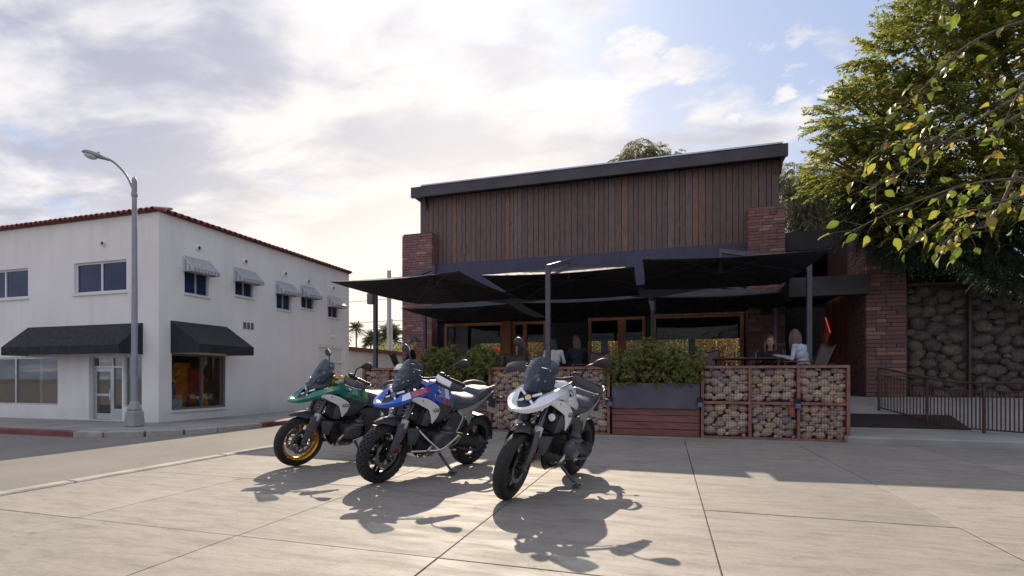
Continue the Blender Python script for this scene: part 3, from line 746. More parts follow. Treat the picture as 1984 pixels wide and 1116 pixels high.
# plank wall: every board its own piece
def plank_mesh(w, h, seed):
    r = random.Random(seed); m = MB(); b_ = .008
    m.add([(-w / 2, .04, 0), (w / 2, .04, 0), (w / 2, .04, h), (-w / 2, .04, h), (-w / 2 + b_, 0, 0), (w / 2 - b_, 0, 0), (w / 2 - b_, 0, h), (-w / 2 + b_, 0, h)],
          [(4, 5, 6, 7), (0, 4, 7, 3), (5, 1, 2, 6), (0, 1, 5, 4), (7, 6, 2, 3)])
    return m.mesh('plank', M_PLANK)
PM = [plank_mesh(w, 2.75, i) for i, w in enumerate((.15, .185, .225))]
x = XL; k = 0
while x < XR - .02:
    i = random.choice((0, 1, 1, 2, 2)); w = (.15, .185, .225)[i]
    if x + w > XR: i, w = 0, .15
    o = inst('plank', PM[i], None, (x + w / 2, WY - .045 + random.uniform(-.012, .008), 5.52 + random.uniform(-.006, .006)), (0, 0, random.uniform(-.012, .012)))
    wparent(o, rs); x += w + .004
mb = MB(); mb.box((XL, WY, 3.3), (XR, WY + .25, 8.28)); wparent(mb.build('wall', M_DARK), rs)
# piers' wall parts between the openings
OPEN = [(-8.34, -5.93), (-5.57, -4.25), (-4.21, -2.73), (-2.71, -.72), (-.47, 2.44)]
mb = MB()
edges = [XL] + [v for o_ in OPEN for v in o_] + [XR]
for a, b_ in zip(edges[0::2], edges[1::2]):
    if b_ - a > .03:
        mb = MB(); mb.box((a, WY + .002, .3), (b_, WY + .248, 3.3)); wparent(mb.build('wall_pier', M_DARK), rs)
mb = MB(); mb.box((XL, WY + .252, .3), (XL + .2, 24, 8.2)); mb.box((XR - .2, WY + .252, .3), (XR, 24, 8.2)); wparent(mb.build('wall', M_DARKROOM), rs)
mb = MB(); mb.box((XL + .2, 23.8, 2.85), (XR - .2, 24, 8.2))
wparent(mb.build('wall', M_DARKROOM), rs)
for x in (XL + .2, -6.9, -2.9, .9, XR - .5):
    mb = MB(); mb.box((x, 23.8, .3), (x + .3, 24, 2.85)); wparent(mb.build('column', M_DARKROOM), rs)
mb = MB(); mb.box((XL + .2, WY + .252, .6), (XR - .2, 23.8, .8)); wparent(mb.build('floor', M_DARKROOM), rs)
mb = MB(); mb.box((XL + .2, WY + .252, 3.45), (XR - .2, 23.8, 3.6)); wparent(mb.build('ceiling', M_DARK), rs)
# roof: deep fascia over a soffit
mb = MB(); mb.box((-9.54, 17.98, 8.16), (3.66, 18.1, 8.55)); wparent(mb.build('fascia', M_FASC), rs)
mb = MB(); mb.box((-9.54, 18.102, 8.24), (3.66, 24.3, 8.5)); wparent(mb.build('roof', M_DARK), rs)
mb = MB(); mb.box((-9.1, 17.95, 8.552), (3.5, 18.5, 8.6)); wparent(mb.build('roof_flashing', M_FLASH), rs)
for x in (-9.1, XR - .02): mb = MB(); mb.add([(x, 18.1, 8.16), (x, WY - .06, 7.75), (x, WY - .06, 8.24), (x, 18.1, 8.24), (x + .06, 18.1, 8.16), (x + .06, WY - .06, 7.75), (x + .06, WY - .06, 8.24), (x + .06, 18.1, 8.24)], [(0, 1, 2, 3), (7, 6, 5, 4), (0, 4, 5, 1), (1, 5, 6, 2), (2, 6, 7, 3), (3, 7, 4, 0)]); wparent(mb.build('roof_bracket', M_FASC), rs)
mb = MB(); mb.box((-8.6, 18.2, 4.35), (2.48, WY - .06, 5.56)); wparent(mb.build('metal_band', M_NAVY), rs)
mb = MB(); mb.box((-8.6, 18.32, 3.36), (2.48, WY - .06, 4.346)); wparent(mb.build('lintel', M_DARK), rs)
# brick lintel course and brick piers
def brick_mesh(w, h=.088, d=.1):
    m = MB(); e = .006
    m.add([(-w / 2, d, 0), (w / 2, d, 0), (w / 2, d, h), (-w / 2, d, h), (-w / 2, e, 0), (w / 2, e, 0), (w / 2, e, h), (-w / 2, e, h), (-w / 2 + e, 0, e), (w / 2 - e, 0, e), (w / 2 - e, 0, h - e), (-w / 2 + e, 0, h - e)],
          [(0, 1, 5, 4), (1, 2, 6, 5), (2, 3, 7, 6), (3, 0, 4, 7), (4, 5, 9, 8), (5, 6, 10, 9), (6, 7, 11, 10), (7, 4, 8, 11), (8, 9, 10, 11)])
    return m
BW = (.20, .30, .40)
BM = [brick_mesh(w).mesh('brick', M_BRICK) for w in BW]
def courses(x0, x1, z0, z1, y, rnd):
    """yields (x centre, z, width index or exact width) of each brick in the face"""
    z = z0; r = 0
    while z + .088 <= z1 + .001:
        x = x0
        while x < x1 - .01:
            left = x1 - x
            w = rnd.choice(BW)
            if left < .42: w = left
            elif left - w < .1: w = .20
            yield x + w / 2, z, w, y + rnd.uniform(-.012, .006)
            x += w + .008
        z += .096; r += 1
BMD = {}
def brick_face(parent, x0, x1, z0, z1, y, bands, seed, bm=None):
    """bricks inside the height bands are single objects, the rest one joined part"""
    rnd = random.Random(seed); rest = MB()
    for cx, z, w, yy in courses(x0, x1, z0, z1, y, rnd):
        if any(a <= z <= b_ for a, b_ in bands):
            L = BM if bm is None else BMD.setdefault(bm.name, [brick_mesh(q).mesh('brick', bm) for q in BW])
            if w in BW: o = inst('brick', L[BW.index(w)], None, (cx, yy, z))
            else: o = inst('brick', L[1], None, (cx, yy, z), sc=(w / .30, 1, 1))
            o.parent = parent
        else:
            m = brick_mesh(w); rest.add([(p[0] + cx, p[1] + yy, p[2] + z) for p in m.v], m.f)
    if rest.v: rest.build('brick_rows', M_BRICK2, parent, kind='stuff')
def brick_side(parent, y0, y1, z0, z1, x, sgn, seed, bm=None):
    rnd = random.Random(seed); m = MB()
    z = z0
    while z + .088 <= z1 + .001:
        y = y0
        while y < y1 - .01:
            w = min(rnd.choice((.2, .3)), y1 - y); xo = x + sgn * rnd.uniform(-.004, .012)
            m.box((min(xo, x - sgn * .05), y + .004, z), (max(xo, x - sgn * .05), y + w - .004, z + .088)); y += w
        z += .096
    m.build('brick_rows', bm or M_BRICK2, parent, kind='stuff')
for nm, x0, x1, zt, bands, sd_ in (('left', -9.86, -8.6, 6.74, [(2.3, 6.74)], 3), ('right', 2.5, 3.555, 6.62, [(1.5, 3.75), (5.05, 6.62)], 4)):
    mb = MB(); mb.box((x0 + .03, 17.93, .3), (x1 - .03, WY - .065, zt - .01))
    pier = wparent(mb.build('brick_pier', M_MORT, label='left brick pier of the restaurant front' if nm == 'left' else 'right brick pier beside the entrance'), rs)
    brick_face(pier, x0, x1, .34, zt, 17.88, bands, sd_)
    brick_side(pier, 17.98, WY - .07, .34, zt, x1, 1, sd_ + 9); brick_side(pier, 17.98, WY - .07, .34, zt, x0, -1, sd_ + 19)
mb = MB(); rnd = random.Random(5)
for cx, z, w, yy in courses(-.5, 2.46, 3.27, 3.36, 18.4, rnd):
    b_ = brick_mesh(w); mb.add([(p[0] + cx, p[1] + yy, p[2] + z) for p in b_.v], b_.f)
wparent(mb.build('brick_lintel', M_BRICK2), rs)
# cedar windows
def cedar_window(x0, x1, z0, z1, mull, label=None):
    f = MB(); w = .11; y = WY - .03
    f.cbox(((x0 + x1) / 2, y + .06, z1 - w / 2), (x1 - x0, .14, w), .006); f.cbox(((x0 + x1) / 2, y + .06, z0 + w / 2), (x1 - x0, .14, w), .006)
    f.cbox((x0 + w / 2, y + .06, (z0 + z1) / 2), (w, .136, z1 - z0 - 2 * w - .004), .006); f.cbox((x1 - w / 2, y + .06, (z0 + z1) / 2), (w, .136, z1 - z0 - 2 * w - .004), .006)
    fr = wparent(f.build('window', M_CEDAR), rs)
    if label: fr['label'] = label
    xs = [x0 + w] + [v for q in mull for v in (q[0], q[1])] + [x1 - w]
    for a, b_ in mull:
        m = MB(); m.cbox(((a + b_) / 2, y + .055, (z0 + z1) / 2), (b_ - a, .15, z1 - z0 - 2 * w - .006), .006); m.build('mullion', M_CEDAR, fr)
    for a, b_ in zip(xs[0::2], xs[1::2]):
        m = MB(); m.box((a + .002, y + .06, z0 + w), (b_ - .002, y + .068, z1 - w)); m.build('pane', M_GLASS, fr)
cedar_window(-8.34, -5.93, .85, 3.26, [])
cedar_window(-5.57, -4.25, .85, 3.25, [(-5.15, -5.0)])
cedar_window(-2.71, -.72, .85, 3.30, [(-1.66, -1.38)])
cedar_window(-.47, 2.44, .85, 3.31, [])
m = MB(); m.cbox((-5.75, WY - .06, 1.78), (.35, .3, 2.98), .012); wparent(m.build('cedar_post', M_CEDAR), rs)
m = MB(); m.cbox((-3.47, WY + .1, 2.0), (1.44, .08, 2.36), .01); wparent(m.build('entry_door', M_DARK), rs)
# orange glass screens pushed back along the line of sight, behind the building
m_, t_, b_, o_ = new_mat('orange_film'); trl = node(t_, 'ShaderNodeBsdfTranslucent'); t_.links.new(ramp(t_, tnoise(t_, tvec(t_), 4, 4), [(.3, (.85, .20, .03)), (.7, (1, .38, .06))]), trl.inputs[0]); t_.links.new(trl.outputs[0], o_.inputs[0]); M_FILM = m_
m = MB(); m.cbox((-9.87, 25.0, 1.75), (.72, .03, 2.9), .01)
tag(m.build('screen_panel', M_FILM), 'orange screen panel seen through the leftmost restaurant window', 'screen', 'orange screens')
m = MB(); m.cbox((-8.5, 25.05, 1.35), (.6, .03, 2.7), .01)
tag(m.build('screen_panel', M_FILM), 'lower orange screen panel seen beside the wide cedar post', 'screen', 'orange screens')

# ------------------------------------------------------------------ entrance wing on the right
ew = thing('entrance_wing', 'dark entrance canopy with flat roof beside the right brick pier', 'building', (4.5, 18, 0))
mb = MB(); mb.box((3.6, 18.05, 5.16), (9.5, 18.17, 5.74)); wparent(mb.build('fascia', mat('beam_black', (.03, .027, .032), .6, vs=2, var=.3)), ew)
mb = MB(); mb.box((3.6, 18.172, 5.2), (9.5, 24, 5.7)); wparent(mb.build('roof', M_DARK), ew)
mb = MB(); mb.box((3.56, 22.5, .3), (9.5, 22.7, 5.2)); mb.box((9.3, 18.2, .3), (9.5, 22.5, 5.2)); wparent(mb.build('wall', M_DARK), ew)
mb = MB()
for i in range(7):
    mb.lathe([(.045, 5.195), (.045, 5.185), (.001, 5.185)], (4.35 + i * .02, 18.5 + i * .55, 0), 'z', 10)
dl = wparent(mb.build('downlight', None or mat('downlight', (.8, .8, .8), .3)), ew)
mb = MB(); mb.box((2.85, 13.9, 3.12), (4.56, 14.15, 3.58)); mb.box((2.85, 14.152, 3.15), (3.05, 18, 3.5)); wparent(mb.build('canopy_beam', mat('beam_black', (.03, .027, .032), .6, vs=2, var=.3)), ew)
mb = MB(); mb.box((3.052, 14.152, 3.42), (4.6, 18.0, 3.5)); wparent(mb.build('canopy_deck', M_DARK), ew)
mb = MB(); mb.box((3.3, 18.6, .8), (4.9, 18.7, 3.4)); wparent(mb.build('entry_door', M_DARK), ew)
for i in range(16):
    m = MB(); m.cbox((0, 0, 1.36), (.05, .07, 2.68), .006)
    o = m.build('slat', M_SLAT); o.location = (4.72, 15.45 + i * .165, .78); wparent(o, ew)
mb = MB(); mb.box((4.78, 15.3, .3), (4.86, 18.1, 5.2)); wparent(mb.build('slat_backing', mat('slat_backing', (.045, .012, .009), .8)), ew)
dm = MB(); c0 = Vector((4.36, 16.6, 2.42))
Md = Matrix.Translation(c0) @ Matrix.Rotation(R(-52), 4, 'Z')
dm.X = Md
dm.add([(0, -.03, .44), (.15, -.05, 0), (0, -.03, -.44), (-.15, -.05, 0), (0, -.09, 0), (0, .02, .44), (.15, .02, 0), (0, .02, -.44), (-.15, .02, 0)],
       [(0, 4, 1), (1, 4, 2), (2, 4, 3), (3, 4, 0), (8, 7, 6, 5), (0, 1, 6, 5), (1, 2, 7, 6), (2, 3, 8, 7), (3, 0, 5, 8)])
sg = tag(dm.build('diamond_sign', mat('copper', (.42, .12, .04), .4, .6)), 'copper diamond shaped sign hanging beside the entrance', 'sign')
dm = MB(X=Md); dm.tube([(0, -.045, .45), (.16, -.06, 0)], .012, 6)
me_, t_, b_, o_ = new_mat('red_neon'); b_.inputs['Base Color'].default_value = (.8, .05, .02, 1); b_.inputs['Emission Color'].default_value = (1, .08, .02, 1); b_.inputs['Emission Strength'].default_value = .6
dm.build('neon_edge', me_, sg)
dm = MB(X=Md); dm.tube([(0, 0, .44), (0, 0, 1.0)], .008, 6); dm.build('hanger', M_DARK, sg)
# brick wall by the ramp
bw = thing('brick_wall', 'tall rust brick wall end beside the entrance ramp', 'wall', (4.9, 14, 0))
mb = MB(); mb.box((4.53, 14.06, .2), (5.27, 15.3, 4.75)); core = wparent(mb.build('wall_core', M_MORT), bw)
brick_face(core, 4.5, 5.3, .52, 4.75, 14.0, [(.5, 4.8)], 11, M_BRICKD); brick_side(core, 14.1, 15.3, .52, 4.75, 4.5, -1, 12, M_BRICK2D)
# kerb step, landing, ramp and mat
g = MB(); g.cbox((8.1, 11.05, -.05), (10.2, 1.74, .36), .02); tag(g.build('step', M_SIDE), 'low concrete step in front of the entrance ramp', 'step', kind='structure')
g = MB(); g.add([(3.02, 11.925, .128), (13, 11.925, .128), (13, 13.9, .70), (3.02, 13.9, .70), (3.02, 11.925, -.3), (13, 11.925, -.3), (13, 13.9, -.3), (3.02, 13.9, -.3), (3.02, 18.4, .72), (13, 18.4, .72)],
               [(0, 1, 2, 3), (4, 5, 1, 0), (5, 6, 2, 1), (7, 4, 0, 3), (3, 2, 9, 8)]); tag(g.build('ramp', M_SIDE), 'concrete ramp rising to the entrance', 'ramp', kind='structure')
g = MB(); s_ = (.70 - .128) / (13.9 - 11.925)
za = lambda y: .128 + (y - 11.925) * s_
g.add([(3.2, 11.98, za(11.98) + .004), (5.6, 11.98, za(11.98) + .004), (5.6, 12.75, za(12.75) + .004), (3.2, 12.75, za(12.75) + .004), (3.2, 11.98, za(11.98) + .014), (5.6, 11.98, za(11.98) + .014), (5.6, 12.75, za(12.75) + .014), (3.2, 12.75, za(12.75) + .014)],
      [(4, 5, 6, 7), (0, 1, 5, 4), (1, 2, 6, 5), (2, 3, 7, 6), (3, 0, 4, 7)])
tag(g.build('door_mat', mat('black_mat', (.028, .02, .018), .95, vs=40, var=.4, bmp=.3)), 'dark rubber mat lying on the entrance ramp', 'mat')
# railing beside the ramp
M_RUST = mat('rust_brown_steel', (.24, .105, .085), .7, .1, vs=10, var=.3, bmp=.1)
M_RAIL = mat('dark_brown_steel', (.075, .04, .034), .65, .2, vs=10, var=.3)
rl = thing('ramp_railing', 'dark brown steel railing of thin pickets along the ramp', 'railing', (4.4, 13.0, za(13)))
A = Vector((4.42, 13.0, 0)); B = Vector((6.2, 10.75, 0)); nseg = 46
zr = lambda y: za(y) if y > 11.925 else .13
m = MB(); tp = []
for i in range(12):
    p = A.lerp(B, i / 11); tp.append((p.x, p.y, zr(p.y)))
m.tube([(x, y, z + .93) for x, y, z in tp], .024, 8); m.tube([(x, y, z + .78) for x, y, z in tp], .012, 6); m.tube([(x, y, z + .07) for x, y, z in tp], .014, 6)
wparent(m.build('handrail', M_RAIL), rl)
for i in range(nseg + 1):
    p = A.lerp(B, i / nseg); z = zr(p.y); m = MB()
    if i % 15 == 0: m.box((p.x - .02, p.y - .02, z), (p.x + .02, p.y + .02, z + .91)); nm = 'post'
    else: m.box((p.x - .008, p.y - .008, z + .08), (p.x + .008, p.y + .008, z + .78)); nm = 'picket'
    wparent(m.build(nm, M_RAIL), rl)

# ------------------------------------------------------------------ stone gabions
def stone_mat():
    m, t, b, o = new_mat('river_stone')
    oi = node(t, 'ShaderNodeObjectInfo')
    c = ramp(t, oi.outputs['Random'], [(0, (.38, .27, .23)), (.2, (.60, .44, .31)), (.4, (.42, .295, .255)), (.55, (.76, .59, .39)), (.7, (.29, .215, .23)), (.82, (.64, .42, .26)), (.92, (.47, .335, .30)), (1, (.78, .63, .43))])
    v = tvec(t, True); f = tnoise(t, v, 7, 6); f2 = tnoise(t, v, 45, 6)
    c = mixn(t, mrange(t, f, .45, .7, 0, .4), c, (.24, .19, .18)); c = mixn(t, mrange(t, f2, .5, .7, 0, .25), c, (.5, .46, .4))
    t.links.new(c, b.inputs['Base Color']); b.inputs['Roughness'].default_value = .7; bump(t, b, f2, .12, .005); return m
M_STONE = stone_mat()
def shaded_stones():  # stone copy with the tall wall's shade put into its colours
    m = M_STONE.copy(); m.name = 'shaded_river_stone'
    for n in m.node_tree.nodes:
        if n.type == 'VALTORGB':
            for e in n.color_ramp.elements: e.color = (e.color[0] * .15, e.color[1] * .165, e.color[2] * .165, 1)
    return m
M_STONED = shaded_stones()
M_WIRE = mat('galvanised_wire', (.06, .05, .05), .6, .3, vs=20)
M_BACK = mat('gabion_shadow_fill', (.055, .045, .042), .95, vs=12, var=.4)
def stone_meshes():
    out = []
    for k in range(5):
        bm = bmesh.new(); bmesh.ops.create_icosphere(bm, subdivisions=3, radius=1)
        off = Vector((k * 7.3, k * 3.1, 0))
        for v in bm.verts:
            n_ = noise.noise(v.co * .9 + off) * .22 + noise.noise(v.co * 2.1 + off) * .06
            v.co *= 1 + n_
        me = bpy.data.meshes.new('stone'); bm.to_mesh(me); bm.free(); me.materials.append(M_STONE)
        me.polygons.foreach_set('use_smooth', [True] * len(me.polygons)); out.append(me)
    return out
SM = stone_meshes()
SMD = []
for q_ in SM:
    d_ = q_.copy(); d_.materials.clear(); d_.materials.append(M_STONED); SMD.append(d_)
def pack(w, h, rmax, rmin, rnd, tries=2600):
    """flattened pebbles thrown into a rectangle, big ones first"""
    got = []; r = rmax
    for k in range(tries):
        r = rmax - (rmax - rmin) * (k / tries) ** .7
        a = r * rnd.uniform(.95, 1.3); b_ = r * rnd.uniform(.74, .98)
        x = rnd.uniform(a * .75, w - a * .75); y = rnd.uniform(b_ * .75, h - b_ * .75)
        ok = True
        for (X, Y, A_, B_) in got:
            dx, dy = x - X, y - Y; d = math.hypot(dx, dy)
            if d < 1e-4: ok = False; break
            ux, uy = dx / d, dy / d
            ra = 1 / math.sqrt((ux / a) ** 2 + (uy / b_) ** 2); rb = 1 / math.sqrt((ux / A_) ** 2 + (uy / B_) ** 2)
            if d < (ra + rb) * .86: ok = False; break
        if ok: got.append((x, y, a, b_))
    return got
def gabion(name, label, cat, cells, x0, x1, z0, z1, y, group=None, wire=.05, rr=(.088, .030), seed=1, depth=.3, frame=.05, mframe=None, lim=290, stones=None):
    """cells: list of (xa, xb, za, zb) openings; frame of flat steel, wire mesh, stones one by one"""
    root = thing(name, label, cat, ((x0 + x1) / 2, y, z0), group=group)
    rnd = random.Random(seed)
    m = MB(); m.box((x0 + .02, y + .16, z0 + .02), (x1 - .02, y + depth - .02, z1 - .02)); wparent(m.build('shadow_backing', M_BACK), root)  # dark box standing in for shade in the gaps between stones
    fr = MB(); fy0, fy1 = y - .03, y + .05
    xs = sorted({v for c in cells for v in c[:2]}); zs = sorted({v for c in cells for v in c[2:]})
    fr.box((x0, fy0, z1 - frame), (x1, y + depth, z1)); fr.box((x0, fy0, z0), (x1, y + depth, z0 + frame * .8))
    fr.box((x0, fy0 + .002, z0 + frame * .8), (x0 + frame, y + depth - .002, z1 - frame)); fr.box((x1 - frame, fy0 + .002, z0 + frame * .8), (x1, y + depth - .002, z1 - frame))
    wparent(fr.build('frame', mframe or M_RUST), root)
    bar = MB(); done = set()
    for (a, b_, c, d) in cells:
        if b_ < x1 - frame - .01: bar.box((b_, fy0 + .004, c if False else z0 + frame * .8), (b_ + .05, fy1, z1 - frame)) if (b_, 'v') not in done else None; done.add((b_, 'v'))
    for (a, b_, c, d) in cells:
        if d < z1 - frame - .01: bar.box((a, fy0 + .006, d), (b_, fy1 - .004, d + .05))
    wparent(bar.build('crossbar', mframe or M_RUST), root)
    wm = MB()
    for (a, b_, c, d) in cells:
        n = int((b_ - a) / wire)
        for i in range(1, n + 1):
            xx = a + (b_ - a) * i / (n + 1); wm.box((xx - .0022, y + .002, c), (xx + .0022, y + .0064, d))
        n = int((d - c) / wire)
        for i in range(1, n + 1):
            zz = c + (d - c) * i / (n + 1); wm.box((a, y - .002, zz - .0022), (b_, y + .0018, zz + .0022))
    wparent(wm.build('wire_mesh', M_WIRE), root)
    cnt = 0
    for (a, b_, c, d) in cells:
        for (sx, sz, ra, rb) in pack(b_ - a, d - c, rr[0], rr[1], rnd):
            dp = min(ra, rb) * rnd.uniform(.75, .95)
            o = inst('stone', rnd.choice(stones or SM), None, (a + sx, y + .012 + dp + rnd.uniform(0, .02), c + sz), (rnd.uniform(-.2, .2), rnd.uniform(-.35, .35), rnd.uniform(-.15, .15)), (ra * 1.06, dp, rb * 1.06))
            wparent(o, root); cnt += 1
            if cnt >= lim: break
    return root
GY = 10.36
def grid(x0, x1, xm, z0, zm, z1, f=.05):
    xs = [x0 + f] + [v for q in xm for v in (q, q + .05)] + [x1 - f]
    zs = [z0 + f * .8, zm, zm + .05, z1 - f]
    return [(a, b_, c, d) for a, b_ in zip(xs[0::2], xs[1::2]) for c, d in zip(zs[0::2], zs[1::2])]
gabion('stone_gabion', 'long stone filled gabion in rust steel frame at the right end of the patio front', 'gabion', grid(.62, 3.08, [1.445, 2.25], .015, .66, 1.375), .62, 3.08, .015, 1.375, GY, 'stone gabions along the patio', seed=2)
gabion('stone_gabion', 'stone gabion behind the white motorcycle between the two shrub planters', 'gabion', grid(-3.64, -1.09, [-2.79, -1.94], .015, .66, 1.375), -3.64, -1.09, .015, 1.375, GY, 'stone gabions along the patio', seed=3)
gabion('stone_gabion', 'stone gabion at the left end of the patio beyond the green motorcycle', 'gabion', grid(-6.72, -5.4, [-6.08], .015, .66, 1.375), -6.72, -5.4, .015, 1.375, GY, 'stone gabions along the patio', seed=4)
for i, (x, z) in enumerate(((.60, .67), (2.25, .67), (-1.08, .66))):
    m = MB(); m.cbox((x, GY - .05, z + .06), (.1, .05, .1), .008, mi=0); m.cbox((x, GY - .07, z - .03), (.085, .08, .09), .012, mi=1)
    tag(m.build('step_light', [M_DARK, mat('bluish_lens', (.10, .13, .26), .3)]), ('small box light on the left edge of the long gabion', 'small box light at a crossbar of the long gabion', 'small box light on the gabion right of the white motorcycle')[i], 'light', 'small lights on the gabions')
m = MB(); m.cbox((2.16, GY - .035, .55), (.09, .03, .13), .006); tag(m.build('outlet_box', mat('red_plastic', (.33, .05, .04), .5)), 'small red box fixed to the gabion mesh below the light', 'outlet box')
# tall gabion wall by the ramp
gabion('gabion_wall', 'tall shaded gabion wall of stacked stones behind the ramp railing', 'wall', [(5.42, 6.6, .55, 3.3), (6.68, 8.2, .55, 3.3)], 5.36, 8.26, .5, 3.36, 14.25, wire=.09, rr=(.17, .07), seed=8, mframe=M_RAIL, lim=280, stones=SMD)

# ------------------------------------------------------------------ deck front: planters, skirt boards, deck
g = MB(); g.box((-7.0, 10.7, .5), (3.05, 18.44, .8)); tag(g.build('deck', mat('deck_boards', (.12, .075, .055), .8, vs=3, var=.3)), 'raised timber dining deck behind the gabions', 'deck', kind='structure')
M_PLANTER = mat('planter_steel', (.085, .078, .11), .55, .1, vs=2.5, var=.25, world=True)
def planter(x0, x1, label):
    t_ = thing('planter_box', label, 'planter', ((x0 + x1) / 2, 10.5, .55), group='steel planters on the patio front')
    w, zt = x1 - x0, .5
    m = MB(); W2 = w / 2
    m.cbox((0, -.13, zt / 2), (w, .02, zt), .004); m.cbox((0, .42, zt / 2), (w, .02, zt), .004)
    m.cbox((-W2 + .01, .145, zt / 2), (.02, .528, zt), .004); m.cbox((W2 - .01, .145, zt / 2), (.02, .528, zt), .004); m.box((-W2 + .02, -.118, .02), (W2 - .02, .408, .05))
    m.build('box', M_PLANTER, t_)
    m = MB(); m.box((-W2 + .022, -.118, .38), (W2 - .022, .408, .45)); m.build('soil', mat('soil', (.05, .035, .025), .95, vs=20, bmp=.5), t_)
planter(-1.05, .60, 'long dark steel planter of green shrubs left of the big gabion')
planter(-5.36, -3.68, 'dark steel planter of shrubs behind the blue motorcycle')
for (x0, x1, lab) in ((-1.05, .60, 'red brown board skirt below the planter left of the big gabion'), (-5.36, -3.68, 'red brown board skirt behind the blue motorcycle')):
    t_ = thing('deck_skirt', lab, 'boarding', ((x0 + x1) / 2, 10.42, .015), group='board skirts under the planters')
    for i in range(4):
        hh = .135
        m = MB(); m.cbox((0, random.uniform(-.004, .004), hh / 2 + i * .134), (x1 - x0, .035, hh - .009), .006); m.build('board', M_SKIRT, t_)
    m = MB(); m.box((-(x1 - x0) / 2, .03, 0), ((x1 - x0) / 2, .06, .53)); m.build('backing', M_DARK, t_)
# ------------------------------------------------------------------ parasols over the deck
M_CANOPY = mat('dark_parasol_fabric', (.030, .030, .040), .8, vs=2, var=.25, bmp=.08, bs=250)
M_POLE = mat('grey_parasol_steel', (.085, .085, .105), .5, .2, vs=6, var=.15)
def parasol(label, c, size, h, rise, post, rot=0.):
    root = thing('cantilever_parasol', label, 'parasol', (post[0], post[1], .8), group='dark square parasols over the deck')
    sx, sy = size[0] / 2, size[1] / 2; n = 16
    m = MB(); g = [[None] * (n + 1) for _ in range(n + 1)]; vs = []
    for i in range(n + 1):
        for j in range(n + 1):
            u, v = -1 + 2 * i / n, -1 + 2 * j / n
            k = max(abs(u), abs(v)); e = min(abs(u), abs(v))
            z = rise * (1 - k) - .05 * k ** 3 * (1 - e ** 2) - .03 * math.sin(math.pi * min(1, k)) * (1 - (e / max(k, .001)))
            inw = 1 - .018 * k * (1 - e ** 2)
            x, y = u * sx * (inw if abs(u) == k else 1), v * sy * (inw if abs(v) == k else 1)
            ca, sa = math.cos(rot), math.sin(rot)
            vs.append((c[0] + x * ca - y * sa, c[1] + x * sa + y * ca, h + z))
    fs = [(i * (n + 1) + j, (i + 1) * (n + 1) + j, (i + 1) * (n + 1) + j + 1, i * (n + 1) + j + 1) for i in range(n) for j in range(n)]
    top = len(vs); vs2 = [(x, y, z - .012) for x, y, z in vs]
    ring = [(i, 0) for i in range(n)] + [(n, j) for j in range(n)] + [(i, n) for i in range(n, 0, -1)] + [(0, j) for j in range(n, 0, -1)]
    ri = [a * (n + 1) + b for a, b in ring]
    fs2 = [tuple(k + top for k in f[::-1]) for f in fs] + [(ri[k], ri[k - 1], ri[k - 1] + top, ri[k] + top) for k in range(len(ri))]
    m.add(vs + vs2, fs + fs2); wparent(m.build('canopy', M_CANOPY, smooth=25), root)
    r_ = lambda x, y: (c[0] + x * math.cos(rot) - y * math.sin(rot), c[1] + x * math.sin(rot) + y * math.cos(rot))
    hub = (c[0], c[1], h + rise - .35)
    for (ux, uy) in ((1, 1), (1, -1), (-1, 1), (-1, -1), (1, 0), (-1, 0), (0, 1), (0, -1)):
        e_ = r_(ux * sx * .97, uy * sy * .97); mid = r_(ux * sx * .5, uy * sy * .5)
        q = MB(); q.tube([(c[0], c[1], h + rise - .03), (*mid, h + rise * .5 - .05), (*e_, h - .02 - (.05 if 0 in (ux, uy) else 0))], .011, 6)
        q.tube([(hub[0], hub[1], hub[2]), (*mid, h + rise * .5 - .05)], .008, 6); wparent(q.build('rib', M_POLE), root)
    q = MB(); q.lathe([(.001, 0), (.05, 0), (.05, .1), (.03, .12), (.03, rise + .1 - (rise - .35)), (.001, rise + .12 - (rise - .35))], hub, 'z', 10); wparent(q.build('hub', M_POLE, smooth=40), root)
    zt = h + .12
    q = MB(); q.cbox((post[0], post[1], (.8 + zt) / 2), (.105, .105, zt - .8), .008); wparent(q.build('post', M_POLE), root)
    q = MB(); d = Vector((c[0] - post[0], c[1] - post[1], 0)); L = d.length; rz = math.atan2(d.y, d.x)
    a = Vector((post[0], post[1], zt - .03)); b_ = Vector((c[0], c[1], h + rise + .16)); mid = (a + b_) / 2; dd = b_ - a
    q.cbox(mid, (dd.length + .06, .075, .10), .006, rot=dd.to_track_quat('X', 'Z').to_matrix()); wparent(q.build('arm', M_POLE), root)
    q = MB(); q.cbox((c[0], c[1], h + rise + .08), (.06, .06, .16), .005); wparent(q.build('hanger', M_POLE), root)
    q = MB(); q.cbox((post[0], post[1], .815), (.3, .3, .03), .005); wparent(q.build('base_plate', M_POLE), root)
    return root
parasol('dark square parasol at the left front corner of the deck, nearest the white building', (-5.98, 12.55), (3.5, 3.95), 3.5, .42, (-7.9, 12.8), R(-4))
parasol('dark square parasol hung from the tall post behind the white motorcycle', (-2.35, 12.75), (3.35, 3.75), 3.46, .47, (-2.46, 10.86), R(1))
parasol('dark square parasol above the two women at the right front of the deck', (1.2, 12.92), (3.5, 3.75), 3.62, .34, (3.02, 12.8), R(2))
parasol('dark square parasol of the back row, left end before the brick pier', (-6.3, 16.45), (3.6, 3.7), 3.36, .46, (-8.15, 16.4), R(0))
parasol('dark square parasol in the middle of the back row', (-2.3, 16.4), (3.65, 3.7), 3.36, .46, (-.43, 16.4), R(0))
parasol('dark square parasol of the back row in front of the right brick pier', (1.28, 16.35), (3.25, 3.4), 3.36, .46, (2.98, 16.3), R(1))
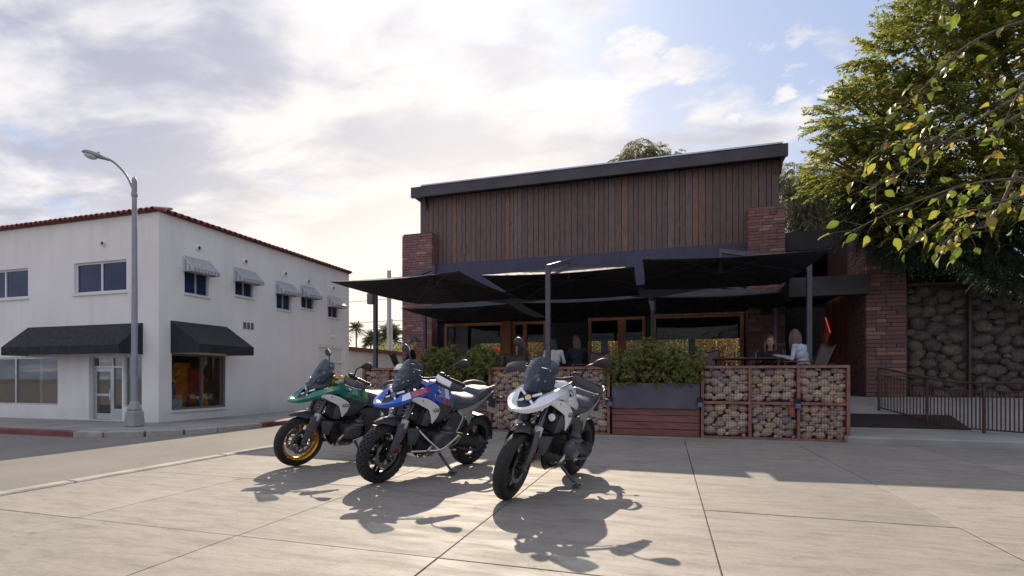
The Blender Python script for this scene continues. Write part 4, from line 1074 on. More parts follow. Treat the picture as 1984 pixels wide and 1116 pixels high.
m = MB(); m.cbox((-8.0, 12.72, 3.38), (.17, .16, .3), .01); tag(m.build('speaker_box', mat('grey_plastic', (.14, .14, .13), .6)), 'small grey box fixed to the leftmost parasol post', 'box')

# ------------------------------------------------------------------ patio furniture
M_SLING = mat('woven_sling', (.115, .085, .08), .85, vs=30, var=.35, bmp=.25, bs=240)
M_CHAIRF = mat('chair_frame', (.04, .028, .026), .5, .2)
M_ARM = mat('red_brown_wood', (.23, .075, .045), .55, vs=6, var=.25)
def chair(label, x, y, rz):
    t_ = thing('patio_chair', label, 'chair', (x, y, .8), rz, 'woven chairs on the deck')
    # chair faces +y locally
    def sling(p0, p1, w, sag, name):
        m = MB(); rows = []
        for i in range(6):
            a = Vector(p0).lerp(Vector(p1), i / 5); rr = []
            for j in range(7):
                u = -1 + 2 * j / 6; rr.append((u * w, a.y - sag * (1 - u * u) * .6, a.z - sag * (1 - u * u)))
            rows.append(rr)
        m.patch(rows, 1, 1, .012); return m.build(name, M_SLING, t_, smooth=60)
    sling((0, -.22, .47), (0, .26, .45), .25, .03, 'seat')
    # back with a slack top edge
    m = MB(); rows = []
    for i in range(7):
        k = i / 6; rr = []
        for j in range(7):
            u = -1 + 2 * j / 6
            rr.append((u * (.25 + .02 * k), -.22 - .2 * k - .04 * (1 - u * u), .47 + .50 * k - .06 * k ** 4 * (1 - u * u)))
        rows.append(rr)
    m.patch(rows, 1, 1, .012); m.build('backrest', M_SLING, t_, smooth=60)
    for s in (-1, 1):
        m = MB(); m.tube([(s * .27, .28, 0), (s * .27, .26, .45), (s * .26, -.2, .47), (s * .285, -.43, .99)], .014, 8); m.build('frame', M_CHAIRF, t_, smooth=60)
        m = MB(); m.tube([(s * .27, -.38, 0), (s * .27, -.22, .47)], .014, 8); m.build('leg', M_CHAIRF, t_)
        m = MB(); m.cbox((s * .30, .02, .67), (.055, .52, .025), .008); m.tube([(s * .29, .24, .45), (s * .30, .25, .66)], .012, 6, 0); m.build('armrest', M_ARM, t_)
    m = MB(); m.tube([(-.285, -.43, .985), (-.15, -.455, .945), (0, -.465, .925), (.15, -.455, .945), (.285, -.43, .985)], .016, 8, smooth=3); m.build('top_rail', M_CHAIRF, t_, smooth=60)
    return t_
chair('woven patio chair turned side on behind the middle gabion', -1.75, 12.1, R(150))
chair('woven patio chair just left of the long planter shrubs', -.93, 12.15, R(185))
chair('woven patio chair beside the wide cedar post behind the left shrubs', -4.3, 12.2, R(176))
chair('woven patio chair next to the woman in the white blouse', -3.75, 12.6, R(190))
chair('woven patio chair that the woman in the pale jacket sits on', 2.63, 11.42, R(52))
chair('woven patio chair at the left end of the dark table', 1.0, 12.0, R(200))
def stool(label, x, y):
    t_ = thing('patio_stool', label, 'stool', (x, y, .8), group='backless stools on the deck')
    m = MB(); m.cbox((0, 0, .445), (.40, .36, .04), .012); m.build('seat', M_ARM, t_)
    for sx in (-1, 1):
        for sy in (-1, 1):
            m = MB(); m.tube([(sx * .17, sy * .15, 0), (sx * .15, sy * .13, .43)], .014, 8); m.build('leg', M_CHAIRF, t_)
stool('backless stool under the woman in the white blouse', -2.62, 12.15)
stool('backless stool under the person in dark blue', -2.13, 12.65)
chair('woven patio chair under the man in the cap', -6.32, 11.77, R(-75))
chair('woven patio chair under the smiling woman in black', 2.12, 12.15, R(168))
def table(label, x, y, w, d):
    t_ = thing('patio_table', label, 'table', (x, y, .8), group='dark tables on the deck')
    m = MB(); m.cbox((0, 0, .735), (w, d, .035), .008); m.build('tabletop', M_CHAIRF, t_)
    for sx in (-1, 1):
        for sy in (-1, 1):
            m = MB(); m.box((sx * (w / 2 - .08) - .02, sy * (d / 2 - .08) - .02, 0), (sx * (w / 2 - .08) + .02, sy * (d / 2 - .08) + .02, .716)); m.build('leg', M_CHAIRF, t_)
table('dark table in front of the smiling woman and the woman in a pale jacket', 1.55, 11.45, 1.25, .75)
table('dark table between the woman in white and the person in dark blue', -2.6, 12.85, .7, .6)
table('dark table before the man in the cap', -5.35, 12.2, .8, .8)

M_TUMB = glass_mat('tumbler_glass', (.8, .85, .86), 1.5)
for i, (x, y, lab) in enumerate(((1.35, 11.3, 'clear glass on the left half of the dark table at the right'), (1.75, 11.55, 'clear glass in front of the smiling woman'))):
    m = MB(); m.lathe([(.001, 1.556), (.03, 1.556), (.038, 1.68), (.035, 1.68), (.028, 1.565), (.001, 1.565)], (x, y, 0), 'z', 14)
    tag(m.build('drinking_glass', M_TUMB, smooth=40), lab, 'glass', 'glasses on the right table')
m = MB(); m.lathe([(.001, 1.556), (.06, 1.556), (.075, 1.575), (.001, 1.57)], (1.5, 11.6, 0), 'z', 16); tag(m.build('plate', M_WHITE, smooth=40), 'small white plate on the dark table at the right', 'plate')

# ------------------------------------------------------------------ people
M_SKIN = mat('skin', (.40, .22, .15), .55, vs=12, var=.08)
M_HAIRB = mat('brown_hair', (.105, .065, .048), .55, vs=40, var=.5)
M_HAIRD = mat('dark_hair', (.02, .015, .013), .5, vs=40, var=.4)
M_EYE = mat('eye_dark', (.01, .008, .008), .2)
M_LIP = mat('lips', (.32, .10, .08), .5)
M_TEETH = mat('teeth', (.7, .68, .64), .3)
def caps(mb, a, b_, ra, rb, mi):
    a, b_ = Vector(a), Vector(b_); n = max(3, int((b_ - a).length / (min(ra, rb) * .5)) + 1)
    mb.tube([a.lerp(b_, i / (n - 1)) for i in range(n)], [ra + (rb - ra) * i / (n - 1) for i in range(n)], 10, mi)
    mb.ell(a, ra, nu=10, nv=8, mi=mi); mb.ell(b_, rb, nu=10, nv=8, mi=mi)
def person(label, loc, rz, shirt, pants, hair, pose, female=True, cap=None, smile=False, head_turn=0., lean=0.):
    """seated figure facing +y, built at the seat (z=.46 above loc); one fused skin surface"""
    t_ = thing('person', label, 'person', loc, rz)
    seg = []   # (a, b, ra, rb, material)
    mb = MB(); MS, MP, MK = 0, 1, 2
    sh = .19 if female else .215
    hz = .50
    up = lambda x, y, z: (x, y + math.sin(lean) * (z - hz) , hz + (z - hz) * math.cos(lean) if z > hz else z)
    S = lambda a, b_, ra, rb, m_: seg.append((Vector(a), Vector(b_), ra, rb, m_))
    # pelvis, torso
    S((-.07, 0, .53), (.07, 0, .53), .12, .12, MP)
    S(up(-.05, 0, .66), up(.05, 0, .66), .105, .105, MS)
    S(up(-.07, 0, .80), up(.07, 0, .80), .105 if female else .12, .105 if female else .12, MS)
    S(up(-.10, 0, .92), up(.10, 0, .92), .09, .09, MS)
    S(up(0, -.01, .6), up(0, -.01, .95), .11, .10, MS)
    S(up(-sh, -.01, .985), up(sh, -.01, .985), .055, .055, MS)
    S(up(0, -.005, 1.0), up(0, .015, 1.10), .05, .047, MK)
    for s in (-1, 1):
        hp, kn, an = (s * .09, 0, .53), (s * .12, .43, .53), (s * .13, .40, .10)
        S(hp, kn, .085, .058, MP); S(kn, an, .057, .038, MP); S(an, (s * .14, .56, .045), .04, .032, 3)
        elb, wr = pose[0 if s < 0 else 1]
        shp = up(s * sh, -.01, .985)
        S(shp, elb, .05, .038, MS)
        e, w_ = Vector(elb), Vector(wr)
        S(e, w_, .037, .027, MS if pose[2] else MK)
        # hand: palm and five bent fingers
        d = (w_ - e).normalized(); side = d.cross(Vector((0, 0, 1)));  side = side.normalized() if side.length > .1 else Vector((1, 0, 0)); dn = d.cross(side).normalized() * -1
        if dn.z > 0: dn = -dn
        S(w_, w_ + d * .075, .026, .03, MK)
        for k, (o_, L) in enumerate(((-.026, .062), (-.009, .072), (.009, .068), (.026, .052))):
            k0 = w_ + d * .08 + side * o_; k1 = k0 + d * L * .55 + dn * .008; k2 = k1 + d * L * .3 + dn * L * .4
            S(k0, k1, .0095, .0085, MK); S(k1, k2, .0085, .007, MK)
        th = w_ + d * .025 + side * (.026 * s)
        S(th, th + d * .04 + side * (.022 * s), .011, .009, MK); S(th + d * .04 + side * (.022 * s), th + d * .068 + side * (.02 * s) + dn * .012, .009, .0075, MK)
    for a, b_, ra, rb, m_ in seg: caps(mb, a, b_, ra, rb, m_)
    # head
    hc = Vector(up(0, .035, 1.215)); Hm = Matrix.Rotation(head_turn, 3, 'Z')
    H = lambda x, y, z: hc + Hm @ Vector((x, y, z))
    mb.ell(hc + Hm @ Vector((0, -.012, .02)), (.076, .095, .105), M=Hm, nu=18, nv=14, mi=MK)
    mb.ell(H(0, .02, -.045), (.058, .065, .075), M=Hm, nu=14, nv=10, mi=MK)
    mb.ell(H(0, .045, -.098), (.028, .03, .024), nu=10, nv=8, mi=MK)
    mb.ell(H(0, .088, -.015), (.013, .022, .03), M=Hm, nu=10, nv=8, mi=MK)
    for s in (-1, 1):
        mb.ell(H(s * .079, -.008, -.01), (.012, .022, .034), M=Hm, nu=8, nv=8, mi=MK)
        mb.ell(H(s * .036, .066, -.03), (.022, .02, .02), M=Hm, nu=8, nv=6, mi=MK)
    o = mb.build('body', [shirt, pants, M_SKIN, M_CHAIRF], t_)
    rm = o.modifiers.new('remesh', 'REMESH'); rm.mode = 'VOXEL'; rm.voxel_size = .0085; rm.use_smooth_shade = True
    sm = o.modifiers.new('smooth', 'SMOOTH'); sm.factor = .5; sm.iterations = 3
    dg = bpy.context.evaluated_depsgraph_get(); ev = o.evaluated_get(dg)
    me = bpy.data.meshes.new_from_object(ev)
    o.modifiers.clear(); old = o.data; o.data = me; bpy.data.meshes.remove(old)
    me.materials.clear()
    for m_ in (shirt, pants, M_SKIN, M_CHAIRF): me.materials.append(m_)
    # material of each face from the nearest limb
    cen = np.empty(len(me.polygons) * 3); me.polygons.foreach_get('center', cen); cen = cen.reshape(-1, 3)
    best = np.full(len(cen), 1e9); mi = np.zeros(len(cen), int)
    hv = np.array(hc); dh = np.linalg.norm((cen - hv) / np.array((.1, .12, .135)), axis=1) - 1
    for a, b_, ra, rb, m_ in seg:
        A_, B_ = np.array(a), np.array(b_); ab = B_ - A_; L2 = max(ab @ ab, 1e-9)
        tt = np.clip(((cen - A_) @ ab) / L2, 0, 1)
        d = np.linalg.norm(cen - (A_ + tt[:, None] * ab), axis=1) - (ra + (rb - ra) * tt)
        up_ = d < best; best[up_] = d[up_]; mi[up_] = m_
    mi[dh < .08] = MK
    me.polygons.foreach_set('material_index', mi.astype(np.int32)); me.polygons.foreach_set('use_smooth', np.ones(len(mi), bool)); me.update()
    # face marks
    f = MB()
    for s in (-1, 1):
        f.ell(H(s * .031, .078, .012), (.0095, .006, .0055), M=Hm, nu=8, nv=6, mi=0)
        f.tube([H(s * .016, .083, .031), H(s * .032, .083, .036), H(s * .05, .07, .03)], .0035, 6, 0)
    mw = .03 if smile else .022
    f.tube([H(-mw, .075, -.052 + (.008 if smile else 0)), H(0, .091, -.062), H(mw, .075, -.052 + (.008 if smile else 0))], .0055, 6, 1, smooth=3)
    if smile: f.tube([H(-.019, .0855, -.053), H(0, .094, -.0575), H(.019, .0855, -.053)], .0042, 6, 2, smooth=3)
    f.build('face_features', [M_EYE, M_LIP, M_TEETH], t_, smooth=60)
    # hair
    h = MB(); nu, nv = 22, 14; vs = []
    for j in range(nv + 1):
        b_ = math.pi * .62 * j / nv
        for i in range(nu):
            a = 2 * math.pi * i / nu
            fr = math.sin(a)
            lim = b_ * (1.0 if fr < .35 else .62 if fr < .75 else .5)
            k = 1.10 + .02 * math.sin(a * 7 + j)
            vs.append(H(.08 * math.sin(lim) * math.cos(a) * k, -.012 + .099 * math.sin(lim) * math.sin(a) * k, .024 + .108 * math.cos(lim) * k))
    fs = [(j * nu + i, (j + 1) * nu + i, (j + 1) * nu + (i + 1) % nu, j * nu + (i + 1) % nu) for j in range(nv) for i in range(nu)]
    h.add(vs, fs)
    if female:
        for i in range(34):
            a = math.pi * (1.02 + .96 * i / 33); rr = random.uniform(.9, 1.08); L = random.uniform(.2, .3)
            x0, y0 = .078 * math.cos(a) * rr, -.012 + .095 * math.sin(a) * rr
            h.tube([H(x0, y0, .05), H(x0 * 1.15, y0 * 1.15, -.04), H(x0 * 1.25, y0 * 1.1 - .01, -.13), H(x0 * 1.2 + random.uniform(-.02, .02), y0 * 1.05 - .01, -.05 - L)], [.022, .024, .022, .006], 7, smooth=2)
    h.build('hair', hair, t_, smooth=70)
    if cap:
        c = MB(); c.loft([[H(.085 * math.cos(q) * k, -.012 + .104 * math.sin(q) * k, z) for q in [2 * math.pi * i / 20 for i in range(20)]] for k, z in ((1.0, .045), (1.0, .08), (.9, .12), (.6, .142), (.1, .15))], sub=2)
        rows = [[H(x, .085 - abs(x) * .35 + y, .058 - y * .25 - x * x * 3) for x in (-.07, -.035, 0, .035, .07)] for y in (0, .035, .07)]
        c.patch(rows, 2, 2, .006); c.build('cap', cap, t_, smooth=50)
    return t_
rest = lambda s, x=.1, y=.33, z=.77: ((s * .26, .12, .72), (s * x, y, z))
BK = mat('black_shirt', (.012, .012, .016), .85, vs=8, bmp=.15); NV = mat('navy_shirt', (.016, .018, .034), .85, vs=8, bmp=.15)
WH = mat('white_blouse', (.62, .60, .60), .8, vs=8, bmp=.2, bs=14); PJ = mat('pale_blue_jacket', (.40, .44, .52), .8, vs=8, bmp=.25, bs=12); JN = mat('dark_jeans', (.03, .035, .06), .85, vs=10)
person('man in a grey cap and dark t-shirt leaning over a deck table', (-6.3, 11.75, .84), R(-75), BK, JN, M_HAIRD, (rest(-1, .12, .42, .78), rest(1, .08, .40, .78), False), False, mat('grey_cap', (.09, .09, .085), .85), False, R(-22), R(10))
person('smiling woman in black facing the plaza at the right table', (2.12, 12.1, .70), R(168), BK, JN, M_HAIRB, (rest(-1), rest(1), True), True, None, True, R(8), R(6))
person('woman in a pale blue jacket seen from behind at the right table', (2.62, 11.4, .80), R(52), PJ, JN, M_HAIRB, (rest(-1, .1, .50, .80), rest(1, .06, .48, .80), True), True, None, False, R(-38), R(14))
person('woman in a white blouse seated behind the tall parasol post', (-2.62, 12.12, .80), R(8), WH, JN, M_HAIRD, (rest(-1), rest(1), True), True, None, False, R(-25), R(12))
person('person in dark blue sitting with back turned in the shade', (-2.13, 12.62, .86), R(24), NV, JN, M_HAIRB, (rest(-1), rest(1), True), True, None, False, R(25), R(6))
person('dim figure in black sitting by the leftmost restaurant window', (-6.2, 14.2, .95), R(-40), BK, JN, M_HAIRD, (rest(-1), rest(1), True), False, None, False, 0, R(4))
for lb, x, y in (('woven patio chair under the dim figure by the window', -6.25, 14.15),):
    chair(lb, x, y, R(-40))

# ------------------------------------------------------------------ foliage
def leaf_mat(name, stops, trans=.45, rough=.5):
    m, t, b, o = new_mat(name)
    ge = node(t, 'ShaderNodeNewGeometry'); c = ramp(t, ge.outputs['Random Per Island'], stops)
    t.links.new(c, b.inputs['Base Color']); b.inputs['Roughness'].default_value = rough; b.inputs['Specular IOR Level'].default_value = .35
    tr = node(t, 'ShaderNodeBsdfTranslucent'); hs = node(t, 'ShaderNodeHueSaturation'); hs.inputs['Value'].default_value = 2.3; hs.inputs['Saturation'].default_value = 1.08; t.links.new(c, hs.inputs['Color']); t.links.new(hs.outputs[0], tr.inputs[0])
    mx = node(t, 'ShaderNodeMixShader'); mx.inputs[0].default_value = trans; t.links.new(b.outputs[0], mx.inputs[1]); t.links.new(tr.outputs[0], mx.inputs[2]); t.links.new(mx.outputs[0], o.inputs[0])
    return m
def unit(a): return a / np.maximum(np.linalg.norm(a, axis=1, keepdims=True), 1e-9)
def leaf_mesh(name, pos, d, up, L, Wd, m, fold=.25):
    """one folded four-corner leaf per row"""
    n = len(pos); d = unit(d); s = unit(np.cross(d, up)); u = np.cross(s, d)
    L = np.broadcast_to(L, n)[:, None]; Wd = np.broadcast_to(Wd, n)[:, None]
    a = pos; c = pos + d * L; mid = pos + d * L * .45 + u * (Wd * fold)
    v = np.stack([a, mid - s * Wd * .5, c - u * L * .06, mid + s * Wd * .5], 1).reshape(-1, 3)
    me = bpy.data.meshes.new(name); me.vertices.add(n * 4); me.vertices.foreach_set('co', v.ravel())
    idx = np.arange(n)[:, None] * 4
    f = np.concatenate([idx + np.array([[0, 1, 2]]), idx + np.array([[0, 2, 3]])], 1).reshape(-1)
    me.loops.add(len(f)); me.loops.foreach_set('vertex_index', f.astype(np.int32))
    me.polygons.add(n * 2); me.polygons.foreach_set('loop_start', np.arange(n * 2, dtype=np.int32) * 3); me.polygons.foreach_set('loop_total', np.full(n * 2, 3, np.int32))
    me.update(); me.validate(); me.materials.append(m); return me
def mobj(name, me, parent=None):
    o = bpy.data.objects.new(name, me); COL.objects.link(o)
    if parent is not None: wparent(o, parent)
    return o
rng = np.random.default_rng(5)
M_SHRUB = leaf_mat('shrub_leaf', [(0, (.08, .095, .035)), (.4, (.14, .16, .05)), (.75, (.20, .21, .065)), (1, (.30, .26, .09))], .35, .5)
def shrub(label, x0, x1, y0, y1, z0, ztop, nros, seed):
    rg = np.random.default_rng(seed)
    root = thing('planter_shrub', label, 'shrub', ((x0 + x1) / 2, (y0 + y1) / 2, z0), group='evergreen shrubs in the planters')
    st = MB(); cen = []
    for i in range(int((x1 - x0) * 14)):
        bx, by = rg.uniform(x0 + .05, x1 - .05), rg.uniform(y0 + .1, y1 - .1)
        hgt = (ztop - z0) * rg.uniform(.45, .95)
        st.tube([(bx, by, z0 - .06), (bx + rg.normal(0, .06), by + rg.normal(0, .05), z0 + hgt * .5), (bx + rg.normal(0, .12), by + rg.normal(0, .1), z0 + hgt)], [.009, .007, .003], 5)
    wparent(st.build('stem', mat('shrub_stem', (.10, .06, .045), .8)), root)
    xs = rg.uniform(x0, x1, nros); ys = rg.uniform(y0, y1, nros)
    top = ztop + .10 * np.sin(xs * 5.1 + seed) + .07 * np.sin(xs * 11.3 + seed * 2) - .35 * np.abs((ys - (y0 + y1) / 2) / (y1 - y0)) - .12 * (np.abs((xs - (x0 + x1) / 2) / (x1 - x0)) * 2) ** 4
    zs = z0 + .0 + (top - z0) * rg.uniform(0.0, 1, nros) ** .75
    outw = np.stack([(xs - (x0 + x1) / 2) / (x1 - x0) * .8, (ys - (y0 + y1) / 2) / (y1 - y0) * 2.2, (zs - (z0 + ztop) / 2) / (ztop - z0) * 1.6 + .5], 1) + rg.normal(0, .45, (nros, 3))
    outw = unit(outw); k = 9
    P = np.repeat(np.stack([xs, ys, zs], 1), k, 0); O = np.repeat(outw, k, 0)
    rad = rg.normal(0, 1, P.shape); rad -= O * np.sum(rad * O, 1, keepdims=True); rad = unit(rad)
    d = unit(O * rg.uniform(.2, 1.0, (len(P), 1)) + rad * .9)
    wparent(mobj('foliage', leaf_mesh('foliage', P + O * rg.uniform(-.02, .02, (len(P), 1)), d, O + rg.normal(0, .2, O.shape), rg.uniform(.05, .085, len(P)), rg.uniform(.022, .034, len(P)), M_SHRUB)), root)
shrub('dense evergreen shrubs filling the planter left of the big gabion', -1.2, .68, 10.28, 10.98, 1.0, 1.79, 1900, 3)
shrub('dense evergreen shrubs filling the planter behind the blue motorcycle', -5.3, -3.55, 10.28, 10.98, 1.0, 1.80, 1900, 8)
# small leafy pot plant behind the pale jacket
pt = thing('potted_plant', 'small broad leaved plant in a pot next to the right parasol post', 'plant', (3.0, 12.3, .8))
m = MB(); m.lathe([(.001, .8), (.13, .8), (.17, 1.15), (.15, 1.15), (.14, 1.1), (.001, 1.1)], (3.0, 12.3, 0), 'z', 16); wparent(m.build('pot', M_DARK, smooth=40), pt)
n = 170; a = rng.uniform(0, 6.28, n); e = rng.uniform(.1, 1.3, n); d = np.stack([np.cos(a) * np.cos(e), np.sin(a) * np.cos(e), np.sin(e)], 1)
P = np.array([[3.0, 12.3, 1.2]]) + d * rng.uniform(.08, .34, (n, 1))
wparent(mobj('foliage', leaf_mesh('foliage', P, d + np.array([[0, 0, -.3]]), np.array([[0, 0, 1.]]) + rng.normal(0, .3, (n, 3)), rng.uniform(.08, .13, n), rng.uniform(.05, .07, n), leaf_mat('pot_leaf', [(0, (.05, .09, .025)), (1, (.10, .15, .04))], .3))), pt)

M_BARK = mat('bark', (.10, .075, .055), .9, vs=9, var=.4, bmp=.6, bs=25)
def sprays(rg, c, d, nleaf, Ls, leafL, leafW, droop=.25):
    """pinnate sprays: leaflets in pairs along an arching stem"""
    n = len(c); t = np.linspace(.15, 1, nleaf)[None, :, None]
    up = np.array([0, 0, 1.])[None]
    side = unit(np.cross(d, np.broadcast_to(up, d.shape)) + rg.normal(0, .25, d.shape))
    base = c[:, None, :] + d[:, None, :] * (t * Ls[:, None, None]) - np.array([0, 0, 1.])[None, None] * (droop * Ls[:, None, None] * t ** 2)
    sg = np.where(np.arange(nleaf) % 2 == 0, 1., -1.)[None, :, None]
    ld = side[:, None, :] * sg * .85 + d[:, None, :] * .65 - np.array([0, 0, .25])[None, None] + rg.normal(0, .18, (n, nleaf, 3))
    P = base.reshape(-1, 3); D = ld.reshape(-1, 3)
    U = np.broadcast_to(up, P.shape) + rg.normal(0, .35, P.shape)
    k = len(P)
    return P, D, U, rg.uniform(.75, 1.2, k) * leafL, rg.uniform(.8, 1.15, k) * leafW
def limb_tree(root, base, blobs, r0, rg, m=M_BARK, lean=(0, 0)):
    t_ = MB(); b0 = Vector(base); zmin = min(b[2] for b in blobs); fork = Vector((base[0] + lean[0], base[1] + lean[1], base[2] + (zmin - base[2]) * .55 + .4))
    t_.tube([b0 - Vector((0, 0, .3)), b0 + Vector((0, 0, .15)), b0.lerp(fork, .5) + Vector((.06, -.04, 0)), fork], [r0 * 1.5, r0 * 1.1, r0 * .95, r0 * .85], 12, smooth=4)
    for (x, y, z, r) in blobs:
        c = Vector((x, y, z)); mid = fork.lerp(c, .5) + Vector((rg.normal(0, .15), rg.normal(0, .15), -.1))
        t_.tube([fork - Vector((0, 0, .2)), mid, c, c + (c - fork).normalized() * r * .5], [r0 * .55, r0 * .32, r0 * .16, .012], 8, smooth=4)
        for q in range(5):
            e = c + Vector(rg.normal(0, 1, 3)).normalized() * r * .8
            t_.tube([mid.lerp(c, .5 + .1 * q), c.lerp(e, .5), e], [r0 * .13, r0 * .08, .008], 6, smooth=2)
    wparent(t_.build('trunk', m, smooth=60), root)
# big tree on the right, over the wing and the gabion wall
bt = thing('leafy_tree', 'large leafy tree overhanging the entrance wing and gabion wall', 'tree', (8.4, 13.7, .4))
blobs = [(4.25, 13, 6.85, .95), (3.85, 12.9, 5.75, .75), (5.2, 13, 8.0, 1.1), (5.0, 12.8, 6.3, 1.1), (4.9, 12.7, 5.1, .75), (5.0, 12.5, 4.35, .5), (6.3, 13, 7.0, 1.5), (6.2, 13, 9.2, 1.35), (5.8, 13.2, 10.4, 1.0), (7.6, 13, 8.2, 1.7), (7.3, 12.8, 5.6, 1.25), (6.2, 12.5, 4.9, .9), (8.6, 13, 9.8, 1.7), (7.0, 13.2, 11, 1.5), (9.2, 13.2, 6.6, 1.5)]
limb_tree(bt, (8.4, 13.7, .4), blobs, .2, rng)
C, D = [], []
for (x, y, z, r) in blobs:
    n = int(250 * r ** 2 + 70); v = unit(rng.normal(0, 1, (n, 3))); rr = r * rng.uniform(.25, 1, (n, 1)) ** .5
    C.append(np.array([[x, y, z]]) + v * rr * np.array([[1, .95, .82]])); D.append(unit(v * .75 + np.array([[-.55, -.15, .35]]) + rng.normal(0, .3, v.shape)))
C = np.concatenate(C); D = np.concatenate(D)
P, Dd, U, L, Wd = sprays(rng, C, D, 20, rng.uniform(.3, .55, len(C)), .105, .045)
M_LEAF = leaf_mat('tree_leaf', [(0, (.06, .085, .026)), (.4, (.105, .135, .036)), (.75, (.175, .19, .048)), (.93, (.29, .235, .05)), (1, (.33, .17, .05))], .52)
wparent(mobj('crown', leaf_mesh('crown', P, Dd, U, L, Wd, M_LEAF)), bt)
# darker low bough over the brick wall
dk = thing('leafy_tree', 'low dark feathery tree in front of the brick wall top', 'tree', (8.0, 13.9, .45))
blobs = [(4.3, 13.1, 4.75, .55), (5.0, 13.0, 4.25, .62), (5.6, 13.0, 4.6, .6), (4.5, 13.2, 5.3, .6), (5.3, 13.3, 5.3, .7), (6.3, 13.2, 4.2, .7), (7.0, 13.4, 3.8, .7), (6.6, 13.4, 5.0, .8)]
limb_tree(dk, (8.0, 13.9, .45), blobs, .07, rng)
C, D = [], []
for (x, y, z, r) in blobs:
    n = int(520 * r); v = unit(rng.normal(0, 1, (n, 3))); C.append(np.array([[x, y, z]]) + v * r * rng.uniform(.2, 1, (n, 1)) ** .5 * np.array([[1, .8, .8]])); D.append(unit(v + np.array([[-.3, -.3, -.2]])))
P, Dd, U, L, Wd = sprays(rng, np.concatenate(C), np.concatenate(D), 22, rng.uniform(.3, .5, sum(len(c) for c in C)), .075, .028, .4)
wparent(mobj('crown', leaf_mesh('crown', P, Dd, U, L, Wd, leaf_mat('dark_leaf', [(0, (.018, .035, .018)), (1, (.045, .07, .035))], .2))), dk)
# eucalyptus trees behind
M_EUC = leaf_mat('eucalyptus_leaf', [(0, (.09, .10, .06)), (.5, (.14, .15, .085)), (1, (.24, .20, .12))], .4)
def eucalyptus(label, base, blobs, seed, dens=150):
    rg = np.random.default_rng(seed); t_ = thing('eucalyptus_tree', label, 'tree', base, group='eucalyptus trees behind the restaurant')
    limb_tree(t_, base, blobs, .22, rg, mat('pale_bark', (.32, .26, .21), .8, vs=4, var=.3))
    C, D = [], []
    for (x, y, z, r) in blobs:
        n = int(dens * 1.5 * r ** 2 + 50); v = unit(rg.normal(0, 1, (n, 3))); C.append(np.array([[x, y, z]]) + v * r * rg.uniform(.1, 1, (n, 1)) ** .5); D.append(unit(v * .6 + np.array([[0, 0, -.5]])))
    C = np.concatenate(C); P, Dd, U, L, Wd = sprays(rg, C, np.concatenate(D), 12, rg.uniform(.35, .7, len(C)), .19, .05, .5)
    Dd = Dd + np.array([[0, 0, -.8]])
    wparent(mobj('crown', leaf_mesh('crown', P, Dd, U, L, Wd, M_EUC)), t_)
eucalyptus('pale eucalyptus showing above the middle of the restaurant roof', (-1.2, 28, -.2), [(-1.4, 28, 13.0, .75), (-2.3, 28, 12.3, .7), (-.6, 28, 12.5, .8), (.4, 28, 12.6, .45), (-2.9, 28, 11.9, .5), (-1.4, 28, 11.6, 1.0)], 3, 300)
eucalyptus('tall eucalyptus between the roof end and the big leafy tree', (6.2, 27, -.2), [(5.7, 27, 10.6, .75), (6.3, 27, 9.5, .8), (7.2, 27, 10.2, .9), (5.6, 27, 9.0, .6), (7.3, 27, 8.4, .9), (6.4, 27, 8.0, .8), (8.5, 27, 9.2, 1.0)], 4, 240)
# autumn hedge seen through the restaurant, and bushes behind the garden wall
M_AUT = leaf_mat('autumn_leaf', [(0, (.06, .07, .018)), (.35, (.15, .125, .022)), (.7, (.25, .14, .028)), (1, (.30, .09, .02))], .42)
M_YGR = leaf_mat('yellow_green_leaf', [(0, (.045, .065, .016)), (.6, (.12, .14, .028)), (1, (.22, .19, .035))], .42)
def bush(name, label, c, r, n, m, seed, leaf=.12, group=None, cat='bush'):
    rg = np.random.default_rng(seed); t_ = thing(name, label, cat, (c[0], c[1], -.2), group=group)
    s = MB()
    for i in range(7):
        e = Vector((c[0] + rg.normal(0, r[0] * .4), c[1] + rg.normal(0, r[1] * .4), c[2] + r[2] * rg.uniform(0, .6))); s.tube([(c[0] + rg.normal(0, .12), c[1], -.3), e.lerp(Vector((c[0], c[1], 0)), .5), e], [.05, .035, .01], 6)
    wparent(s.build('stem', M_BARK), t_)
    v = unit(rg.normal(0, 1, (n, 3))); k = rg.uniform(.15, 1, (n, 1)) ** .4
    P = np.array([c]) + v * k * np.array([r]) * (1 + .22 * np.sin(v[:, :1] * 7 + seed) * np.cos(v[:, 2:] * 6))
    wparent(mobj('foliage', leaf_mesh('foliage', P, v + rg.normal(0, .6, v.shape), v + rg.normal(0, .5, v.shape), rg.uniform(.7, 1.2, n) * leaf, rg.uniform(.7, 1.2, n) * leaf * .55, m)), t_)
for i, (x, z, m, lab) in enumerate(((-9.4, 1.7, M_YGR, 'yellow green bush at the left of the garden behind the restaurant'), (-7.0, 1.6, M_AUT, 'orange autumn bush seen through the leftmost restaurant window'), (-4.7, 1.5, M_YGR, 'green bush behind the wide cedar post'), (-2.4, 1.6, M_AUT, 'golden bush seen through the narrow middle windows'), (-.2, 1.7, M_YGR, 'green bush at the left edge of the big window view'), (2.2, 1.7, M_AUT, 'orange red bush seen through the big right window'))):
    bush('garden_bush', lab, (x, 26.4 + .3 * (i % 2), z), (1.9, 1.3, 2.4), 9000, m, 20 + i, .13, 'bushes behind the restaurant')
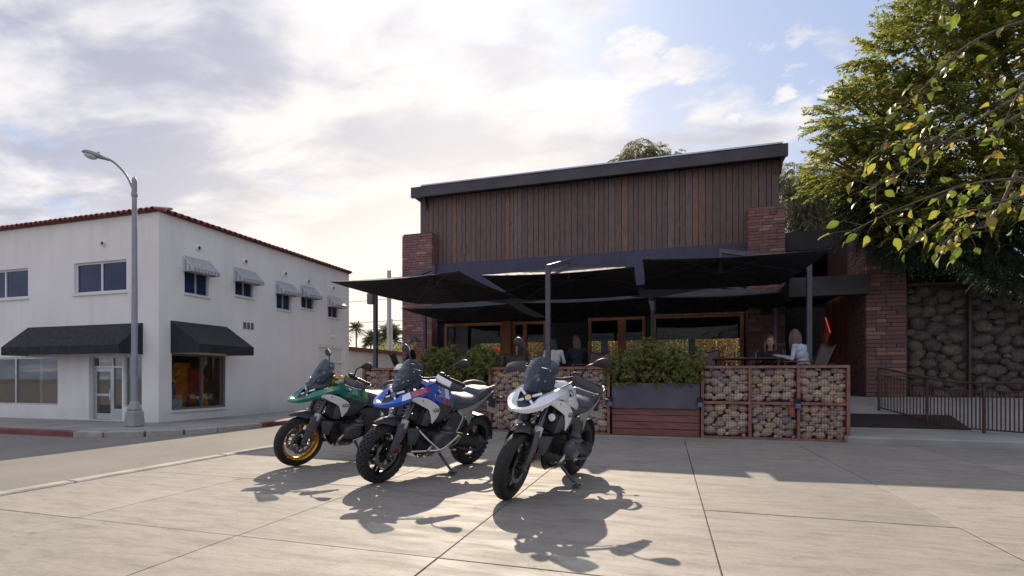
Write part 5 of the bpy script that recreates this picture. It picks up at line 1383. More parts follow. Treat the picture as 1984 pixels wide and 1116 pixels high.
for i, (x, y, z, r, m, lab) in enumerate(((-24.2, 42, 2.2, 2.2, M_YGR, 'yellow green bush behind the garden wall, left of the utility pole'), (-21.6, 41, 1.8, 1.9, M_YGR, 'low yellow green bush next to the brick pier'), (-26.5, 46, 2.6, 2.0, M_EUC, 'dull olive bush beside the white building'), (-19.0, 40, 2.3, 2.2, M_SHRUB, 'dark green bush half hidden by the brick pier'))):
    bush('garden_bush', lab, (x, y, z), (r, r, r * .95), 4200, m, 40 + i, .2, 'bushes behind the garden wall')
gf = thing('backdrop_fence', 'added backdrop fence hiding the bright sky behind the restaurant garden', 'fence', (-3, 29, -.3))  # added to keep bright sky out of the gaps in the bushes
for k in range(40):
    m = MB(); m.box((-14 + k * .5, 29, -.3), (-14 + k * .5 + .485, 29.04, 3.3 + random.uniform(-.01, .01))); wparent(m.build('backdrop_board', M_SKIRT), gf)
# far palms
M_PALM = leaf_mat('palm_leaf', [(0, (.04, .06, .025)), (1, (.10, .11, .045))], .25)
def palm(label, x, y, h, r, seed, nf=34):
    rg = np.random.default_rng(seed); t_ = thing('palm_tree', label, 'palm tree', (x, y, -.3), group='far palms')
    m = MB(); m.tube([(x, y, -.3), (x + .1, y, h * .5), (x, y, h)], [.28, .2, .2], 8, smooth=3); wparent(m.build('trunk', M_BARK), t_)
    a = rg.uniform(0, 6.28, nf); e = rg.uniform(-.7, 1.3, nf); d = np.stack([np.cos(a) * np.cos(e), np.sin(a) * np.cos(e), np.sin(e)], 1)
    P, Dd, U, L, Wd = sprays(rg, np.tile(np.array([[x, y, h]]), (nf, 1)), d, 30, rg.uniform(.8, 1.1, nf) * r, r * .42, r * .05, .35)
    wparent(mobj('crown', leaf_mesh('crown', P, Dd, U, L, Wd, M_PALM)), t_)
palm('slender far palm standing closest to the white building', -80, 120, 14.6, 2.3, 1)
palm('far palm at the left of the dark palm clump', -76.8, 122, 11.0, 2.6, 2); palm('far palm in the middle of the dark palm clump', -75.0, 121, 12.2, 2.6, 3); palm('far palm at the right of the dark palm clump', -73.8, 119, 11.6, 2.5, 4)
palm('bushy far palm just left of the utility pole', -46.5, 80, 8.2, 3.2, 5, 46); palm('far palm half hidden by the white building edge', -84.8, 121, 12.6, 2.2, 6)
# utility pole and wires
up_ = thing('utility_pole', 'thin grey utility pole behind the garden wall', 'utility pole', (-17.5, 30, -.3))
m = MB(); m.tube([(-17.5, 30, -.3), (-17.5, 30, 8.2)], [.17, .13], 12); wparent(m.build('pole', M_LAMP, smooth=60), up_)
m = MB(); m.box((-17.28, 29.9, 1.9), (-17.1, 30.1, 2.9)); m.tube([(-17.25, 29.95, -.2), (-17.25, 29.95, 5)], .04, 8); wparent(m.build('conduit', M_LAMP), up_)
for i, (z, lab) in enumerate(((6.42, 'highest overhead wire crossing behind the utility pole'), (4.95, 'middle overhead wire crossing behind the utility pole'), (4.42, 'lowest overhead wire crossing behind the utility pole'))):
    m = MB(); pts = [(-60 + 10 * k, 30.4 + (-17.5 + 60 - 10 * k) * .15, z + .004 * (k - 4) ** 2) for k in range(9)]
    m.tube(pts, .018, 5); tag(m.build('overhead_wire', M_DARK), lab, 'wire', 'overhead wires')

# ------------------------------------------------------------------ near branch with large leaves
nb = thing('broadleaf_tree', 'sunlit branches with large lime green leaves hanging in at the upper right', 'tree', (5.2, 6.6, 0))
def lathe_leaf(k):
    """a broad leaf with a midrib fold and wavy edge, unit length along +y"""
    rg = random.Random(k); m = MB(); n = 6; vs = []
    prof = [0, .3, .46, .5, .42, .22, 0]
    cur = rg.uniform(.1, .7); tw = rg.uniform(-.6, .6)
    for i in range(n + 1):
        t = i / n; w = prof[i] * .62; z = -cur * t * t
        for u in (-1, 0, 1):
            vs.append((u * w, t * 1.0 - .02 * abs(u), z + .16 * abs(u) * w * 2 + u * tw * w * .5 + .02 * math.sin(i * 2.1 + k) * abs(u)))
    fs = []
    for i in range(n):
        for j in range(2): fs.append((i * 3 + j, i * 3 + j + 1, i * 3 + j + 4, i * 3 + j + 3))
    m.add(vs, fs)
    m.tube([(0, -.28, .03), (0, 0, 0)], .012, 4)
    return m.mesh('leaf', M_BIGL, 80)
M_BIGL = leaf_mat('large_leaf', [(0, (.09, .12, .025)), (.5, (.14, .17, .03)), (.8, (.20, .21, .04)), (1, (.28, .17, .04))], .48, .4)
def obj_random(m):
    t = m.node_tree
    oi = node(t, 'ShaderNodeObjectInfo')
    for l in list(t.links):
        if l.from_socket.name == 'Random Per Island':
            to = l.to_socket; t.links.remove(l); t.links.new(oi.outputs['Random'], to)
obj_random(M_BIGL)
LM = [lathe_leaf(k) for k in range(9)]
bm_ = MB(); bm_.tube([(5.2, 6.6, -.3), (5.15, 6.6, 1.6), (4.8, 6.4, 3.0), (4.2, 6.2, 4.2), (3.6, 6.1, 5.4)], [.13, .11, .09, .06, .03], 10, smooth=5)
boughs = [
 [(4.8, 6.4, 3.0), (3.6, 5.9, 2.95), (2.7, 5.6, 2.9), (2.1, 5.5, 2.72), (1.62, 5.45, 2.5)],
 [(4.2, 6.2, 4.0), (3.2, 5.8, 3.75), (2.5, 5.6, 3.35), (2.1, 5.5, 3.05), (1.78, 5.45, 2.9)],
 [(4.0, 6.2, 4.6), (3.2, 5.8, 4.4), (2.6, 5.6, 4.15), (2.2, 5.5, 3.75), (2.02, 5.5, 3.55)],
 [(3.2, 5.8, 3.6), (2.6, 5.6, 3.3), (2.2, 5.5, 3.28), (1.85, 5.45, 3.3)],
 [(3.7, 5.9, 2.95), (2.9, 5.55, 2.72), (2.4, 5.45, 2.55), (2.05, 5.4, 2.38)],
 [(3.0, 5.7, 3.0), (2.7, 5.5, 2.5), (2.45, 5.4, 2.45), (2.3, 5.4, 2.3)],
 [(3.8, 6.1, 5.0), (3.0, 5.8, 4.9), (2.6, 5.6, 4.75), (2.35, 5.5, 4.4)],
 [(3.6, 6.0, 4.2), (3.2, 5.6, 4.0), (2.9, 5.5, 3.6), (2.75, 5.5, 3.2)],
 [(3.9, 6.1, 3.6), (3.4, 5.6, 3.3), (3.1, 5.5, 2.9), (2.95, 5.5, 2.5)]]
lf = []
rl_ = random.Random(12)
for bpts in boughs:
    bm_.tube(bpts, [.026, .014, .009, .006, .004][:len(bpts)] if len(bpts) == 5 else [.018, .010, .006, .004], 7, smooth=5)
    pts = [Vector(p) for p in bpts]
    for si in range(1, len(pts) - 1):
        for q in range(15 if si >= len(pts) - 3 else 6):
            t = rl_.random(); p = pts[si].lerp(pts[si + 1], t); d = (pts[si + 1] - pts[si]).normalized()
            off = Vector((rl_.gauss(0, 1), rl_.gauss(0, 1), rl_.gauss(0, .9))).normalized() * rl_.uniform(.03, .22)
            bm_.tube([p, p + off * .6 + d * .04, p + off + d * .06], [.004, .003, .002], 4)
            lf.append((p + off + d * .06, d))
wparent(bm_.build('branch', M_BARK, smooth=60), nb)
for p, d in lf[:292]:
    dd = Vector((d.x * .6 + rl_.gauss(0, .5), d.y * .5 + rl_.gauss(0, .5), -.75 + rl_.gauss(0, .35))).normalized()
    q = dd.to_track_quat('Y', 'Z').to_euler()
    s = rl_.uniform(.06, .12)
    wparent(inst('leaf', rl_.choice(LM), None, p + dd * s * .28, (q.x + rl_.gauss(0, .2), q.y + rl_.gauss(0, .6), q.z), (s, s, s)), nb)
# ------------------------------------------------------------------ motorcycles
M_RUB = None
def tyre_mat(name, n, k, depth):
    m, t, b, o = new_mat(name); tcn = node(t, 'ShaderNodeTexCoord'); sp = node(t, 'ShaderNodeSeparateXYZ'); t.links.new(tcn.outputs['Object'], sp.inputs[0])
    def M2(op, a, b_=None):
        q = node(t, 'ShaderNodeMath', operation=op)
        for i, v in enumerate((a, b_)):
            if v is None: continue
            if isinstance(v, (int, float)): q.inputs[i].default_value = v
            else: t.links.new(v, q.inputs[i])
        return q.outputs[0]
    ang = M2('ARCTAN2', sp.outputs[2], sp.outputs[0]); ay = M2('ABSOLUTE', sp.outputs[1])
    ph = M2('ADD', M2('MULTIPLY', ang, n / (2 * math.pi)), M2('MULTIPLY', M2('POWER', ay, .7), k))
    ph = M2('ADD', ph, M2('MULTIPLY', M2('SIGN', sp.outputs[1]), .25))
    fr = M2('FRACT', ph); gr = M2('LESS_THAN', M2('ABSOLUTE', M2('SUBTRACT', fr, .5)), .13)
    rad = M2('SQRT', M2('ADD', M2('POWER', sp.outputs[0], 2), M2('POWER', sp.outputs[2], 2)))
    gr = M2('MULTIPLY', gr, M2('GREATER_THAN', rad, depth))
    ns = tnoise(t, tcn.outputs['Object'], 30, 5)
    c = ramp(t, ns, [(.3, (.014, .014, .015)), (.7, (.026, .026, .028))]); c = mixn(t, gr, c, (.004, .004, .004))
    t.links.new(c, b.inputs['Base Color']); b.inputs['Roughness'].default_value = .62; b.inputs['Specular IOR Level'].default_value = .4
    bump(t, b, M2('SUBTRACT', 1., gr), .9, .006); return m
def paint(name, col, metal=.0, flake=.0):
    m, t, b, o = new_mat(name); v = tvec(t); f = tnoise(t, v, 420, 2)
    c = ramp(t, f, [(.35, tuple(x * (1 - .3 * flake) for x in col)), (.65, tuple(min(1, x * (1 + .5 * flake)) for x in col))])
    t.links.new(c, b.inputs['Base Color']); b.inputs['Metallic'].default_value = metal; b.inputs['Roughness'].default_value = .28
    b.inputs['Coat Weight'].default_value = 1.; b.inputs['Coat Roughness'].default_value = .03
    d = tnoise(t, v, 3, 3); t.links.new(mrange(t, d, .3, .7, .22, .36), b.inputs['Roughness']); return m
P_BLUE = paint('blue_paint', (.010, .10, .56)); P_GREEN = paint('green_paint', (.004, .17, .125), .2, .6); P_WHITE = paint('white_gloss_paint', (.74, .76, .80)); P_RED = paint('red_paint', (.48, .012, .02))
P_LIME = paint('pale_green_paint', (.16, .30, .10), .2, .5); P_OLIVE = paint('olive_grey_paint', (.10, .13, .12), .4, .4)
K_PLA = mat('charcoal_plastic', (.045, .045, .053), .5, vs=20, bmp=.06, bs=600); K_BLK = mat('black_plastic', (.010, .010, .012), .45, vs=20, bmp=.05, bs=500)
K_GRY = mat('slate_plastic', (.08, .083, .095), .5, vs=18, bmp=.05, bs=500)
K_SIL = mat('silver_panel', (.72, .72, .73), .32, .12, vs=14, var=.05); K_CLAMP = mat('cast_grey', (.50, .51, .55), .45, .35, vs=18, var=.12)
K_ENG = mat('engine_black', (.032, .032, .036), .42, .35, vs=25, var=.3, bmp=.1, bs=160); K_ENG2 = mat('engine_grey', (.075, .078, .088), .4, .4, vs=25, var=.2)
K_STEEL = mat('brushed_steel', (.52, .51, .50), .28, 1., vs=30, var=.15); K_DISC = mat('disc_steel', (.36, .35, .34), .32, 1., vs=40, var=.2); K_EXH = mat('exhaust_steel', (.42, .38, .33), .25, 1., vs=10, var=.25)
K_RIMB = mat('black_rim', (.012, .012, .013), .3, .3, vs=20); K_RIMG = mat('gold_rim', (.62, .33, .03), .28, .85, vs=15, var=.12)
K_SEAT = mat('seat_vinyl', (.062, .068, .082), .42, vs=10, var=.1, bmp=.12, bs=420); K_REFL = mat('orange_reflector', (.65, .12, .03), .3); K_LAMP = mat('clear_lens', (.86, .88, .92), .2, 0, vs=30, var=.1)
K_HEAD = mat('headlight_glass', (.16, .18, .26), .05, .3, vs=9, var=.4); K_BLENS = mat('blue_tint_lens', (.02, .05, .16), .1, .2); K_RED = mat('red_lens', (.35, .01, .01), .2); K_YEL = mat('yellow_lens', (.75, .6, .25), .2)
K_HOLE = mat('disc_hole', (.01, .01, .01), .8)
K_GOLD = mat('gold_anodised', (.62, .36, .04), .3, .8)
K_ROADF = tyre_mat('road_tyre_rubber', 44, 14., .30); K_KNOB = mat('knobby_rubber', (.020, .020, .022), .68, vs=30, var=.3, bmp=.1, bs=200)
K_MIR = mat('mirror_glass', (.6, .62, .65), .03, 1., vs=2, var=.02)
def screen_mat():
    m, t, b, o = new_mat('smoked_screen'); t.nodes.remove(b)
    tr = node(t, 'ShaderNodeBsdfTransparent'); v = tvec(t)
    c = ramp(t, tnoise(t, v, 3, 3), [(.3, (.52, .58, .63)), (.7, (.66, .71, .75))]); t.links.new(c, tr.inputs[0])
    gl = node(t, 'ShaderNodeBsdfPrincipled'); gl.inputs['Base Color'].default_value = (.10, .13, .17, 1); gl.inputs['Roughness'].default_value = .06
    fr = node(t, 'ShaderNodeLayerWeight'); fr.inputs['Blend'].default_value = .32
    mx = node(t, 'ShaderNodeMixShader'); t.links.new(mrange(t, fr.outputs['Facing'], 0, 1, .22, .95), mx.inputs[0]); t.links.new(tr.outputs[0], mx.inputs[1]); t.links.new(gl.outputs[0], mx.inputs[2])
    t.links.new(mx.outputs[0], o.inputs[0]); return m
K_SCREEN = screen_mat()

def kid(mb, name, m, root, smooth=40, **pr): return mb.build(name, m, root, smooth=smooth, **pr)
def text_mesh(body, size, depth, m, shear=.3):
    cu = bpy.data.curves.new('lettering', 'FONT'); cu.body = body; cu.size = size; cu.extrude = depth; cu.shear = shear; cu.align_x = 'CENTER'; cu.align_y = 'CENTER'; cu.offset = size * .006
    o = bpy.data.objects.new('lettering_tmp', cu); COL.objects.link(o)
    dg = bpy.context.evaluated_depsgraph_get(); me = bpy.data.meshes.new_from_object(o.evaluated_get(dg)); bpy.data.objects.remove(o); me.name = 'lettering'
    me.materials.clear(); me.materials.append(m); return me
def wheel(root, c, Rr, W, rim, style, tread, ndisc, T):
    """wheel about local y through c; T is the steering transform"""
    w = bpy.data.objects.new('wheel', None); COL.objects.link(w); w.parent = root; w.matrix_local = T @ Matrix.Translation(c); w.empty_display_size = .05
    n = 96; prof = []
    Rt = Rr - (.012 if tread == 'knobby' else 0)
    for i in range(15):
        a = math.pi * (i / 14) ; y = -math.cos(a) * W / 2; k = math.sin(a)
        prof.append((rim + .006 + (Rt - rim - .006) * (k ** .62), y))
    m = MB(); m.lathe(prof, axis='y', n=n); m.lathe([(rim + .006, W / 2), (rim - .004, W * .36), (rim - .004, -W * .36), (rim + .006, -W / 2)], axis='y', n=n)
    kid(m, 'tyre', K_KNOB if tread == 'knobby' else K_ROADF, w, 60)
    if tread == 'knobby':
        m = MB(); nb_ = 30
        for k in range(nb_):
            for (u, su, sv, ph) in ((-.84, .030, .040, 0), (-.42, .034, .052, .5), (0, .034, .048, 0), (.42, .034, .052, .5), (.84, .030, .040, 0)):
                a = 2 * math.pi * (k + ph) / nb_; yy = u * W / 2 * .92
                kk = math.sqrt(max(0, 1 - (u * .9) ** 2)); r_ = rim + .006 + (Rt - rim - .006) * (kk ** .62); tilt = u * R(48)
                M = Matrix.Rotation(-a, 4, 'Y') @ Matrix.Translation((r_ + .002, yy, 0)) @ Matrix.Rotation(tilt, 4, 'Z')
                b = MB(); b.cbox((0, 0, 0), (.026, su * 1.02, sv), .004); m.add([M @ Vector(p) for p in b.v], b.f)
        kid(m, 'tread_blocks', K_KNOB, w, 30)
    mr = K_RIMG if style == 'wire' else K_RIMB
    m = MB(); hw = W * .37
    m.lathe([(rim - .002, -hw - .008), (rim + .012, -hw - .004), (rim - .004, -hw + .004), (rim - .02, -hw * .55), (rim - .024, 0), (rim - .02, hw * .55), (rim - .004, hw - .004), (rim + .012, hw + .004), (rim - .002, hw + .008), (rim - .012, hw - .004), (rim - .03, hw * .5), (rim - .034, 0), (rim - .03, -hw * .5), (rim - .012, -hw + .004)], axis='y', n=64, closed=True)
    rim_o = kid(m, 'rim', mr, w, 40)
    m = MB(); m.lathe([(.001, -.07), (.026, -.07), (.028, -.045), (.05, -.04), (.05, -.03), (.034, -.022), (.034, .022), (.05, .03), (.05, .04), (.028, .045), (.026, .07), (.001, .07)], axis='y', n=20)
    kid(m, 'hub', K_ENG, w, 40)
    m = MB()
    if style == 'wire':
        for k in range(40):
            a = 2 * math.pi * k / 40; s = 1 if k % 2 else -1; off = (.42 if (k // 2) % 2 else -.42)
            m.tube([(.046 * math.cos(a + off * 2.2), s * .034, .046 * math.sin(a + off * 2.2)), ((rim - .012) * math.cos(a), s * hw * .95, (rim - .012) * math.sin(a))], .0026, 5)
        kid(m, 'spokes', K_STEEL, w, 60)
    else:
        for k in range(5):
            for dl in (-.17, .17):
                a = 2 * math.pi * k / 5; a1 = a + dl; 
                p0 = Vector((.036 * math.cos(a + dl * .7), 0, .036 * math.sin(a + dl * .7))); p1 = Vector(((rim - .022) * math.cos(a1), 0, (rim - .022) * math.sin(a1)))
                d = (p1 - p0); L = d.length; M = Matrix.Translation((p0 + p1) / 2) @ d.to_track_quat('X', 'Y').to_matrix().to_4x4()
                b = MB(); b.cbox((0, 0, 0), (L, .042, .022), .007); m.add([M @ Vector(p) for p in b.v], b.f)
        kid(m, 'spokes', K_RIMB, w, 40)
    for s in ((1, -1) if ndisc == 2 else (-1,)):
        ro = .155 if ndisc == 2 else .138
        m = MB(); y0 = s * .062
        wav = [(ro + .003 * math.cos(12 * t)) for t in [2 * math.pi * k / 96 for k in range(96)]]
        vs = []
        for k in range(96):
            a = 2 * math.pi * k / 96
            for r_, yy in ((wav[k], y0 - .0025), (wav[k], y0 + .0025), (ro - .04, y0 + .0025), (ro - .04, y0 - .0025)): vs.append((r_ * math.cos(a), yy, r_ * math.sin(a)))
        m.add(vs, [(k * 4 + i, k * 4 + (i + 1) % 4, ((k + 1) % 96) * 4 + (i + 1) % 4, ((k + 1) % 96) * 4 + i) for k in range(96) for i in range(4)], 0)
        for k in range(36):
            a = 2 * math.pi * k / 36; r_ = ro - .011 - .009 * (k % 3); m.lathe([(.0042, -.0032), (.0042, .0032)], (0, 0, 0), 'y', 6, 1, cap=True) if False else None
            b = MB(); b.lathe([(.0042, -.0031), (.0042, .0031)], (r_ * math.cos(a), y0, r_ * math.sin(a)), 'y', 6, 1, cap=True); m.add(b.v, b.f, 1)
        for k in range(10):
            a = 2 * math.pi * k / 10; p0 = Vector((.05 * math.cos(a - .25), y0 - s * .014, .05 * math.sin(a - .25))); p1 = Vector(((ro - .036) * math.cos(a), y0, (ro - .036) * math.sin(a)))
            m.tube([p0, p1], [.009, .007], 6, 2)
        m.lathe([(.058, y0 - s * .02), (.058, y0 - s * .006), (.04, y0 - s * .006), (.04, y0 - s * .02)], axis='y', n=24, closed=True, mi=2)
        kid(m, 'brake_disc', [K_DISC, K_HOLE, K_RIMB], w, 40)
    return w

def motorcycle(name_label, contact_f, contact_r, steer, lean, sch):
    (fx, fy), (rx, ry) = contact_f, contact_r
    h = math.atan2(fy - ry, fx - rx)
    root = thing('motorcycle', name_label, 'motorcycle', ((fx + rx) / 2, (fy + ry) / 2, 0), group='adventure motorcycles parked on the plaza')
    root.rotation_euler = (Matrix.Rotation(h, 3, 'Z') @ Matrix.Rotation(-lean, 3, 'X')).to_euler()
    root.location.z = .004
    body, tankm = sch['body'], sch['tank']
    # steering transform about the fork axis
    P0, AX = Vector((.735, 0, .335)), Vector((-.27, 0, .655)).normalized()
    T = Matrix.Translation((.62, 0, .62)) @ Matrix.Rotation(steer, 4, AX) @ Matrix.Translation((-.62, 0, -.62))
    FA, RA = (.745, 0, .335), (-.75, 0, .335)
    wheel(root, FA, .335, .122, .245, sch['wheel'], sch['tread'], 2, T)
    wheel(root, RA, .335, .172, .222, sch['wheel'], sch['tread'], 1, Matrix())
    F = lambda: MB(X=T)
    # fork legs: lower slider, cast clamp, upper tube
    for s in (1, -1):
        y = s * .107
        m = F(); m.tube([(.745, y, .335), (.70, y, .43), (.612, y, .655)], [.026, .030, .032], 12); m.cbox((.742, y, .335), (.075, .038, .085), .012)
        fl = kid(m, 'fork_leg', K_PLA, root)
        m = F(); m.tube([(.61, y, .66), (.455, y, 1.03)], .025, 14); kid(m, 'fork_tube', mat('fork_tube_grey', (.11, .11, .125), .25, .6), fl)
        m = F(); m.tube([(.622, y, .632), (.619, y, .640), (.587, y, .717), (.584, y, .725)], [.038, .045, .043, .036], 16); m.cbox((.603, y * .82, .68), (.05, .05, .06), .012, Matrix.Rotation(R(-22), 3, 'Y')); kid(m, 'fork_clamp', K_CLAMP, fl)
        # guard plate over the slider
        m = F(); m.patch([[(.70, s * .118, .685), (.62, s * .142, .70), (.545, s * .128, .665)], [(.735, s * .135, .58), (.675, s * .152, .57), (.605, s * .140, .55)], [(.768, s * .135, .47), (.725, s * .148, .455), (.672, s * .140, .44)], [(.782, s * .128, .40), (.752, s * .138, .385), (.72, s * .13, .385)]], 3, 3, .004)
        kid(m, 'fork_guard', K_GRY, fl)
        m = F(); m.cbox((.625, s * .075, .40), (.06, .05, .125), .016, Matrix.Rotation(R(22), 3, 'Y')); m.cbox((.612, s * .098, .40), (.045, .018, .09), .008, Matrix.Rotation(R(22), 3, 'Y'))
        for q in (-.03, .03): m.lathe([(.014, 0), (.014, s * .012), (.001, s * .012)], (.612 - q * .3, s * .105, .40 + q), 'y', 10)
        kid(m, 'brake_caliper', sch['caliper'], fl)
        m = F(); m.cbox((.655, s * .142, .525), (.03, .008, .065), .003, Matrix.Rotation(R(-18), 3, 'Y')); kid(m, 'reflector', K_REFL, fl)
        m = F(); m.tube([(.61, s * .09, .45), (.59, s * .10, .60), (.52, s * .11, .80), (.46, s * .07, 1.02)], .006, 6, smooth=4); kid(m, 'brake_hose', K_BLK, fl)
    m = F(); m.lathe([(.001, -.13), (.016, -.13), (.016, .13), (.001, .13)], (.745, 0, .335), 'y', 12); m.lathe([(.009, -.136), (.009, .136)], (.745, 0, .335), 'y', 6, cap=True); kid(m, 'axle', K_STEEL, root)
    m = F(); m.cbox((.56, 0, .715), (.06, .17, .035), .01); m.cbox((.47, 0, 1.03), (.08, .27, .04), .012); m.tube([(.56, 0, .71), (.44, 0, .66), (.30, .1, .62)], .02, 8); m.tube([(.56, 0, .71), (.44, 0, .66), (.30, -.1, .62)], .02, 8); kid(m, 'fork_bridge', K_ENG, root)
    # front fender hugging the wheel, with a pointed nose
    m = F(); rows = []
    for i in range(9):
        a = R(62 + 74 * i / 8); rr = .408 - .02 * (i / 8); w_ = (.022, .052, .07, .08, .086, .088, .088, .084, .078)[i]; row = []
        for u in (-1, -.8, -.4, 0, .4, .8, 1):
            drop = (.06 if i > 2 else .02 * i) * max(0, abs(u) - .55) / .45 + .014 * u * u
            row.append((.745 + (rr - drop) * math.cos(a), u * w_, .335 + (rr - drop) * math.sin(a)))
        rows.append(row)
    m.patch(rows, 2, 2, .004); kid(m, 'mudguard', K_PLA, root)
    for s in (1, -1): m = F(); m.patch([[(.70, s * .086, .70), (.62, s * .09, .70), (.55, s * .088, .68)], [(.69, s * .108, .64), (.62, s * .118, .63), (.56, s * .11, .61)]], 2, 2, .005); kid(m, 'mudguard_brace', K_PLA, root)
    # beak and side fairing (painted)
    for s in (1, -1):
        m = MB()
        lower = [(.955, 0, .872), (.925, .055, .866), (.87, .105, .872), (.78, .152, .898), (.68, .185, .938), (.56, .205, .992), (.44, .212, 1.008), (.30, .218, .985), (.20, .21, .955)]
        mid = [(.962, 0, .888), (.922, .064, .894), (.855, .124, .918), (.775, .170, .948), (.675, .200, .985), (.555, .216, 1.03), (.43, .214, 1.055), (.31, .21, 1.065), (.22, .195, 1.075)]
        upper = [(.925, 0, .902), (.88, .07, .914), (.81, .112, .948), (.735, .137, .995), (.655, .150, 1.035), (.55, .165, 1.062), (.44, .17, 1.09), (.33, .165, 1.118), (.24, .15, 1.135)]
        inner = [(.87, 0, .895), (.80, .06, .915), (.755, .085, .955), (.70, .105, 1.005), (.63, .115, 1.035), (.54, .13, 1.06), (.44, .14, 1.085), (.34, .14, 1.10), (.26, .13, 1.115)]
        rows = [[(x, y * s, z) for x, y, z in q] for q in (lower, mid, upper, inner)]
        if s < 0: rows = rows[::-1]
        def mf(u, v, s=s):
            if s < 0: u = 1 - u
            return sch['fair'](u, v)
        m.patch(rows, 1, 5, .005, mfn=mf); kid(m, 'fairing', sch['fmats'], root, 16, label=sch['fl'])
    # black cavity behind the headlight, and the X light
    m = MB(); m.patch([[(.80, -.10, .905), (.82, 0, .895), (.80, .10, .905)], [(.70, -.12, .965), (.705, 0, .96), (.70, .12, .965)], [(.63, -.115, 1.03), (.645, 0, 1.045), (.63, .115, 1.03)], [(.56, -.12, 1.06), (.58, 0, 1.075), (.56, .12, 1.06)]], 3, 3, .01); hl = kid(m, 'headlight', K_BLK, root)
    hc = Vector((.715, 0, .985)); HN = Matrix.Rotation(R(-33), 3, 'Y')
    hm = Matrix.Translation(hc) @ HN.to_4x4()
    m = MB(X=hm); m.lathe([(.001, .012), (.026, .012), (.033, .004), (.033, -.03)], axis='x', n=18); kid(m, 'headlight_lens', sch['lens'], hl)
    m = MB(X=hm); m.lathe([(.034, .008), (.041, .006), (.046, -.03), (.034, -.03)], axis='x', n=18); kid(m, 'lens_ring', K_BLENS, hl)
    for (sy, sz, L) in ((1, 1, .095), (-1, 1, .095), (1, -1, .062), (-1, -1, .062)):
        m = MB(X=hm); a = math.atan2(sz * (.62 if sz > 0 else .55), sy); d0 = Vector((0, math.cos(a), math.sin(a)))
        if sz < 0: d0 = Vector((0, sy * .80, -.6))
        p0, p1 = d0 * .042, d0 * (.042 + L); q = d0.to_track_quat('X', 'Z')
        m.cbox((p0 + p1) / 2 + Vector((.004, 0, 0)), (L, .020, .026), .006, rot=q.to_matrix()); kid(m, 'light_bar', K_LAMP, hl)
    m = MB()
    for s in (1, -1): m.patch([[(.66, s * .02, 1.055), (.60, s * .10, 1.07), (.50, s * .135, 1.085)], [(.60, s * .02, 1.13), (.56, s * .085, 1.14), (.46, s * .12, 1.15)], [(.53, s * .02, 1.20), (.49, s * .07, 1.20), (.42, s * .1, 1.19)]], 2, 2, .006)
    kid(m, 'instrument_cowl', K_BLK, root)
    m = MB(); m.cbox((.43, 0, 1.215), (.03, .17, .11), .012, Matrix.Rotation(R(-28), 3, 'Y')); kid(m, 'instrument_display', K_BLK, root)
    # windscreen
    sw, stall = sch['screen']
    rows = []
    for i, (x, z, w_) in enumerate(((.738, 1.05, .070), (.695, 1.12, .118), (.648, 1.195, .152), (.605, 1.27, .162), (.568, 1.33, .150), (.548, 1.365, .118), (.540, 1.382, .070))):
        z = 1.055 + (z - 1.055) * stall; x = .735 + (x - .735) * stall; w_ *= sw; row = []
        for u in (-1, -.66, -.33, 0, .33, .66, 1):
            row.append((x - .085 * u * u * (w_ / .16), u * w_, z - .02 * u * u * (i / 6)))
        rows.append(row)
    m = MB(); m.patch(rows, 4, 3, .004); ws = kid(m, 'windscreen', K_SCREEN, root, 60)
    m = MB()
    for s in (1, -1):
        for (x, y, z) in ((.635, .10, 1.16), (.575, .105, 1.26)): m.ell((x, s * y, z), .0075, nu=8, nv=6)
    kid(m, 'screen_bolts', K_STEEL, ws)
    if stall > 1.02:
        m = MB()
        for s in (1, -1): m.patch([[(.72, s * .055, 1.05), (.66, s * .12, 1.06), (.58, s * .155, 1.085)], [(.70, s * .075, 1.10), (.63, s * .14, 1.115), (.55, s * .165, 1.13)]], 2, 2, .006)
        kid(m, 'screen_base', K_GRY, root)
    # tank
    def ring(x, zt, zb, w_, wt):
        return [(x, 0, zt), (x, wt * .6, zt - .004), (x, wt, zt - .022), (x, (w_ + wt) / 2, zt - .06), (x, w_, (zt * .45 + zb * .55)), (x, w_ * .93, zb + .03), (x, w_ * .7, zb), (x, 0, zb), (x, -w_ * .7, zb), (x, -w_ * .93, zb + .03), (x, -w_, (zt * .45 + zb * .55)), (x, -(w_ + wt) / 2, zt - .06), (x, -wt, zt - .022), (x, -wt * .6, zt - .004)]
    m = MB(); rg_ = [ring(.34, 1.11, .90, .195, .10), ring(.26, 1.158, .875, .224, .13), ring(.16, 1.168, .845, .236, .14), ring(.06, 1.14, .82, .230, .135), ring(-.04, 1.075, .80, .208, .12), ring(-.13, .995, .80, .17, .10)]
    m.loft(rg_, sub=5)
    # colour blocks by place on the side
    if sch['tankfn']:
        for fi, f in enumerate(m.f):
            c = [sum(m.v[i][k] for i in f) / len(f) for k in range(3)]; m.m[fi] = sch['tankfn'](*c)
    tk = kid(m, 'fuel_tank', sch['tmats'], root, 28, label=sch['tl'])
    m = MB(); m.lathe([(.001, .006), (.03, .006), (.036, 0), (.036, -.01)], (.12, 0, 1.155), 'z', 16); m.patch([[(.30, -.07, 1.13), (.30, 0, 1.14), (.30, .07, 1.13)], [(.16, -.085, 1.155), (.16, 0, 1.162), (.16, .085, 1.155)], [(.02, -.08, 1.107), (.02, 0, 1.112), (.02, .08, 1.107)], [(-.1, -.06, 1.0), (-.1, 0, 1.005), (-.1, .06, 1.0)]], 3, 2, .008); kid(m, 'tank_strip', K_BLK, tk)
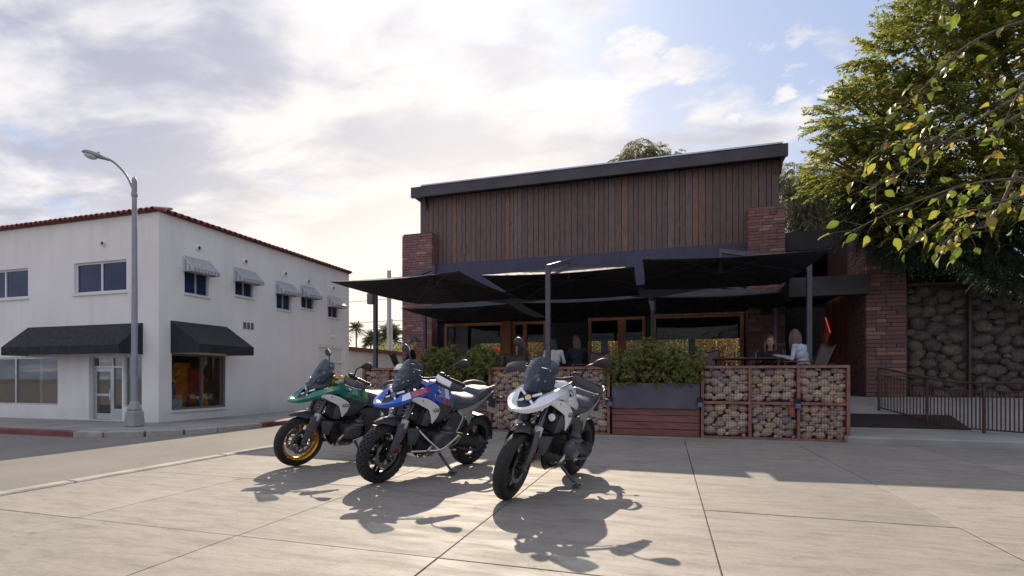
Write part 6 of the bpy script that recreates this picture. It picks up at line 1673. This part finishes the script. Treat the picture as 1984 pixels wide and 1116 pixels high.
    for s in (1, -1):   # round four-field badge
        M = Matrix.Translation((.235, s * .206, 1.045)) @ Matrix.Rotation(s * R(-90), 4, 'X') @ Matrix.Rotation(R(s * 0), 4, 'Y') 
        M = Matrix.Translation((.235, s * .2125, 1.062)) @ Vector((.22, s * .88, .42)).to_track_quat('Z', 'Y').to_matrix().to_4x4()
        m = MB(X=M); m.lathe([(.034, -.012), (.034, .004), (.031, .006), (.024, .006)], n=32, mi=0); m.lathe([(.024, .0062), (.0225, .0066), (.0225, .005)], n=32, mi=3)
        for q in range(4):
            vs = [(0, 0, .0058)] + [(.0226 * math.cos(math.pi / 2 * (q + i / 8)), .0226 * math.sin(math.pi / 2 * (q + i / 8)), .0058) for i in range(9)]
            m.add(vs, [(0, i, i + 1) for i in range(1, 9)], 1 + q % 2)
        kid(m, 'round_badge', [K_BLK, mat('badge_blue', (.02, .16, .55), .3), mat('badge_white', (.8, .8, .8), .3), K_STEEL], tk, 30)
    # silver radiator wings, lettering and shrouds
    for s in (1, -1):
        m = MB()
        out_ = [(.66, .185, .985), (.60, .208, .998), (.544, .222, 1.005), (.448, .242, .988), (.344, .262, .943), (.275, .274, .896), (.258, .277, .854), (.289, .274, .774), (.338, .268, .715)]
        inn = [(.645, .18, .972), (.575, .205, .946), (.513, .224, .916), (.465, .240, .893), (.425, .254, .872), (.402, .262, .85), (.388, .265, .815), (.365, .266, .765), (.345, .265, .712)]
        r1 = [(x, y * s, z) for x, y, z in out_]; r3 = [(x, y * s, z) for x, y, z in inn]; r2 = [tuple((a + b) / 2 + (0, .006 * s, 0)[i] for i, (a, b) in enumerate(zip(p, q))) for p, q in zip(r1, r3)]
        rows = [r1, r2, r3] if s < 0 else [r3, r2, r1]
        m.patch(rows, 2, 4, .008); sp_ = kid(m, 'radiator_panel', K_SIL, root, 35)
        d = Vector((-.16, 0, -.085)).normalized()
        M = Matrix.Translation((.325, s * .2885, .862))
        ax = Vector((-s * .93, -.03, -.10 * s)).normalized(); nz = Vector((.10, s, .05)).normalized(); ay = nz.cross(ax); Rm = Matrix((ax, ay, nz)).transposed().to_4x4()
        o = bpy.data.objects.new('lettering', sch['letter']); COL.objects.link(o); o.parent = sp_; o.matrix_local = M @ Rm
        m = MB(X=Matrix.Translation((.50, s * .243, .972)) @ Rm); m.cbox((0, 0, 0), (.012, .026, .003), .001); kid(m, 'mark', K_PLA, sp_)
        m = MB(); m.patch([[(.425, s * .25, .868), (.39, s * .262, .80), (.35, s * .262, .72)], [(.445, s * .215, .78), (.40, s * .23, .74), (.345, s * .235, .70)], [(.47, s * .19, .69), (.41, s * .20, .67), (.34, s * .21, .66)]], 3, 3, .006); kid(m, 'radiator_shroud', K_GRY, root)
        m = MB(); m.patch([[(.54, s * .10, .62), (.47, s * .17, .63), (.40, s * .185, .62)], [(.52, s * .11, .53), (.46, s * .16, .53), (.41, s * .17, .52)], [(.485, s * .09, .43), (.45, s * .12, .425), (.42, s * .14, .43)]], 3, 3, .006); kid(m, 'lower_shroud', K_GRY, root)
        m = MB(); m.patch([[(.275, s * .262, .94), (.12, s * .245, .90), (-.04, s * .20, .87)], [(.265, s * .268, .83), (.11, s * .25, .80), (-.01, s * .205, .80)], [(.31, s * .255, .72), (.16, s * .225, .70), (.02, s * .19, .74)]], 3, 3, .008); kid(m, 'side_cover', K_PLA if sch['side'] is None else sch['side'], root)
        m = MB(); m.cbox((.44, s * .145, .80), (.05, .15, .24), .012, Matrix.Rotation(R(-14), 3, 'Y'))
        for q in range(9): m.box((.462, s * .15 - .07, .69 + q * .022), (.47, s * .15 + .07, .694 + q * .022))
        kid(m, 'radiator', K_BLK, root)
    if sch['fog']:
        for s in (1, -1):
            m = MB(); m.lathe([(.001, .0), (.036, .0), (.042, -.006), (.044, -.03), (.02, -.06), (.001, -.062)], (.545, s * .20, .835), 'x', 18); fg = kid(m, 'fog_lamp', K_BLK, root)
            m = MB(); m.lathe([(.001, .012), (.02, .01), (.036, .003)], (.545, s * .20, .835), 'x', 18); kid(m, 'fog_lens', K_LAMP, fg)
            m = MB(); m.cbox((.52, s * .20, .885), (.02, .02, .07), .004); kid(m, 'fog_bracket', K_BLK, fg)
    # spring strut between the fork tubes
    m = MB(); m.tube([(.52, 0, .70), (.40, 0, .98)], .018, 10)
    pts = [(.525 - .115 * t / 60 * 1.0 + .034 * math.cos(t * .7) * .9, .034 * math.sin(t * .7), .72 + .26 * t / 60 + .014 * math.cos(t * .7)) for t in range(61)]
    m.tube(pts, .007, 6); kid(m, 'spring_strut', K_STEEL, root, 60)
    # frame spine and engine
    m = MB(); m.tube([(.42, 0, 1.0), (.20, 0, .90), (-.15, 0, .80), (-.35, 0, .62)], [.05, .055, .05, .04], 10, smooth=4)
    for s in (1, -1):
        m.tube([(.40, s * .06, .98), (.28, s * .14, .78), (.10, s * .15, .66), (-.12, s * .14, .60), (-.22, s * .12, .42)], .022, 8, smooth=3); m.tube([(-.12, s * .13, .74), (-.45, s * .12, .86), (-.8, s * .10, .97)], .016, 8)
        m.tube([(-.18, s * .13, .55), (-.42, s * .125, .80)], .014, 8)
    kid(m, 'main_frame', K_ENG, root, 60)
    m = MB(); m.cbox((.16, 0, .46), (.46, .30, .32), .04, seg=2); m.cbox((-.12, 0, .47), (.28, .26, .30), .04, seg=2); m.cbox((.40, 0, .52), (.07, .24, .22), .025); m.cbox((.12, 0, .66), (.34, .24, .14), .03)
    m.lathe([(.001, .435), (.075, .435), (.09, .42), (.09, .36)], (0, 0, .50), 'x', 24)
    for q in range(8): a = q * math.pi / 4; m.lathe([(.008, .43), (.008, .442), (.001, .442)], (0, .105 * math.cos(a), .50 + .105 * math.sin(a)), 'x', 6)
    kid(m, 'engine_block', K_ENG, root)
    for s in (1, -1):
        m = MB()
        for q in range(6): m.cbox((.20, s * (.165 + q * .018), .505), (.17, .008, .15), .01)
        m.cbox((.20, s * .20, .505), (.14, .12, .12), .02)
        cy = kid(m, 'cylinder', K_ENG, root)
        m = MB(); sq = lambda y, a, b, cx=.195, cz=.505: [(cx + a * (abs(math.cos(t)) ** .55) * math.copysign(1, math.cos(t)), y, cz + b * (abs(math.sin(t)) ** .55) * math.copysign(1, math.sin(t)) + (.02 if math.cos(t) < 0 else 0) * .5) for t in [2 * math.pi * (i + .5) / 20 for i in range(20)]]
        m.loft([sq(s * y, a, b) for y, a, b in ((.27, .105, .085), (.285, .118, .095), (.33, .118, .094), (.365, .105, .082), (.378, .085, .06))][::s], sub=2)
        for q in (-.05, .05): m.lathe([(.011, 0), (.011, s * .012), (.001, s * .014)], (.195 + q, s * .372, .52), 'y', 8)
        kid(m, 'cylinder_cover', K_ENG2, cy, 45)
        m = MB(); m.cbox((.13, s * .325, .60), (.16, .10, .03), .012); m.cbox((.09, s * .29, .635), (.10, .10, .05), .015); kid(m, 'intake_cover', K_GRY, cy)
        m = MB(); m.tube([(.10, s * .24, .60), (.02, s * .22, .66), (-.05, s * .17, .70)], [.032, .034, .03], 10, smooth=3); m.tube([(.22, s * .31, .58), (.16, s * .22, .68), (.05, s * .16, .72)], .006, 6, smooth=3); kid(m, 'intake', K_BLK, cy, 60)
        m = MB(); m.tube([(.29, s * .30, .47), (.36, s * .30, .41), (.34, s * .24, .33), (.22, s * .13, .29), (.0, s * .07, .27), (-.16, -.05, .28)], .021, 12, smooth=5); kid(m, 'exhaust_pipe', K_EXH, root, 60)
    m = MB(); m.tube([(-.12, -.06, .28), (-.32, -.12, .31), (-.45, -.17, .38)], [.03, .034, .04], 12, smooth=4); m.tube([(-.42, -.165, .37), (-.50, -.19, .42), (-.86, -.22, .60), (-.93, -.22, .635)], [.04, .062, .066, .05], 14, smooth=3); kid(m, 'silencer', K_EXH, root, 60)
    # skid plate with slots
    m = MB(); m.patch([[(.47, -.12, .44), (.49, 0, .44), (.47, .12, .44)], [(.42, -.13, .33), (.44, 0, .32), (.42, .13, .33)], [(.32, -.13, .265), (.32, 0, .25), (.32, .13, .265)], [(.05, -.12, .245), (.05, 0, .235), (.05, .12, .245)]], 3, 3, .006)
    for s in (1, -1):
        for q in range(3): m.box((.10 + q * .08, s * .125 - .004, .255), (.15 + q * .08, s * .125 + .004, .285))
    kid(m, 'skid_plate', K_STEEL, root, 50)
    # seats and tail
    def sring(x, zt, zb, w_): return [(x, 0, zt), (x, w_ * .6, zt - .004), (x, w_ * .92, zt - .03), (x, w_, zt - .065), (x, w_ * .96, zb), (x, w_ * .5, zb - .01), (x, -w_ * .5, zb - .01), (x, -w_ * .96, zb), (x, -w_, zt - .065), (x, -w_ * .92, zt - .03), (x, -w_ * .6, zt - .004)]
    m = MB(); m.loft([sring(-.085, 1.005, .82, .11), sring(-.16, 1.0, .80, .162), sring(-.28, .975, .795, .20), sring(-.42, .968, .81, .206), sring(-.53, .98, .85, .192), sring(-.578, .995, .88, .168)], sub=4); st = kid(m, 'seat', K_SEAT, root, 50)
    m = MB(); m.tube([(-.12, .142, .90), (-.3, .204, .885), (-.55, .187, .915)], .004, 5, smooth=3); m.tube([(-.12, -.142, .90), (-.3, -.204, .885), (-.55, -.187, .915)], .004, 5, smooth=3); kid(m, 'seam', K_BLK, st)
    m = MB(); m.loft([sring(-.565, 1.0, .90, .145), sring(-.60, 1.045, .91, .165), sring(-.70, 1.06, .925, .168), sring(-.82, 1.062, .955, .148), sring(-.91, 1.06, .985, .11)], sub=4); kid(m, 'pillion_seat', K_SEAT, root, 50)
    for s in (1, -1):
        m = MB(); m.tube([(-.55, s * .165, .99), (-.64, s * .185, 1.055), (-.80, s * .175, 1.085), (-.90, s * .13, 1.085), (-.96, s * .09, 1.075)], [.014, .02, .022, .022, .018], 10, smooth=5); kid(m, 'grab_rail', K_GRY, root, 60)
        m = MB(); m.patch([[(-.16, s * .19, .815), (-.35, s * .212, .85), (-.60, s * .20, .925), (-.90, s * .135, 1.03)], [(-.20, s * .195, .775), (-.36, s * .21, .80), (-.58, s * .195, .875), (-.88, s * .135, 1.0)], [(-.23, s * .185, .73), (-.35, s * .19, .745), (-.47, s * .185, .79), (-.80, s * .135, .94)]], 3, 3, .008); kid(m, 'tail_panel', sch['tail'], root)
        m = MB(); m.patch([[(.02, s * .175, .76), (-.12, s * .19, .79), (-.26, s * .185, .765)], [(-.02, s * .185, .64), (-.16, s * .20, .65), (-.34, s * .18, .70)], [(-.12, s * .17, .50), (-.20, s * .18, .51), (-.36, s * .16, .60)]], 3, 3, .008); kid(m, 'frame_cover', K_PLA, root)
        m = MB(); m.patch([[(-.33, s * .175, .76), (-.40, s * .18, .77), (-.47, s * .17, .80)], [(-.40, s * .165, .68), (-.44, s * .168, .68), (-.50, s * .16, .73)], [(-.46, s * .15, .60), (-.475, s * .15, .60), (-.49, s * .145, .62)]], 2, 2, .006); kid(m, 'tail_strut', sch['tail'], root)
    m = MB(); m.cbox((-.93, 0, 1.02), (.10, .18, .05), .02); m.cbox((-.985, 0, 1.015), (.02, .13, .03), .008, mi=1); kid(m, 'tail_light', [K_PLA, K_RED], root)
    m = MB(); m.tube([(-.86, 0, .98), (-1.0, 0, .93), (-1.08, 0, .86)], .028, 8, smooth=3); m.cbox((-1.09, 0, .83), (.03, .12, .14), .012); ph = kid(m, 'plate_holder', K_PLA, root, 60)
    m = MB(); m.cbox((-1.12, 0, .75), (.006, .20, .145), .008, Matrix.Rotation(R(12), 3, 'Y')); kid(m, 'licence_plate', mat('plate_white', (.45, .45, .42), .5), ph)
    m = MB()
    for s in (1, -1): m.tube([(-1.04, 0, .93), (-1.05, s * .14, .93)], .007, 6); m.ell((-1.05, s * .165, .93), (.02, .035, .018), nu=10, nv=8)
    kid(m, 'turn_signal', K_PLA, ph)
    # swing arm, shaft, hub, torque arm, hugger
    m = MB(); sq2 = lambda x, y, z, a, b: [(x, y + a * math.cos(t) , z + b * math.sin(t)) for t in [2 * math.pi * i / 14 for i in range(14)]]
    m.loft([sq2(-.12, .12, .44, .05, .075), sq2(-.24, .135, .44, .058, .082), sq2(-.42, .135, .41, .056, .078), sq2(-.58, .13, .365, .05, .07), sq2(-.68, .125, .335, .05, .085)], sub=3); sa = kid(m, 'swing_arm', K_ENG, root, 50)
    m = MB(); m.lathe([(.001, .19), (.03, .19), (.045, .18), (.088, .165), (.10, .14), (.10, .09), (.06, .07)], (-.75, 0, .335), 'y', 26); m.lathe([(.032, .17), (.03, .194), (.001, .194)], (-.75, 0, .335), 'y', 12); kid(m, 'final_drive', K_ENG, sa)
    m = MB(); m.tube([(-.30, .16, .33), (-.50, .165, .27), (-.73, .16, .245)], .014, 8); kid(m, 'torque_arm', K_ENG2, sa)
    m = MB(); m.patch([[(-.72, y, .335 + .345) for y in (-.08, 0, .08)]] + [[(-.75 - .362 * math.cos(R(a)), y, .335 + .362 * math.sin(R(a))) for y in (-.085, 0, .085)] for a in (75, 55, 35, 15, -2)], 3, 2, .006)
    m.tube([(-.74, .16, .32), (-.92, .13, .33), (-1.10, .06, .37)], [.018, .016, .014], 8, smooth=3); kid(m, 'hugger', K_PLA, root, 60)
    m = MB(); m.cbox((-.62, -.10, .36), (.09, .06, .12), .015, Matrix.Rotation(R(20), 3, 'Y')); kid(m, 'brake_caliper', sch['caliper'], root)
    # handlebar group turns with the fork
    m = F(); m.tube([(.16, .40, 1.205), (.23, .26, 1.235), (.37, .12, 1.19), (.40, 0, 1.185), (.37, -.12, 1.19), (.23, -.26, 1.235), (.16, -.40, 1.205)], .0145, 10, smooth=4)
    m.cbox((.40, 0, 1.165), (.06, .10, .05), .012); m.tube([(.40, .05, 1.04), (.40, .05, 1.17)], .018, 8); m.tube([(.40, -.05, 1.04), (.40, -.05, 1.17)], .018, 8); hb = kid(m, 'handlebar', sch['bar'], root, 60)
    for s in (1, -1):
        m = F(); m.tube([(.205, s * .315, 1.225), (.135, s * .455, 1.195)], .019, 12)
        for q in range(9): t = q / 8; m.lathe([(.0205, -.004), (.0205, .004)], (0, 0, 0), 'y', 6) if False else None
        m.tube([(.135, s * .455, 1.195), (.125, s * .475, 1.19)], [.023, .02], 12); kid(m, 'grip', K_BLK, hb, 60)
        m = F(); m.cbox((.225, s * .275, 1.235), (.055, .07, .05), .014); m.cbox((.27, s * .24, 1.265), (.05, .07, .045), .012); kid(m, 'switch_block', K_BLK, hb)
        m = F(); m.tube([(.27, s * .27, 1.225), (.26, s * .34, 1.205), (.20, s * .45, 1.18)], [.009, .008, .006], 7, smooth=3); kid(m, 'lever', K_ENG2, hb, 60)
        m = F(); m.tube([(.27, s * .24, 1.19), (.43, s * .16, 1.10), (.46, s * .08, 1.0)], .006, 6, smooth=4); kid(m, 'cable', K_BLK, hb, 60)
        # hand guard shell with a hoop to the bar end
        if sch['guard'] is not None:
            m = F(); ga = lambda pts: [(x, s * y, z) for x, y, z in pts]
            rows = [ga([(.36, .255, 1.275), (.375, .32, 1.265), (.345, .40, 1.24), (.285, .475, 1.21), (.22, .525, 1.19)]), ga([(.385, .255, 1.225), (.405, .325, 1.215), (.375, .405, 1.19), (.31, .485, 1.165), (.235, .535, 1.155)]), ga([(.375, .255, 1.165), (.39, .32, 1.155), (.36, .40, 1.14), (.30, .475, 1.125), (.235, .53, 1.125)])]
            def gm(u, v, s=s):
                if s < 0: u = u
                return 1 if (u < .58 and v < .62) else 0
            m.patch(rows if s < 0 else rows, 4, 4, .006, mfn=gm); hg = kid(m, 'hand_guard', [sch['guard'][0], sch['guard'][1]], hb, 60)
            m = F(); m.tube([(.225, s * .53, 1.155), (.16, s * .525, 1.18), (.125, s * .478, 1.19)], [.012, .012, .01], 8, smooth=3); m.tube([(.385, s * .26, 1.22), (.30, s * .25, 1.23), (.235, s * .255, 1.235)], .011, 8); kid(m, 'guard_hoop', K_GRY, hg, 60)
            if sch['strip']:
                m = F(); m.tube([(.392, s * .32, 1.158), (.345, s * .42, 1.145), (.275, s * .50, 1.135)], .008, 6, smooth=3); kid(m, 'signal_strip', K_LAMP, hg, 60)
        # mirror
        m = F(); m.tube([(.245, s * .285, 1.25), (.25, s * .30, 1.32), (.245, s * .325, 1.37), (.225, s * .385, 1.405)], [.011, .0085, .008, .010], 8, smooth=4); ms = kid(m, 'mirror_stalk', K_BLK, root, 60)
        m = F(); mr_ = lambda y, w_, hh, zc_, x: [(x + .022 * math.sin(t) * (w_ / .05), s * y, zc_ + hh * math.cos(t)) for t in [2 * math.pi * i / 14 for i in range(14)]]
        m.loft([mr_(y, w_, hh, z, x) for y, w_, hh, z, x in ((.365, .02, .012, 1.40, .225), (.395, .04, .03, 1.415, .215), (.435, .05, .046, 1.428, .205), (.475, .05, .05, 1.435, .195), (.51, .045, .042, 1.436, .188), (.535, .02, .016, 1.434, .182))], sub=3); mh = kid(m, 'mirror', K_BLK, root, 60)
        m = F(); m.tube([(.19, s * .40, 1.418), (.18, s * .46, 1.432), (.17, s * .515, 1.434)], [.014, .038, .026], 12, smooth=4); kid(m, 'mirror_glass', K_MIR, mh, 60)
    if sch['gold']:
        m = F(); m.cbox((.40, 0, 1.20), (.07, .14, .03), .01); m.cbox((.33, .13, 1.215), (.05, .05, .03), .008); kid(m, 'bar_clamp', K_GOLD, hb)
    # foot pegs, stand, crash bars
    for s in (1, -1): m = MB(); m.cbox((-.14, s * .23, .345), (.05, .09, .02), .006); m.tube([(-.14, s * .14, .36), (-.14, s * .20, .345)], .014, 8); m.tube([(-.10, s * .16, .36), (.08, s * .19, .33)], .008, 6); m.cbox((.09, s * .21, .33), (.03, .06, .018), .005); kid(m, 'foot_peg', K_STEEL, root)
    m = MB(); zf = .02
    ft = Vector((-.055, .36, .36 * math.tan(lean) + .012))
    m.tube([(.0, .13, .30), (-.02, .20, .23), (-.05, .33, ft.z + .035)], [.02, .018, .015], 10, smooth=3); m.cbox((ft.x, ft.y, ft.z + .01), (.10, .07, .014), .004, Matrix.Rotation(lean, 3, 'X')); m.tube([(-.04, .33, ft.z + .05), (-.02, .40, ft.z + .03)], .007, 6); kid(m, 'side_stand', K_ENG2, root, 60)
    if sch['bars']:
        for s in (1, -1):
            m = MB(); m.tube([(.47, s * .15, .36), (.36, s * .30, .40), (.25, s * .405, .44), (.10, s * .435, .55), (.05, s * .435, .585), (.0, s * .42, .56), (.01, s * .35, .45), (.05, s * .18, .37)], .0145, 10, smooth=5)
            m.tube([(.43, s * .13, .64), (.38, s * .25, .54), (.28, s * .385, .43)], .0125, 8, smooth=4)
            m.tube([(-.16, s * .20, .80), (-.21, s * .235, .76), (-.20, s * .25, .70), (-.12, s * .255, .56)], .0095, 8, smooth=4); kid(m, 'crash_bar', K_STEEL, root, 60)
    else:
        for s in (1, -1):
            m = MB(); m.tube([(.30, s * .16, .34), (.26, s * .25, .34), (.18, s * .27, .37)], .011, 8, smooth=3); kid(m, 'crash_bar', K_ENG2, root, 60)
    m = MB()
    for k in range(10):
        y0 = random.choice((-1, 1)) * random.uniform(.08, .17); x0 = random.uniform(.1, .4); z0 = random.uniform(.55, .8)
        m.tube([(x0, y0, z0), (x0 + random.uniform(-.1, .1), y0 * 1.1, z0 - .08), (x0 - random.uniform(.05, .2), y0, z0 - random.uniform(.1, .25))], random.uniform(.004, .008), 6, smooth=3)
    kid(m, 'hoses', K_BLK, root, 60)
    return root
LET = text_mesh('GS', .060, .0012, K_BLK, .35)
LET.transform(Matrix.Scale(1.35, 4, (1, 0, 0)))
def bfair(u, v):   # blue bike: white and red blocks on the shoulder
    if .33 < u < .67 and .40 < v < .52: return 1
    if .33 < u < .67 and .54 < v < .80: return 2
    return 0
def btank(x, y, z):
    if abs(y) < .11: return 0
    if z > .94 and .06 < x - (z - 1.05) * .25 < .15: return 1
    if z > 1.03 and .25 < x < .33: return 2
    if z < .935 and .05 < x < .13: return 2
    if z < .93 and x < .04: return 3
    return 0
def gfair(u, v): return 1 if (.33 < u < .67 and .62 < v < .70) else 0
def gtank(x, y, z):
    if abs(y) < .11: return 0
    if z > .96 and -.02 < x - (z - 1.05) * .5 < .05: return 1
    if z < .93: return 2
    if x < .02: return 1
    return 0
common = dict(letter=LET, caliper=mat('caliper_bronze', (.25, .11, .07), .4, .5), side=None)
motorcycle('blue adventure motorcycle with red and white blocks, knobby tyres and steel crash bars', (-3.045, 4.97), (-2.57, 6.42), R(1), R(12.3),
           dict(common, body=P_BLUE, tank=P_BLUE, wheel='cast', tread='knobby', fair=bfair, fmats=[P_BLUE, P_WHITE, P_RED], fl='blue fairing with a white and a red block', tankfn=btank, tmats=[P_BLUE, P_WHITE, P_RED, P_OLIVE], tl='blue tank with white and red blocks', lens=K_HEAD, screen=(1.0, 1.0), fog=False, tail=mat('tail_silver', (.33, .34, .37), .4, .5, vs=14, var=.08), bar=K_ENG, guard=(K_PLA, P_WHITE), strip=False, gold=False, bars=True))
motorcycle('white adventure motorcycle with a smoked screen and black cast wheels, nearest the camera', (-1.446, 4.623), (-1.107, 6.085), R(5), R(12.3),
           dict(common, body=P_WHITE, tank=P_WHITE, wheel='cast', tread='road', fair=lambda u, v: 0, fmats=[P_WHITE], fl='white fairing', tankfn=None, tmats=[P_WHITE], tl='white tank', lens=K_YEL, screen=(1.0, .98), fog=True, tail=mat('tail_silver', (.33, .34, .37), .4, .5), bar=K_ENG, guard=(K_PLA, K_PLA), strip=True, gold=False, bars=False))
motorcycle('green adventure motorcycle with a gold wire spoked wheel and tall clear screen', (-4.63, 5.585), (-4.05, 6.985), R(2), R(12.3),
           dict(common, body=P_GREEN, tank=P_GREEN, wheel='wire', tread='road', fair=gfair, fmats=[P_GREEN, P_LIME], fl='green fairing with a pale stripe', tankfn=gtank, tmats=[P_GREEN, P_LIME, P_OLIVE], tl='green tank with pale green panels', lens=K_BLENS, screen=(1.05, 1.13), fog=False, tail=K_PLA, bar=K_GOLD, guard=(K_PLA, K_GRY), strip=True, gold=True, bars=False))
